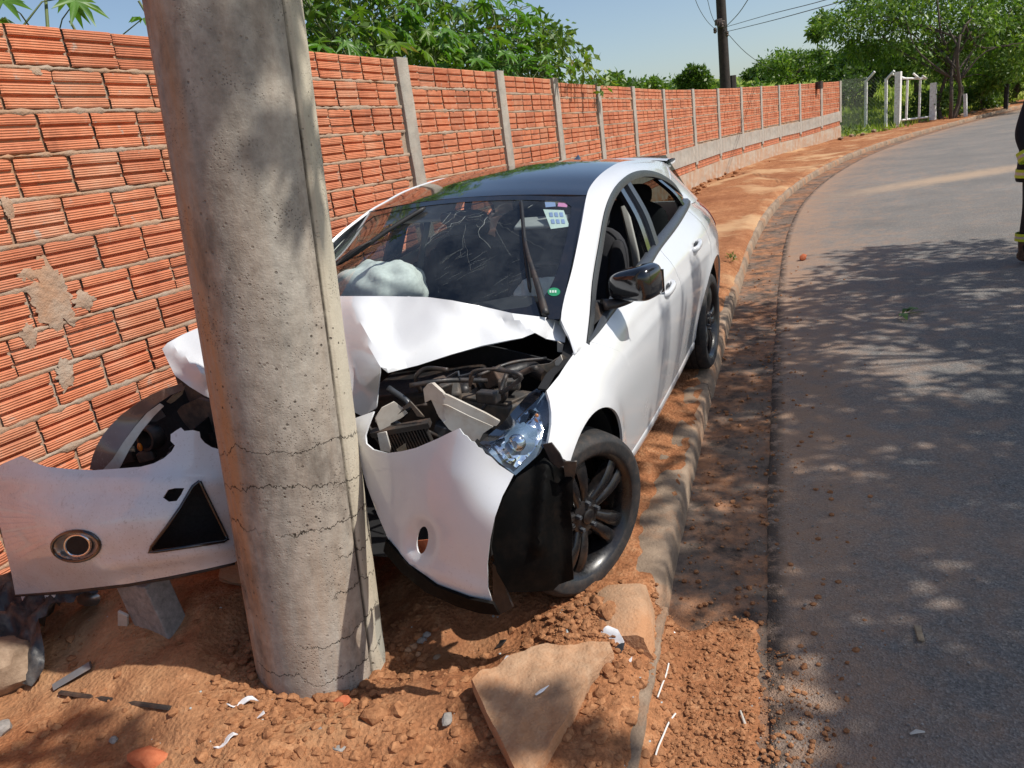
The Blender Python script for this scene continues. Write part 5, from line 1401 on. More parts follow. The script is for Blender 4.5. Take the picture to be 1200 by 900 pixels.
def ring_px(name, loop, X, rr, mt, parent=None, n=6):
    P = [car_at(a, b, 0, X(a, b)) - TB for a, b in dens(loop, 6)]; P.append(P[0])
    return mobj(name, tube(P, rr, n, False), mt, parent or tb, True, None)
ring_px("grille_frame", tri_h, lambda a, b: CX(a, b) + .004, .0065, M["black_gloss"])
torn2("grille_back", [(230,556),(276,636),(262,642),(170,654),(168,645),(215,575)], lambda a, b: CX(a, b) - .09, 8, M["dark_void"])
torn2("slit_back", [(184,588),(192,568),(222,566),(218,590)], lambda a, b: CX(a, b) - .04, 6, M["dark_void"])
lampb = torn2("fog_lamp", ell(89, 640, 27, 16.5, -.05), lambda a, b: CX(a, b) - .05 + .05 * min(1, (((a - 91) / 27) ** 2 + ((b - 639) / 16.5) ** 2)), 3, M["steel"], solid=0)
ring_px("lamp_bezel", ell(89, 640, 28, 17.5, -.05), lambda a, b: CX(a, b) + .002, .007, M["black_gloss"], lampb)
ring_px("lamp_ring", ell(91, 639, 15, 12.5), lambda a, b: CX(a, b) - .020, .006, M["chrome"], lampb)
torn2("lamp_bowl", ell(91, 639, 14.5, 12), lambda a, b: CX(a, b) - .022, 3, M["dark_void"], lampb, solid=0)
# dark seam and clips along the lower edge
ring_px("edge_strip", [(18,698),(80,693.5),(150,685),(200,676.5),(240,668),(275,660.5),(240,669),(200,677.5),(150,686),(80,694.5)], lambda a, b: CX(a, min(b, 690)) - .004, .005, M["black_plastic"])
for a, b in ((28, 702), (56, 702), (60, 699)):
    torn2("clip_tab", [(a - 5, b - 7), (a + 6, b - 8), (a + 4, b + 1), (a - 1, b + 4)], lambda q, w_: .76, 3, M["white_plastic"])
torn2("bolt_boss", ell(104, 702, 14, 9), lambda a, b: .66 - .03 * math.hypot((a - 104) / 14, (b - 702) / 9), 4, M["steel"], solid=.01)

# ------------------------------------------------------------------ loose things on the ground
def thing_mesh(name, vf, mt, loc, rot=(0, 0, 0), smooth=True, sharp=35, **k):
    o = mobj(name, vf, mt, None, smooth, sharp, **k); o.location = loc; o.rotation_euler = rot; return o
# kerb slab prised out of the verge
c0 = slab_pt(640, 820)
def slab_lift(a, b):
    p = slab_pt(a, b); p[2] += .009 * fbm((p[0] * 14, p[1] * 14, 3), 5) + .008 * math.exp(-((a - 630) / 40) ** 2 - ((b - 793) / 7) ** 2) - .010 * (1 if False else 0); return p - c0
topv = outward(sheet(SLP, slab_lift, 4), (0, 0, 1))
nb = len(dens(SLP, 4)); tv, tf = list(topv[0]), list(topv[1]); ctr = np.mean(np.array(tv[:nb]), 0)
for lvl, (dz, k_) in enumerate(((.012, 1.012), (.035, 1.02), (.075, .99))):
    for i in range(nb):
        q = np.array(tv[i]); nz_ = .006 * noise.noise((q[0] * 30, q[1] * 30, lvl * 3.0)); w_ = (q - ctr); tv.append(tuple(ctr + w_ * (k_ + nz_ * 3) * np.array([1, 1, 0]) + np.array([0, 0, w_[2] - dz + nz_])))
    b0, b1 = (0 if lvl == 0 else nb * 0 + len(topv[0]) + (lvl - 1) * nb), len(topv[0]) + lvl * nb
    for i in range(nb): tf.append((b0 + i, b0 + (i + 1) % nb, b1 + (i + 1) % nb, b1 + i))
topv = (tv, tf)
thing_mesh("concrete_slab", topv, M["slab_concrete"], c0, smooth=True, sharp=38, label="large broken wedge of kerb concrete lying in the dirt in front of the near wheel", cat="concrete slab")
# fragment of kerb at the broken end
fr = stone_mesh(S0 - .31, .29, 41, 1.0); fr = ([tuple(Vector(v) + kerb.location) for v in fr[0]], fr[1]); fc = np.mean(np.array(fr[0]), 0)
fr = ([((v[0] - fc[0]), (v[1] - fc[1]), max(v[2] - fc[2], -.075 + .02 * noise.noise((v[0] * 20, v[1] * 20, 3)))) for v in fr[0]], fr[1])
q_ = path_at(S0 - .165)[2]
thing_mesh("kerb_fragment", fr, M["slab_concrete"], (fc[0] - q_[0] * .02, fc[1] - q_[1] * .02, fc[2] + .075), (-.10, -.06, .10), sharp=45, label="snapped-off kerb piece dusted orange just ahead of the near front wheel", cat="kerb piece")
# thin lip left where the kerb was
lip = []
for s in np.arange(S0 - 3.0, S0 + .02, .05):
    pp, t, n = path_at(s); a = .008 * noise.noise((s * 8, 1, 1)); ze = elev(pp[1])
    lip.append([(pp[0] + n[0] * y, pp[1] + n[1] * y, ze + z) for y, z in ((-.040 + a, -.2), (-.036 + a, -.045 + a), (-.02, -.034 + a), (.018 - a, -.040 + a), (.026, -.2))])
mobj("kerb_stump", outward(grid(lip), (0, 0, 1)), M["kerb_concrete"], None, True, 45, label="ragged concrete edge left along the gutter where the kerb broke away", cat="kerb edge")

def drop(name, px, py, r, mt, seed, squash=(1, 1, .7), lab=None, cat=None, grp=None, rough=.35, sub=2, sink=.35, rz=0):
    p = gpt(px, py); return thing_mesh(name, rock(r, seed, sub, rough, squash), mt, (p[0], p[1], p[2] + r * squash[2] * (1 - sink) * .6), (rng.uniform(-.2, .2), rng.uniform(-.2, .2), rz), sharp=28, label=lab, cat=cat, group=grp)
drop("boulder", -6, 800, .20, M["stone_brown"], 3, (1, .8, .75), "big smooth brown boulder at the left edge under the black plastic", "boulder", rough=.2, sub=3)
drop("boulder", 2, 858, .05, M["stone_grey"], 8, (1, .8, .6), "flat grey stone in the bottom left corner below the boulder", "stone")
drop("stone", 400, 826, .032, M["brick_rubble"], 11, (1, .9, .7), "lump of broken brick against the pole foot", "brick lump")
drop("stone", 525, 848, .026, M["stone_grey"], 12, (.7, 1, 1.1), "pale upright stone left of the concrete wedge", "stone", sink=.1)
drop("stone", 398, 878, .022, M["stone_grey"], 13, (1.2, .9, .5), "flat grey stone in the sunlit dirt below the pole", "stone")
drop("stone", 375, 857, .015, M["stone_grey"], 14, (1.2, .9, .6), "small greenish grey stone below the pole foot", "stone")
drop("stone", 134, 869, .017, M["stone_grey"], 15, (1, .9, .8), "small pale grey stone alone on the left dirt", "stone")
drop("stone", 178, 892, .055, M["brick_rubble"], 16, (1.3, .8, .6), "orange brick lump at the bottom edge left of the pole", "brick lump", sink=.6)
drop("stone", 440, 842, .045, M["clod"], 17, (1.2, .9, .8), "dark earth clod with roots right of the pole foot", "earth clod", rough=.6)
drop("stone", 465, 838, .035, M["clod"], 18, (1, 1, .8), "crumbled earth clod in shade right of the pole", "earth clod", rough=.6)
drop("stone", 712, 722, .045, M["clod"], 19, (1, .9, .8), "big torn earth clod under the kerb piece", "earth clod", rough=.7, sub=3)
drop("stone", 700, 708, .035, M["clod"], 20, (1, .9, .7), "earth clod between the tyre and the kerb piece", "earth clod", rough=.7)
drop("stone", 512, 772, .016, M["stone_brown"], 21, (1, 1, .8), "round brown pebble near the white rubble", "pebble")
for k, (a, b, r) in enumerate([(495, 752, .020), (486, 760, .022), (500, 745, .016), (478, 764, .015), (508, 740, .012), (490, 768, .013)]):
    drop("rubble", a, b, r, M["slab_concrete"] if k % 2 else M["stone_grey"], 30 + k, (1, .9, .8), "pale crumbs of broken concrete beside the pole foot", "rubble", "concrete crumbs beside the pole")
p = gpt(285, 700); thing_mesh("concrete_slab", rock(.16, 55, 3, .25, (1.5, .9, .35)), M["slab_concrete"], (p[0] + .02, p[1] + .2, p[2] + .03), (.15, .1, -.4), label="dusty broken concrete slab in the shade between bumper and pole", cat="concrete slab", sharp=30)
# upright block under the torn bumper
p = gpt(165, 752)
thing_mesh("concrete_block", box(0, 0, .12, .20, .10, .24), M["stone_grey"], (p[0] + .05, p[1] + .09, p[2] - .02), (.06, -.12, -.55), False, bevel=.006, label="grey concrete block standing in the dirt under the torn bumper", cat="concrete block")
p = gpt(147, 735, .03); thing_mesh("broken_tile", box(0, 0, 0, .045, .012, .10), M["bracket_white"], p, (.2, .5, -.3), False, bevel=.003, label="pale broken offcut leaning on the grey block", cat="offcut")
a, b = gpt(182, 738), gpt(208, 729)
thing_mesh("timber_splinter", tube([(0, 0, .012), tuple((b - a) * .5 + np.array([0, 0, .03])), tuple(b - a + np.array([0, 0, .02]))], [.004, .011, .002], 6, flat=.5), M["rotten_wood"], a, label="bleached wood splinter beside the grey block", cat="splinter")
a, b = gpt(72, 815), gpt(200, 832)
thing_mesh("iron_bar", tube([(0, 0, .014), tuple((b - a) * .5 + np.array([0, 0, .010])), tuple(b - a + np.array([0, 0, .008]))], .011, 6, flat=.6), M["dark_iron"], a, label="dark rusty flat bar lying on the left mound", cat="iron bar")
a, b = gpt(64, 808), gpt(108, 784)
thing_mesh("steel_offcut", tube([(0, 0, .012), tuple(b - a + np.array([0, 0, .02]))], [.026, .030], 4, flat=.45), M["grey_steel_bar"], a, label="short grey metal offcut above the rusty bar", cat="metal offcut")
# black plastic sheeting heaped at the left
PLS = [(-40, 690), (20, 694), (60, 700), (128, 704), (122, 716), (100, 730), (82, 752), (62, 772), (56, 800), (40, 812), (10, 806), (-40, 800)]
bp = gpt(20, 770)
def plastic(a, b):
    p = gpt(a, b); f = fbm((a * .028, b * .05, 1.5), 4); rdg = abs(noise.noise((a * .03 + b * .045, a * .01, 3)))
    edge = min(1, max(0, (812 - b) / 40)); return p - bp + np.array([0, 0, .03 + edge * (.07 + .07 * f + .10 * rdg)])
thing_mesh("plastic_sheet", outward(sheet(PLS, plastic, 5), (0, -.5, 1)), M["plastic_sheet"], bp, sharp=None, label="crumpled black plastic sheeting heaped under the torn bumper", cat="plastic sheet")
# splinters of white paintwork and headlamp
def shard(px, py, pts, mt, lab, cat, h=.006, rz=0):
    p = gpt(px, py, .012); k = .0031
    V2 = [(x * k, y * k) for x, y in pts]
    vf = outward(sheet(V2, lambda a, b: (a, b, .012 * math.sin(a * 60 + b * 35)), .012), (0, 0, 1))
    return thing_mesh("paint_shard", vf, mt, p, (rng.uniform(-.2, .2), rng.uniform(-.2, .2), rz), solid=.003, label=lab, cat=cat)
shard(286, 826, [(-16,-4),(-6,4),(8,6),(16,2),(4,-2),(-8,-4)], M["white_plastic"], "long white paint shard in the sunlit dirt left of the pole foot", "paint shard")
shard(266, 871, [(-12,-5),(-4,3),(6,6),(12,3),(2,-4)], M["white_plastic"], "white paint shard below the long one on sunlit dirt", "paint shard")
shard(305, 842, [(-5,-2),(4,3),(6,-1)], M["white_plastic"], "tiny white flake between the two white shards", "paint flake")
shard(717, 750, [(-12,12),(4,14),(10,2),(8,-14),(-2,-12),(-6,0)], M["white_plastic"], "crumpled white panel piece beside the wedge of concrete", "panel piece", rz=.3)
shard(724, 765, [(-8,-6),(6,-4),(10,4),(-2,4)], M["trim_grey"], "dark plastic flake under the white panel piece", "plastic flake")
shard(594, 776, [(-8,-3),(0,4),(8,0),(2,-4)], M["white_plastic"], "white flake at the left end of the concrete wedge", "paint flake")
shard(737, 777, [(-4,-2),(4,2),(2,-3)], M["white_plastic"], "small white flake right of the concrete wedge", "paint flake")
shard(587, 757, [(-8,-3),(0,4),(8,0),(2,-4)], M["black_plastic"], "small black plastic chip in front of the bumper", "plastic chip")
p = slab_pt(628, 818); q = slab_pt(612, 822)
thing_mesh("feather", tube([(0, 0, .012), (.02, .01, .016), (.045, .035, .012)], [.004, .007, .001], 6, flat=.3), M["white_plastic"], p, label="small white strip lying on top of the concrete wedge", cat="strip")
for pts, lab in (([(784, 782), (781, 795), (776, 808), (771, 822)], "short bent white cord on the dirt by the gutter"), ([(792, 841), (784, 852), (778, 866), (772, 880), (768, 893)], "longer white cord curling at the bottom by the gutter")):
    P = [gpt(*q, .016) for q in pts]; o0 = P[0]
    thing_mesh("cord", tube(crv([x - o0 for x in P], 14), .0028, 6), M["white_cord"], o0, label=lab, cat="cord")
# on the carriageway
def rpt(px, py, dz=.004):
    p = ground_at(px, py, -.11)
    for _ in range(4):
        u, s = path_uv(p[0], p[1]); z = road_z(u, p[1]) + .007; r = ray(px, py); p = CAM + r * ((z - CAM[2]) / r[2])
    return p + np.array([0, 0, dz])
p = rpt(941, 305); thing_mesh("brick_piece", rock(.055, 71, 2, .2, (1, .7, .75)), M["brick_rubble"], p + np.array([0, 0, .03]), (0, 0, .4), label="brown lump of brick alone on the sunny road", cat="brick lump", sharp=25)
p = rpt(1077, 745); thing_mesh("bark_chip", box(0, 0, .006, .022, .085, .008), M["rotten_wood"], p, (0, .05, -.35), False, bevel=.003, label="long grey bark chip on the shaded road", cat="bark chip")
p = rpt(1075, 862); thing_mesh("bark_chip", tube([(-.022, 0, .006), (0, .004, .008), (.022, 0, .006)], [.003, .008, .003], 6, flat=.6), M["bracket_white"], p, label="small pale pod lying low on the road", cat="pod")
p = rpt(917, 770); thing_mesh("bark_chip", tube([(-.02, 0, .006), (.02, .002, .006)], [.005, .004], 6, flat=.6), M["pole_wood"], p, label="short dark twig end near the gutter edge", cat="twig")
p = rpt(870, 845); thing_mesh("bark_chip", tube([(0, -.03, .006), (.004, .03, .01)], [.005, .003], 6, flat=.6), M["bracket_white"], p, label="pale straw in the seam between gutter and asphalt", cat="straw")
# fallen leafy twig
p = rpt(1049, 372); tw = empty("fallen_twig", p, label="fallen twig with grey-green leaves on the shaded road", cat="twig")
mobj("stem", tube([(.02, -.02, .01), (.10, .02, .012), (.24, .02, .01)], [.004, .003, .002], 6), M["stem_green"], tw)
for (x, y, an, L, w_) in ((.02, -.03, -1.75, .17, .028), (.06, .0, .6, .10, .022), (.10, .02, .25, .12, .026), (.12, .0, -.3, .08, .02)):
    V = []; Fc = []
    for i in range(6):
        t = i / 5; hw = w_ * math.sin(math.pi * min(.98, t * .9 + .06)); zz = .015 + .03 * math.sin(math.pi * t)
        for sgn in (-1, 1): V.append((x + L * t * math.cos(an) - sgn * hw * math.sin(an), y + L * t * math.sin(an) + sgn * hw * math.cos(an), zz + abs(sgn) * .006))
    Fc = [(2*i, 2*i+1, 2*i+3, 2*i+2) for i in range(5)]
    mobj("leaf", outward((V, Fc), (0, 0, 1)), M["leaf_mid"], tw)
# countless crumbs: earth clods over the verge, grit on gutter and road
def scatter(name, n, gen, mt_list, rr, sub=1):
    V, Fc = [], []; base = [rock(1, 100 + i, sub, .45, (1, .9, .75)) for i in range(6)]
    for i in range(n):
        g = gen()
        if g is None: continue
        x, y, z = g; r = rr(); v, f = base[i % 6]; n0 = len(V); a = rng.uniform(0, 6.28); ca_, sa_ = math.cos(a), math.sin(a)
        V += [(x + r * (q[0] * ca_ - q[1] * sa_), y + r * (q[0] * sa_ + q[1] * ca_), z + r * q[2] * .9 + r * .2) for q in v]; Fc += [tuple(w_ + n0 for w_ in ff) for ff in f]
    return mobj(name, (V, Fc), mt_list, None, False, kind='stuff')
def gen_clod():
    k = rng.random()
    if k < .45: px, py = rng.uniform(240, 580), rng.uniform(770, 900)
    elif k < .70: px, py = rng.uniform(660, 790), rng.uniform(690, 900)
    elif k < .80: px, py = rng.uniform(0, 330), rng.uniform(700, 900)
    else:
        x, y = rng.uniform(-.6, 6), rng.uniform(2, 16); u, s = path_uv(x, y)
        if u > -.25 or u < -3: return None
        return x, y, soil_h(x, y)
    p = gpt(px, py); return p if path_uv(p[0], p[1])[0] < .30 and math.hypot(p[0] - PX, p[1] - PY) > .25 else None
scatter("earth_clods", 6500, gen_clod, M["clod"], lambda: min(.024, .0018 / max(.03, rng.random()) ** .75))
def gen_heap():
    a = rng.gauss(0, 1); b = rng.gauss(0, 1); x, y = .20 + .13 * a, 2.30 + .11 * b
    return (x, y, soil_h(x, y)) if path_uv(x, y)[0] < .05 else None
scatter("loose_earth", 1500, gen_heap, M["clod"], lambda: min(.020, .0022 / max(.05, rng.random()) ** .75))
def gen_foot():
    a = rng.uniform(-3.4, .5); r = abs(rng.gauss(.31, .06)); r = max(r, .235); x, y = PX + r * math.cos(a), PY + r * math.sin(a); return x, y, soil_h(x, y)
scatter("loose_earth", 700, gen_foot, M["clod"], lambda: min(.024, .0030 / max(.07, rng.random()) ** .8))
def gen_gut():
    s = S0 - 1.2 + abs(rng.gauss(0, 4)); pp, t, n = path_at(s); u = abs(rng.gauss(.34, .22)); q = pp + n * u
    return (q[0], q[1], (road_z(u, q[1]) + .004) if u > GUT + .03 else elev(q[1]) - .118)
scatter("gutter_grit", 1700, gen_gut, M["clod"], lambda: min(.018, .0028 / max(.06, rng.random()) ** .6))
def gen_wallfoot():
    t_ = rng.uniform(8.5, 30); b_ = W0 + WD * t_ + WN * abs(rng.gauss(.25, .3)); k_ = min(len(nodes) - 2, 14)
    return (b_[0], b_[1], soil_h(b_[0], b_[1]))
scatter("wall_foot_debris", 500, gen_wallfoot, M["clod"], lambda: min(.10, .014 / max(.1, rng.random()) ** .8))
def gen_road():
    p = rpt(rng.uniform(880, 1190), rng.uniform(250, 900)); return p
scatter("road_grit", 260, gen_road, M["stone_grey"], lambda: rng.uniform(.0025, .007))
def gen_fine():
    p = gpt(rng.uniform(0, 600), rng.uniform(680, 900)); return p if math.hypot(p[0] - PX, p[1] - PY) > .235 else None
scatter("fine_crumbs", 5200, gen_fine, M["clod"], lambda: min(.007, .0009 / max(.04, rng.random()) ** .7))
def gen_spill():
    px, py = (rng.uniform(765, 885), rng.uniform(690, 900)) if rng.random() < .7 else (rng.uniform(880, 1020), rng.uniform(760, 900))
    if px > 885 and rng.random() < (px - 885) / 120: return None
    p = rpt(px, py, 0.0); u, s = path_uv(p[0], p[1])
    return (p[0], p[1], soil_h(p[0], p[1])) if u < .34 else (p[0], p[1], p[2])
scatter("spilled_earth", 6000, gen_spill, M["clod"], lambda: min(.012, .0011 / max(.04, rng.random()) ** .75))
scatter("white_grit", 130, lambda: gpt(rng.uniform(0, 800), rng.uniform(700, 900)), M["glass_shard"], lambda: rng.uniform(.003, .0075))
# ------------------------------------------------------------------ vegetation
def leaf_cloud(cs, rad, per, size, seed, flat=.8, shell=.35, droop=0.0, aspect=.42):
    """diamond leaves spread through clumps: arrays in, one mesh out"""
    g = np.random.default_rng(seed); cs = np.asarray(cs, float); rad = np.asarray(rad, float)
    if rad.ndim == 1: rad = np.stack([rad, rad, rad * flat], 1)
    n = len(cs) * per; idx = np.repeat(np.arange(len(cs)), per)
    d = g.normal(size=(n, 3)); d /= np.linalg.norm(d, axis=1)[:, None]
    r = g.random(n) ** (1 / 3.); r = shell + (1 - shell) * r; r *= 1 + .25 * g.normal(size=n)
    P = cs[idx] + d * rad[idx] * r[:, None]
    ax_ = d * .6 + g.normal(size=(n, 3)) * .7; ax_[:, 2] -= droop; ax_ /= np.linalg.norm(ax_, axis=1)[:, None]
    nr = np.cross(ax_, g.normal(size=(n, 3))); nr[:, 2] += .0; nr /= np.linalg.norm(nr, axis=1)[:, None]
    sd_ = np.cross(nr, ax_); L = size * (.6 + .8 * g.random(n))[:, None]; Wd = L * aspect
    v = np.stack([P, P + ax_ * L * .5 + sd_ * Wd * .5 + nr * L * .06, P + ax_ * L, P + ax_ * L * .5 - sd_ * Wd * .5 + nr * L * .06], 1).reshape(-1, 3)
    return v, np.arange(n * 4).reshape(-1, 4)
def np_mesh(name, v, f, mt):
    me = bpy.data.meshes.new(name); me.vertices.add(len(v)); me.vertices.foreach_set('co', v.astype(np.float32).ravel())
    me.loops.add(f.size); me.loops.foreach_set('vertex_index', f.ravel().astype(np.int32))
    me.polygons.add(len(f)); me.polygons.foreach_set('loop_start', np.arange(0, f.size, f.shape[1], dtype=np.int32))
    me.materials.append(mt); me.update(); me.validate(); return me
def limb_path(a, b, seed, sag=.12):
    a, b = np.array(a, float), np.array(b, float); L = np.linalg.norm(b - a); r2 = np.random.default_rng(seed)
    m1 = a * .6 + b * .4 + r2.normal(size=3) * L * .07 + np.array([0, 0, L * sag]); m2 = a * .25 + b * .75 + r2.normal(size=3) * L * .06 + np.array([0, 0, L * sag * .6])
    return crv([a, m1, m2, b], 9)
def tree(name, base, trunk_h, trunk_r, clumps, per, leaf_sz, mt, bark, seed, label, cat="tree", group=None, lean=(0, 0), nlimb=10, flat=.75, droop=.2, stems=1, aspect=.42, shell=.3):
    root = empty(name, base, label=label, cat=cat, group=group)
    parts = []; r2 = random.Random(seed); tops = []
    for k in range(stems):
        off = (r2.uniform(-.3, .3) * (stems > 1), r2.uniform(-.3, .3) * (stems > 1))
        top = (lean[0] + off[0] * 3, lean[1] + off[1] * 3, trunk_h * r2.uniform(.85, 1.1))
        c = limb_path((off[0], off[1], -.3), top, seed + k, .0); parts.append(tube(c, list(np.linspace(trunk_r * (1 if stems == 1 else .7), trunk_r * .45, 9)), 9)); tops.append((c, top))
    for k, (cx, cy, cz, cr_) in enumerate(clumps[:nlimb]):
        c, top = tops[k % stems]; st = c[r2.randrange(4, 9)]
        parts.append(tube(limb_path(st, (cx, cy, cz), seed + 50 + k), list(np.linspace(trunk_r * .38, trunk_r * .08, 9)), 6))
    mobj("trunk", join(*parts), bark, root, True, None)
    cs = np.array([c[:3] for c in clumps]); rd = np.array([c[3] for c in clumps])
    v, f = leaf_cloud(cs, rd, per, leaf_sz, seed, flat, shell, droop, aspect)
    link("crown", np_mesh("crown", v, f, mt), root)
    return root
def clumps_in(n, c, r, seed, cr0, cr1, hollow=.45):
    r2 = random.Random(seed); out = []
    while len(out) < n:
        d = Vector((r2.gauss(0, 1), r2.gauss(0, 1), r2.gauss(0, 1))).normalized() * (hollow + (1 - hollow) * r2.random() ** .6)
        out.append((c[0] + d.x * r[0], c[1] + d.y * r[1], c[2] + d.z * r[2], r2.uniform(cr0, cr1)))
    return out
def at_depth(px, py, dist):
    r = ray(px, py); return CAM + r * (dist / np.linalg.norm(r[:2]))
# feathery roadside tree at the bend
def big_tree():
    b = ground_at(1112, 139); D = float(np.linalg.norm(b[:2])); z0 = b[2]
    cl = []; r2 = random.Random(3)
    spots = [(985,30,22),(1005,55,22),(1030,20,26),(1040,60,24),(1060,-5,28),(1075,40,28),(1090,75,26),(1100,10,30),(1125,50,28),(1140,20,30),(1150,80,26),(1165,-10,30),(1180,45,28),(1195,75,26),(1210,10,30),(1225,50,26),(1010,0,22),(965,25,14),(958,38,10),(1110,80,20),(1165,92,16),(1050,15,30),(1120,-25,34),(1180,10,34),(1090,-20,32),(1150,30,30),(1200,30,30)]
    for k, (px, py, r) in enumerate(spots):
        d = D + r2.uniform(0.5, 5.5); p = at_depth(px, py, d); cl.append((p[0] - b[0], p[1] - b[1], p[2] - z0, r * D / 900 * .92))
    tree("roadside_tree", b, 3.6, .12, cl, 760, .25, M["leaf_bright"], M["bark"], 21, "large feathery green tree spreading over the far bend of the road", nlimb=32, lean=(.3, .0), stems=4, droop=.5, aspect=.34, shell=.1)
big_tree()
# woodland behind the fence and over the wall
for k, (px, top, wd, dist, mt, lab) in enumerate([
    (1020, 62, 60, 52, "leaf_dark", "dark bushy tree behind the white fence posts"),
    (1075, 75, 60, 50, "leaf_mid", "dense tree filling the gap behind the gate frame"),
    (1140, 66, 70, 56, "leaf_dark", "dark tree behind the feathery tree's trunks"),
    (1190, 84, 60, 50, "leaf_bright", "bright bush on the bank at the right edge"),
    (1235, 50, 80, 60, "leaf_mid", "rounded tree past the right edge of the view"),
    (975, 68, 60, 60, "leaf_mid", "mid-green tree over the far end of the wall"),
    (930, 75, 66, 66, "leaf_bright", "pale green tree over the last wall bays"),
    (895, 92, 34, 80, "leaf_mid", "low distant tree right of the dark utility pole"),
    (812, 96, 30, 60, "leaf_mid", "dark bush peeping over the wall left of the utility pole"),
    (766, 93, 30, 44, "leaf_bright", "light bush peeping over the middle wall bays"),
    (725, 84, 46, 30, "leaf_bright", "bright leafy shrub just above the middle wall bays")]):
    c = at_depth(px, top, dist); gz = elev(c[1]) + hill(c[0], c[1], -20 if px < 1100 else -8) ; Rr = wd * dist / 900 * .55
    H_ = max(c[2] - gz, 2.5); n = 16
    cl = clumps_in(n, (0, 0, H_ * .60), (Rr, Rr, H_ * .36), 60 + k, Rr * .18, Rr * .40)
    tree("tree", (c[0], c[1], gz), H_ * .5, .12 + .01 * H_, cl, 240, .30 if dist > 45 else .22, M[mt], M["bark"], 90 + k, lab, nlimb=8, flat=.8)
# far wood, read as one mass over the wall
wc, wr = [], []; r6 = random.Random(31)
for px in np.arange(560, 1010, 4.0):
    top = float(np.interp(px, [560, 640, 700, 740, 800, 860, 890, 930, 985, 1010], [96, 97, 91, 95, 96, 97, 90, 80, 74, 66])) + r6.uniform(-3, 6); d_ = r6.uniform(72, 98)
    P = at_depth(px, top, d_); rr_ = r6.uniform(.7, 1.3)
    for q in range(3): wc.append((P[0] + r6.uniform(-1, 1), P[1] + r6.uniform(-1, 1), P[2] - rr_ * .6 - q * 1.5)); wr.append(rr_ * (1 + .25 * q))
v, f = leaf_cloud(wc, wr, 70, .5, 222, .8, .2, .2, .5)
link("woodland", np_mesh("woodland", v, f, M["leaf_mid"]), None, kind='stuff')
# bank shrubs along the verge on the right
for k, (px, py, hh, mt, lab) in enumerate([(1092, 137, 1.3, "leaf_dark", "dark clump of weeds at the foot of the feathery tree"), (1150, 126, 1.1, "leaf_mid", "low weed clump on the verge right of the feathery tree"), (1182, 119, 1.6, "leaf_bright", "sunny weed clump at the top of the road verge"), (1002, 112, 1.6, "leaf_dark", "scrubby bush just past the end of the wall")]):
    b = ground_at(px, py + 3); b = b if k < 3 else at_depth(px, py + 10, 50); gz = b[2] if k < 3 else elev(b[1]) + hill(b[0], b[1], -9)
    cl = clumps_in(9, (0, 0, hh * .5), (hh * .9, hh * .7, hh * .4), 160 + k, hh * .25, hh * .4)
    tree("shrub", (b[0], b[1], gz), hh * .4, .04, cl, 200, .17, M[mt], M["bark"], 190 + k, lab, "shrub", nlimb=6)
# grass on the slope past the wall
gr = np.random.default_rng(5); pts = []
while len(pts) < 9000:
    x, y = gr.uniform(8, 40), gr.uniform(31, 56); u, s = path_uv(x, y)
    if -16 < u < -1.5 - .6 * gr.random() and y > 33: pts.append((x, y, elev(y) + hill(x, y, u)))
pts = np.array(pts); n = len(pts); h = .12 + .22 * gr.random(n)[:, None]; a = gr.random(n) * 6.28; dx = np.stack([np.cos(a), np.sin(a), np.zeros(n)], 1)
tip = pts + dx * h * .5 * gr.random((n, 1)) + np.array([0, 0, 1]) * h; wv_ = np.stack([-dx[:, 1], dx[:, 0], dx[:, 2]], 1) * .05
v = np.stack([pts - wv_, pts + wv_, tip], 1).reshape(-1, 3)
link("grass", np_mesh("grass", v, np.arange(n * 3).reshape(-1, 3), M["grass_blade"]), None, kind='stuff')
# small weeds on the verge
for k, (px, py, lab) in enumerate([(857, 308, "small green weed between the wheel and the kerb"), (990, 160, "weed tuft at the end of the wall"), (1010, 158, "weed tuft in front of the first fence post")]):
    b = gpt(px, py) if py > 200 else ground_at(px, py); v, f = leaf_cloud([(0, 0, .05 if py > 200 else .15)], [.055 if py > 200 else .35], 50, .045 if py > 200 else .2, 300 + k, .6, .0, -.8, .25)
    o = link("weed", np_mesh("weed", v, f, M["leaf_mid"])); o.location = b; props(o, lab, "weed")

# castor-oil plants behind the wall: hand-shaped leaves on long stalks
def palmate(seed, S=1.0):
    r2 = random.Random(seed); V = [(0, 0, 0)]; n = 7
    ring = []
    for k in range(n):
        a = R_(-135 + 270 * k / (n - 1)); L = (1.0 if 1 < k < 5 else .78 if k in (1, 5) else .55) * r2.uniform(.9, 1.1)
        ring.append((a - R_(9), L * .62, .02)); ring.append((a, L, -.10 - .12 * L)); ring.append((a + R_(9), L * .62, .02))
        if k < n - 1: ring.append((a + R_(22.5), .30, .05))
    ring.append((R_(180), .10, .0))
    for a, L, z in ring: V.append((S * L * math.cos(a), S * L * math.sin(a), S * (z + .02 * r2.uniform(-1, 1))))
    m_ = len(ring); return V, [(0, 1 + i, 1 + (i + 1) % m_) for i in range(m_)]
leaf_var = [make_mesh("leaf", *palmate(i), M["leaf_castor"] if i < 4 else (M["leaf_bright"] if i == 4 else M["leaf_dry"]), True, None) for i in range(6)]
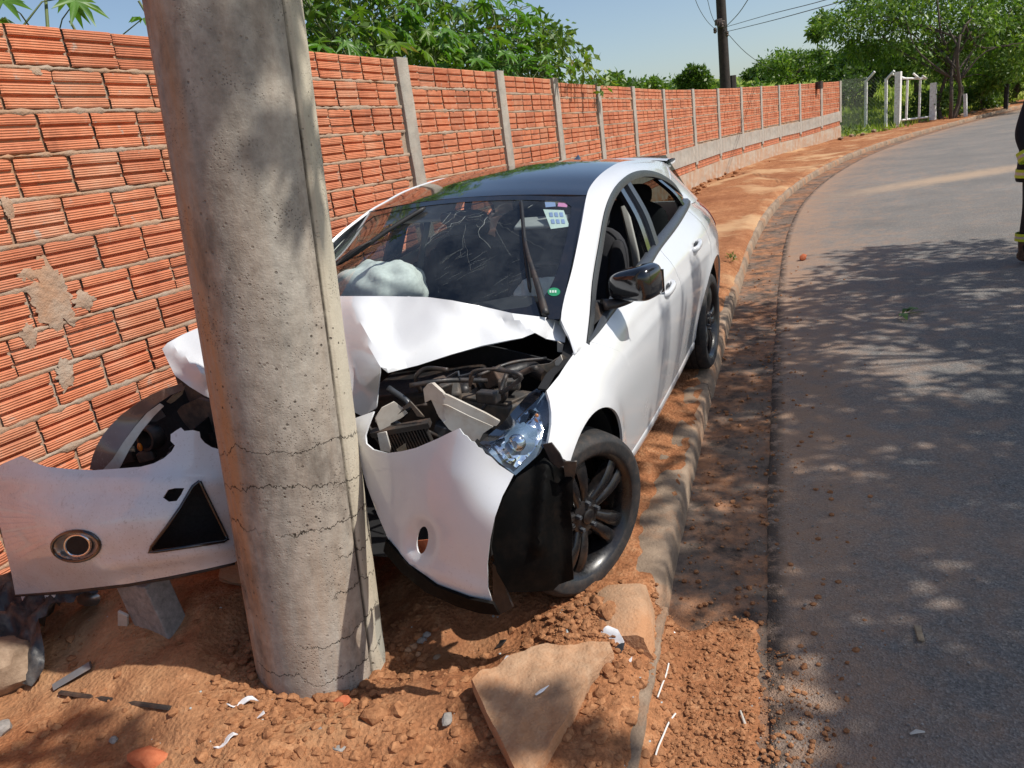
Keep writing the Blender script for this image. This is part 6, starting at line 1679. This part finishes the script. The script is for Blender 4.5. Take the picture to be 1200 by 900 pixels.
def castor(s, back, tops, nleaf, size, seed, label, single=True, zlow=2.35, spread=.55, fill=0):
    """tops: (ds, z) ends of the stems along the wall"""
    r2 = random.Random(seed); b = W0 + WD * s - WN * back; base = (b[0], b[1], elev(b[1]))
    root = empty("castor_plant", base, label=label, cat="shrub", group=None)
    stems, V, Fc = [], [], []; n_here = 0
    for k, (ds, zt) in enumerate(tops):
        e = np.array([WD[0] * ds + r2.uniform(-.2, .2), WD[1] * ds + r2.uniform(-.2, .2), zt - base[2]])
        c = limb_path((0, 0, -.1), e, seed * 7 + k, .05); stems.append(tube(c, list(np.linspace(.026, .008, 9)), 6))
        for q in range(nleaf // len(tops)):
            t = r2.uniform(.58, 1.0); i = min(7, int(t * 8)); st = c[i] + (c[i+1] - c[i]) * (t * 8 - i)
            an = r2.uniform(0, 6.28); rr = spread * r2.uniform(.35, 1); en = st + np.array([math.cos(an) * rr, math.sin(an) * rr, r2.uniform(-.10, .35)])
            # keep the blade on its own side of the wall unless it clears the coping
            off = (en[:2] + b - W0) @ WN
            if off > -.12 and en[2] + base[2] < 2.62: en[:2] -= WN * (off + .2)
            stems.append(tube([tuple(st), tuple(st * .4 + en * .6 + np.array([0, 0, .05])), tuple(en)], [.006, .004, .003], 4, False))
            S = size * r2.uniform(.55, 1.15); v = 5 if r2.random() < .03 else (4 if r2.random() < .2 else r2.randrange(4))
            mw = T_(tuple(en)) @ Matrix.Rotation(an + r2.uniform(-.5, .5), 4, 'Z') @ Matrix.Rotation(r2.uniform(.15, 1.15), 4, 'Y') @ Matrix.Rotation(r2.uniform(-.4, .4), 4, 'X') @ Matrix.Scale(S, 4)
            if single:
                o = bpy.data.objects.new("leaf", leaf_var[v]); COL.objects.link(o); o.parent = root; o.matrix_basis = mw
            else:
                n0 = len(V); pv, pf = palmate(v); V += [tuple(mw @ Vector(x)) for x in pv]; Fc += [tuple(i_ + n0 for i_ in f) for f in pf]
    mobj("stem", join(*stems), M["stem_green"], root, True, None)
    if V: mobj("foliage", (V, Fc), M["leaf_castor"], root, True, None, kind='stuff')
    if fill:
        cs = [(WD[0] * ds * r2.uniform(.5, 1.1) - WN[0] * .2, WD[1] * ds * r2.uniform(.5, 1.1) - WN[1] * .2, r2.uniform(zlow, zt) - base[2]) for ds, zt in tops for _ in range(3)]
        v, f = leaf_cloud(cs, [.38] * len(cs), fill, .12, seed, .8, .0, .3, .4)
        link("foliage", np_mesh("foliage", v, f, M["leaf_bright"]), root, kind='stuff')
castor(-.1, .55, [(-.4, 2.62), (.1, 2.78), (.45, 2.68), (.75, 2.86)], 40, .17, 1, "castor plant with a few hand-shaped leaves left of the pole")
castor(1.1, .55, [(-.2, 2.75), (.3, 2.95)], 26, .17, 9, "castor plant half hidden behind the pole")
castor(2.9, .60, [(-.5, 3.2), (0, 3.6), (.4, 3.3), (.8, 3.5)], 115, .21, 2, "tall castor plant over the wall just right of the pole", fill=70)
castor(4.1, .75, [(-.6, 3.4), (-.1, 3.7), (.5, 3.5), (.9, 3.3), (.2, 3.1)], 135, .21, 3, "dense castor plant over the first concrete wall post", fill=80)
castor(5.4, .8, [(-.6, 3.3), (0, 3.8), (.6, 3.6), (1.0, 3.3), (.3, 3.0)], 135, .22, 4, "castor plant above the second wall bay with yellowing leaves", fill=80)
castor(6.8, .8, [(-.6, 3.5), (0, 3.7), (.6, 3.5), (1.0, 3.2), (.2, 3.0)], 130, .22, 5, "castor plant above the third wall bay", fill=80)
castor(8.2, .7, [(-.4, 3.4), (.2, 3.6), (.7, 3.2), (1.0, 2.9)], 120, .20, 6, "loose castor plant at the end of the leafy stretch", fill=70)
def hanging():
    b = W0 + WD * 8.9 - WN * .4; root = empty("creeper", (b[0], b[1], elev(b[1])), label="leafy spray hanging over the wall top above the car", cat="creeper")
    cs = []; st = []
    for k in range(7):
        x = rng.uniform(-.9, .9); e = np.array([WD[0] * x + WN[0] * .55, WD[1] * x + WN[1] * .55, rng.uniform(2.25, 2.75)]); m1 = np.array([WD[0] * x * .7, WD[1] * x * .7, 3.1])
        c = crv([(0, 0, 0), m1, e], 12); st.append(tube(c, list(np.linspace(.014, .003, 12)), 5)); cs += [tuple(q) for q in c[6:]]
    mobj("stem", join(*st), M["stem_green"], root, True, None)
    v, f = leaf_cloud(cs, [.16] * len(cs), 16, .12, 77, .8, .0, .6, .45); link("foliage", np_mesh("foliage", v, f, M["leaf_bright"]), root)
hanging()

# the tree across the street whose crown shades the road (its trunk stands on the far pavement)
LS = np.array(SUN_DIR)
tgt = []; r4 = random.Random(12)
poly = [(868, 352), (960, 318), (1010, 292), (1190, 282), (1290, 300), (1290, 930), (1080, 930), (1020, 850), (950, 770), (890, 715), (800, 690), (790, 655), (752, 612), (752, 560), (758, 535), (800, 442), (832, 415), (846, 366)]
lit = [(1100, 432, 70, 22), (1010, 415, 40, 12), (1060, 380, 50, 7), (960, 610, 34, 10), (1010, 630, 26, 9), (925, 500, 30, 8), (950, 480, 26, 8), (1130, 655, 40, 12), (1160, 790, 60, 14), (930, 735, 30, 16), (1140, 350, 30, 7), (1000, 345, 20, 5), (985, 690, 40, 8), (1100, 730, 30, 10), (900, 430, 26, 9), (1180, 600, 40, 10), (1050, 560, 30, 7), (1170, 470, 30, 8), (800, 620, 8, 14), (783, 560, 12, 14), (1120, 860, 40, 10), (1040, 470, 30, 6), (1150, 520, 30, 7)]
for _ in range(4000):
    px, py = r4.uniform(745, 1290), r4.uniform(282, 930)
    if not inpoly(px, py, poly): continue
    # sample evenly over the ground, not over the picture
    if r4.random() > ((900 - 0) / 900) * (190.0 / max(60, py - 120)) ** 1.6: continue
    if any(((px - a) / rx) ** 2 + ((py - b) / ry) ** 2 < 1.25 for a, b, rx, ry in lit): continue
    tgt.append((ground_at(px, py, -.1), r4.uniform(.16, .30)))
def over_car(P):      # would its shade fall on the front of the car?
    q = CAR_R.T @ (P + LS * ((.85 - P[2]) / LS[2]) - CAR_T); return -1.75 < q[0] < 1.2 and -1.1 < q[1] < 1.30
def over_side(P):
    for zz in (.35, .6):
        q = CAR_R.T @ (P + LS * ((zz - P[2]) / LS[2]) - CAR_T)
        if -1.6 < q[0] < .3 and .5 < q[1] < 1.12: return True
    return False
tgt = [q for q in tgt if not over_car(q[0]) and not over_side(q[0])]
r4.shuffle(tgt); tgt = tgt[:345]
for x, z in ((-2.0, .75), (-2.1, .55), (-2.9, .8), (-3.1, .95), (-3.3, .8), (-2.85, 1.0), (-2.3, .30), (-1.6, .22)): tgt.append((car_to_world((x, .9, z)), .05))
for z, da, r in ((2.45, -.8, .14), (2.15, -.9, .13), (1.75, -.5, .10)): tgt.append((np.array([PX + .08 * z + .21 * math.cos(da), PY + .21 * math.sin(da), z]), r))
for px, py, r in ((610, 850, .07), (590, 870, .06), (60, 872, .07), (120, 885, .05), (690, 880, .06)): tgt.append((ground_at(px, py), r))
cs, rd = [], []
for P, r in tgt:
    h = r4.uniform(3.9, 6.2); q = P + LS * ((h - P[2]) / LS[2]); cs.append(q); rd.append(r)
cs = np.array(cs); rd = np.array(rd)
tb_ = path_at(path_uv(8.0, 1.0)[1])[0]; u0, s0 = path_uv(9.6, 1.0); pp, tt, nn_ = path_at(s0); tbase = pp + nn_ * 8.75
st_root = empty("shade_tree", (tbase[0], tbase[1], elev(tbase[1]) + .05), label="broad street tree on the far pavement shading the road, outside the picture", cat="tree")
o0 = np.array(st_root.location)
parts = [tube(limb_path((0, 0, -.3), (-.6, .4, 4.2), 4, 0), list(np.linspace(.24, .15, 9)), 10)]
# boughs: cluster the clumps so that each limb feeds its neighbours
kk = cs[r4.sample(range(330), 14)]
for k, c in enumerate(kk):
    parts.append(tube(limb_path((-.6, .4, 4.0 + .02 * k), c - o0, 500 + k, .06), list(np.linspace(.075, .018, 9)), 6))
# slim hanging twigs whose shade streaks the doors
for x0_, z0_, x1_, z1_, hh in ((-1.02, .22, -1.14, .84, 5.6), (-1.10, .24, -1.20, .80, 5.9), (-1.20, .40, -1.26, .80, 6.2), (-1.45, .30, -1.62, .78, 6.0), (-1.56, .35, -1.70, .70, 5.7), (-1.92, .40, -2.10, .86, 6.3)):
    a_, b_ = car_to_world((x0_, .9, z0_)), car_to_world((x1_, .9, z1_))
    q0, q1 = a_ + LS * (hh / LS[2]), b_ + LS * ((hh + .3) / LS[2]); up_ = q1 + np.array([.5, -.3, .5])
    parts.append(tube(crv([q0 - o0, (q0 + q1) / 2 - o0 + np.array([.03, 0, 0]), q1 - o0, up_ - o0], 12), [.006] + [.017] * 9 + [.015, .012], 5))
for c in cs[:345:2]:
    j = int(((kk - c) ** 2).sum(1).argmin()); parts.append(tube([tuple(kk[j] - o0), tuple((kk[j] + c) / 2 - o0 + np.array([0, 0, .12])), tuple(c - o0)], [.014, .009, .004], 4, False))
mobj("trunk", join(*parts), M["bark"], st_root, True, None)
v, f = leaf_cloud(cs - o0, rd, 46, .13, 41, .9, .0, .2, .5)
link("crown", np_mesh("crown", v, f, M["leaf_mid"]), st_root)

# ------------------------------------------------------------------ dark utility pole and its wires
up = at_depth(850, 100, 40); ub = np.array([up[0], up[1], elev(up[1]) + .1])
upole = empty("utility_pole", ub, label="dark wooden utility pole rising behind the wall", cat="utility pole")
pt = at_depth(843, -30, 40); wdt = .26
mobj("shaft", tube([(0, 0, -.3), tuple((up - ub) * 1.0), tuple(pt - ub)], [.27, .24, .21], 10), M["pole_wood"], upole)
for a, b, c_, d in ((842, 12, 850, 40), (845, 22, 838, 34)):
    p = at_depth(a, (b + d) / 2, 39.7); mobj("bracket", box(*(p - ub), .30, .25, .25), M["dark_iron"], upole, True, 30, bevel=.03)
for k, (a, b) in enumerate(((846, 30), (838, 36), (852, 40))):
    p = at_depth(a, b, 39.6) - ub; mobj("insulator", lathe([(0, .12), (.05, .11), (.07, .04), (.05, 0), (.08, -.04), (.03, -.1), (0, -.1)], 12, 'z') if False else xf(lathe([(0, .14), (.06, .12), (.09, .04), (.06, 0), (.09, -.05), (.03, -.12)], 12, 'z'), T_(tuple(p))), M["dark_iron"], upole)
p2 = at_depth(856, 98, 41); thing_mesh("stump_post", tube([(0, 0, 0), (0, 0, p2[2] + .35 - elev(p2[1]))], [.28, .28], 10), M["pole_wood"], (p2[0], p2[1], elev(p2[1])), label="short dark post stub beside the utility pole", cat="post")
def wire(pts, lab, r=.011, n=24):
    P = [at_depth(*p) for p in pts]; c = crv(P, n); o0 = c[0]; thing_mesh("wire", tube([tuple(x - o0) for x in c], r, 5), M["wire_dark"], o0, sharp=None, label=lab, cat="wire")
wire([(846, 33, 39.7), (905, 16, 30), (960, 2, 25), (1100, -40, 18)], "upper service wire running right from the utility pole")
wire([(848, 38, 39.7), (905, 24, 30), (960, 9, 25), (1100, -30, 18)], "lower service wire running right from the utility pole", .012)
wire([(840, 36, 39.7), (828, 24, 36), (817, 5, 33), (808, -25, 30)], "slack wire looping down left of the utility pole")
wire([(842, 34, 39.7), (834, 18, 36), (828, -5, 33)], "short inner loop of wire left of the utility pole")
wire([(850, 32, 39.7), (866, 15, 34), (880, -6, 30)], "steep wire rising right from the utility pole", .016)
wire([(848, 34, 39.7), (870, 58, 42), (888, 72, 45), (906, 82, 50)], "stay wire sloping down behind the wall", .014)

# ------------------------------------------------------------------ white posts, gate frame and wire fence past the wall
fence = empty("wire_fence", ground_at(1014, 151), label="chain-link fence on white bent-top posts beyond the brick wall", cat="fence")
f0 = np.array(fence.location)
def bent_post(px, py, dist, htop, armpx, name="fence_post", r=.075):
    b = ground_at(px, py) if dist is None else at_depth(px, py, dist); d = float(np.linalg.norm(b[:2])); t = at_depth(htop[0], htop[1], d); e = at_depth(armpx[0], armpx[1], d - .2)
    V, Fc = tube([(*b[:2], b[2] - .2), tuple(t)], r, 4); V2, F2 = tube([tuple(t - np.array([0, 0, .05])), tuple(e)], r * .8, 4)
    vf = join((V, Fc), (V2, F2)); mobj(name, ([tuple(np.array(v) - f0) for v in vf[0]], vf[1]), M["whitewash"], fence, False); return b, d
bA, dA = bent_post(1014.5, 151, None, (1015, 94), (1025, 84)); bB, dB = bent_post(1038, 149, None, (1038.5, 92), (1048, 83))
def mesh_panel(P0, P1, h, nm):
    """diamond wire netting between two posts"""
    P0, P1 = np.array(P0) - f0, np.array(P1) - f0; L = np.linalg.norm(P1 - P0); st = .16; n = int(L / st) + int(h / st); V = []
    for k in range(n + 1):
        for sgn in (1, -1):
            a0 = k * st - (h if True else 0); xs_ = [max(0, a0), min(L, a0 + h)]
            if xs_[1] <= xs_[0]: continue
            q = []
            for x in xs_: z = (x - a0) if sgn > 0 else h - (x - a0); q.append(tuple(P0 + (P1 - P0) * (x / L) + np.array([0, 0, z])))
            V.append(tube(q, .0022, 3, False))
    mobj(nm, join(*V), M["mesh_wire"], fence, False)
wallend = np.append(nodes[-1], zbase[-1])
mesh_panel(wallend, bA, 2.2, "netting"); mesh_panel(bA, bB, 2.2, "netting")
gate = empty("gate_frame", ground_at(1052, 148), label="white gate frame with a thick pillar and empty bays", cat="gate")
g0 = np.array(gate.location); dG = float(np.linalg.norm(g0[:2]))
def gbar(pts, r, nm, n=4, k=1.0):
    P = [at_depth(a, b, dG + d) - g0 for a, b, d in pts]; V = tube([tuple(x) for x in P], r, n); mobj(nm, V, M["whitewash"], gate, False)
mesh_panel(bB, g0, 2.2, "netting")
gbar([(1051.5, 149, 0), (1053, 84, 0)], .16, "pillar"); gbar([(1058, 92, .1), (1085, 92, 1.2)], .045, "top_rail"); gbar([(1056, 141, .1), (1090, 137, 1.3)], .045, "bottom_rail")
gbar([(1062, 140, .3), (1063.5, 94, .3)], .055, "frame_post"); gbar([(1077, 138, .8), (1078.5, 94, .8)], .055, "frame_post")
gbar([(1046, 87, 0), (1061, 92, .2)], .045, "arm"); gbar([(1070, 86, .6), (1079, 93, .7)], .045, "arm"); gbar([(1081, 89, .9), (1086, 92, 1.1)], .045, "arm")
gp = at_depth(1093, 140, dG + 1.5); V = tube([(0, 0, -.3), tuple(at_depth(1094, 97, dG + 1.5) - gp)], [.17, .16], 4); thing_mesh("gate_pillar", V, M["whitewash"], gp, smooth=False, label="weathered whitewashed gate pillar under the tree", cat="pillar")
gp = at_depth(1132, 130, dG + 2); thing_mesh("fence_stake", tube([(0, 0, -.3), tuple(at_depth(1131, 110, dG + 2) - gp)], .09, 4), M["whitewash"], gp, smooth=False, label="short pale stake on the verge right of the tree trunks", cat="stake")
gp = at_depth(1179, 120, dG + 5); thing_mesh("fence_stake", tube([(0, 0, -.3), tuple(at_depth(1180, 98, dG + 5) - gp)], .10, 6), M["pole_wood"], gp, smooth=True, label="dark fence stake near the top of the road", cat="stake")
# rusty drum-like stub on top of the wall end
p = at_depth(960, 96, 33); thing_mesh("chimney_stub", tube([(0, 0, -.25), (0, 0, .02)], .13, 10), M["dark_iron"], p, label="rusty brown stub above the last wall bays", cat="stub")
# low rubble edging along the far verge
for k in range(16):
    px = 985 + k * 13; py = 163 - k * 2.55 + rng.uniform(-1.5, 1.5); b = ground_at(px, py)
    thing_mesh("verge_stone", rock(rng.uniform(.07, .17), 200 + k, 1, .4, (1.2, 1, .6)), M["stone_brown"], b + np.array([0, 0, .04]), (0, 0, rng.uniform(0, 6)), label="rough stone on the dirt verge beyond the end of the wall", cat="stone", group="stones along the far verge", sharp=25)

# ------------------------------------------------------------------ firefighter at the right edge
def person():
    b = ground_at(1217, 303, -.06); root = empty("person", b, (0, 0, R_(200)), label="person in dark firefighter gear with lime reflective bands standing at the right edge", cat="person")
    J = {'pel': (0, 0, .96), 'sp': (0, .01, 1.18), 'ch': (0, .0, 1.38), 'nk': (0, .01, 1.53), 'hd': (0, .03, 1.63), 'ht': (0, .03, 1.73)}
    Ed = [('pel', 'sp'), ('sp', 'ch'), ('ch', 'nk'), ('nk', 'hd'), ('hd', 'ht')]; Rd = {'pel': (.19, .15), 'sp': (.19, .145), 'ch': (.205, .15), 'nk': (.062, .065), 'hd': (.085, .10), 'ht': (.06, .075)}
    for s_, nm in ((-1, 'r'), (1, 'l')):
        J.update({nm+'hip': (s_*.11, 0, .90), nm+'kn': (s_*.135, .03, .50), nm+'an': (s_*.15, -.01, .11), nm+'to': (s_*.17, .16, .055), nm+'sh': (s_*.20, 0, 1.44), nm+'el': (s_*.29, -.03, 1.16), nm+'wr': (s_*.31, .08, .93)})
        Ed += [('pel', nm+'hip'), (nm+'hip', nm+'kn'), (nm+'kn', nm+'an'), (nm+'an', nm+'to'), ('ch', nm+'sh'), (nm+'sh', nm+'el'), (nm+'el', nm+'wr')]
        Rd.update({nm+'hip': (.125, .13), nm+'kn': (.105, .105), nm+'an': (.09, .095), nm+'to': (.05, .045), nm+'sh': (.09, .09), nm+'el': (.068, .068), nm+'wr': (.055, .05)})
    def skin(name, J, Ed, Rd, mt, rootk, parent):
        ks = list(J); me = bpy.data.meshes.new(name); me.from_pydata([J[k] for k in ks], [(ks.index(a), ks.index(b_)) for a, b_ in Ed], []); me.materials.append(mt)
        o = link(name, me, parent); md = o.modifiers.new("skin", 'SKIN'); md.use_smooth_shade = True
        for i, k in enumerate(ks): me.skin_vertices[0].data[i].radius = Rd[k]; me.skin_vertices[0].data[i].use_root = (k == rootk)
        sb = o.modifiers.new("sub", 'SUBSURF'); sb.levels = 2; sb.render_levels = 2; return o
    skin("body", J, Ed, Rd, M["bunker_cloth"], 'pel', root)
    head = mobj("face", squircle(0, .045, 1.655, .078, .098, .115, .95), M["skin"], root, True, None)
    mobj("nose", squircle(0, .15, 1.645, .014, .02, .026, 1, 12, 8), M["skin"], head)
    for s_ in (-1, 1):
        mobj("ear", squircle(s_ * .08, .035, 1.655, .012, .022, .032, 1, 12, 8), M["skin"], head); mobj("eye", squircle(s_ * .032, .135, 1.672, .013, .008, .008, 1, 12, 8), M["paper_white"], head)
    mobj("mouth", box(0, .139, 1.605, .045, .006, .008), M["brick_rubble"], head, True, 40)
    hl = lathe([(.0, .17), (.06, .155), (.10, .11), (.118, .03), (.12, 0), (.165, -.015), (.168, -.022), (.11, -.012)], 32, 'z')
    mobj("helmet", xf(hl, T_((0, .03, 1.70))), M["helmet_red"], root, True, 50)
    for s_, nm in ((-1, 'r'), (1, 'l')):
        wr = Vector(J[nm+'wr']); palm = wr + Vector((0, .03, -.09))
        hj = {'w': tuple(wr), 'p': tuple(palm)}; he = [('w', 'p')]; hr = {'w': (.032, .026), 'p': (.038, .018)}
        for k in range(4):
            x = (k - 1.5) * .02; L = (.062, .075, .07, .055)[k]; a = palm + Vector((0, x * .9, -.035)); m_ = a + Vector((-s_ * .010, x * .2, -L * .55)); e = m_ + Vector((-s_ * .018, .0, -L * .45))
            hj.update({f'a{k}': tuple(a), f'm{k}': tuple(m_), f'e{k}': tuple(e)}); he += [('p', f'a{k}'), (f'a{k}', f'm{k}'), (f'm{k}', f'e{k}')]; hr.update({f'a{k}': (.0095, .0095), f'm{k}': (.009, .009), f'e{k}': (.0075, .0075)})
        a = palm + Vector((0, .036, .02)); e = a + Vector((-s_ * .012, .03, -.045)); hj.update({'t0': tuple(a), 't1': tuple(e)}); he += [('p', 't0'), ('t0', 't1')]; hr.update({'t0': (.012, .012), 't1': (.009, .009)})
        skin("hand", hj, he, hr, M["skin"], 'p', root)
        # bands
        def band(c, rx, ry, z0, z1, mt, nm2, axis=None):
            V, Fc = [], []
            for z in (z0, z1):
                for k in range(24): an = 2 * math.pi * k / 24; V.append((c[0] + rx * math.cos(an), c[1] + ry * math.sin(an), z))
            Fc = [(k, (k + 1) % 24, 24 + (k + 1) % 24, 24 + k) for k in range(24)]; mobj(nm2, (V, Fc), mt, root, True, None, .004, 1)
        band((s_ * .147, 0), .112, .112, .20, .225, M["reflective_lime"], "leg_band"); band((s_ * .146, 0), .112, .112, .225, .245, M["reflective_silver"], "leg_band"); band((s_ * .146, 0), .112, .112, .245, .27, M["reflective_lime"], "leg_band")
        boot = join(squircle(s_ * .165, .06, .055, .055, .15, .055, .7), lathe([(.075, .03), (.08, .12), (.085, .20)], 20, 'z')); n0 = len(squircle(0, 0, 0, 1, 1, 1)[0])
        boot = ([v if i < n0 else (v[0] + s_ * .152, v[1], v[2]) for i, v in enumerate(boot[0])], boot[1]); mobj("boot", boot, M["boot_black"], root, True, None)
        def aband(t0, t1, mt):
            a, b_ = Vector(J[nm+'el']), Vector(J[nm+'wr']); mobj("sleeve_band", tube([tuple(a.lerp(b_, t0)), tuple(a.lerp(b_, t1))], [.088, .085], 18, False), mt, root, True, None, .003, 1)
        aband(.62, .74, M["reflective_lime"]); aband(.74, .84, M["reflective_silver"]); aband(.84, .96, M["reflective_lime"])
    coat = lathe([(.245, .74), (.252, .76), (.235, .95), (.225, 1.15), (.235, 1.32)], 40, 'z')
    coat = ([(v[0] * 1.02, v[1] * .78, v[2]) for v in coat[0]], coat[1]); co = mobj("coat", coat, M["bunker_cloth"], root, True, None, .012, 0)
    for z0, z1, mt in ((.775, .80, "reflective_lime"), (.80, .825, "reflective_silver"), (.825, .85, "reflective_lime"), (1.08, 1.105, "reflective_lime"), (1.105, 1.13, "reflective_silver"), (1.13, 1.155, "reflective_lime")):
        r = float(np.interp(z0, [.74, .76, .95, 1.15, 1.32], [.245, .252, .235, .225, .235])) + .010; cyl = lathe([(r, z0), (r - .001, z1)], 40, 'z'); mobj("coat_band", ([(v[0] * 1.02, v[1] * .79, v[2]) for v in cyl[0]], cyl[1]), M[mt], co, True, None, .003, 1)
person()
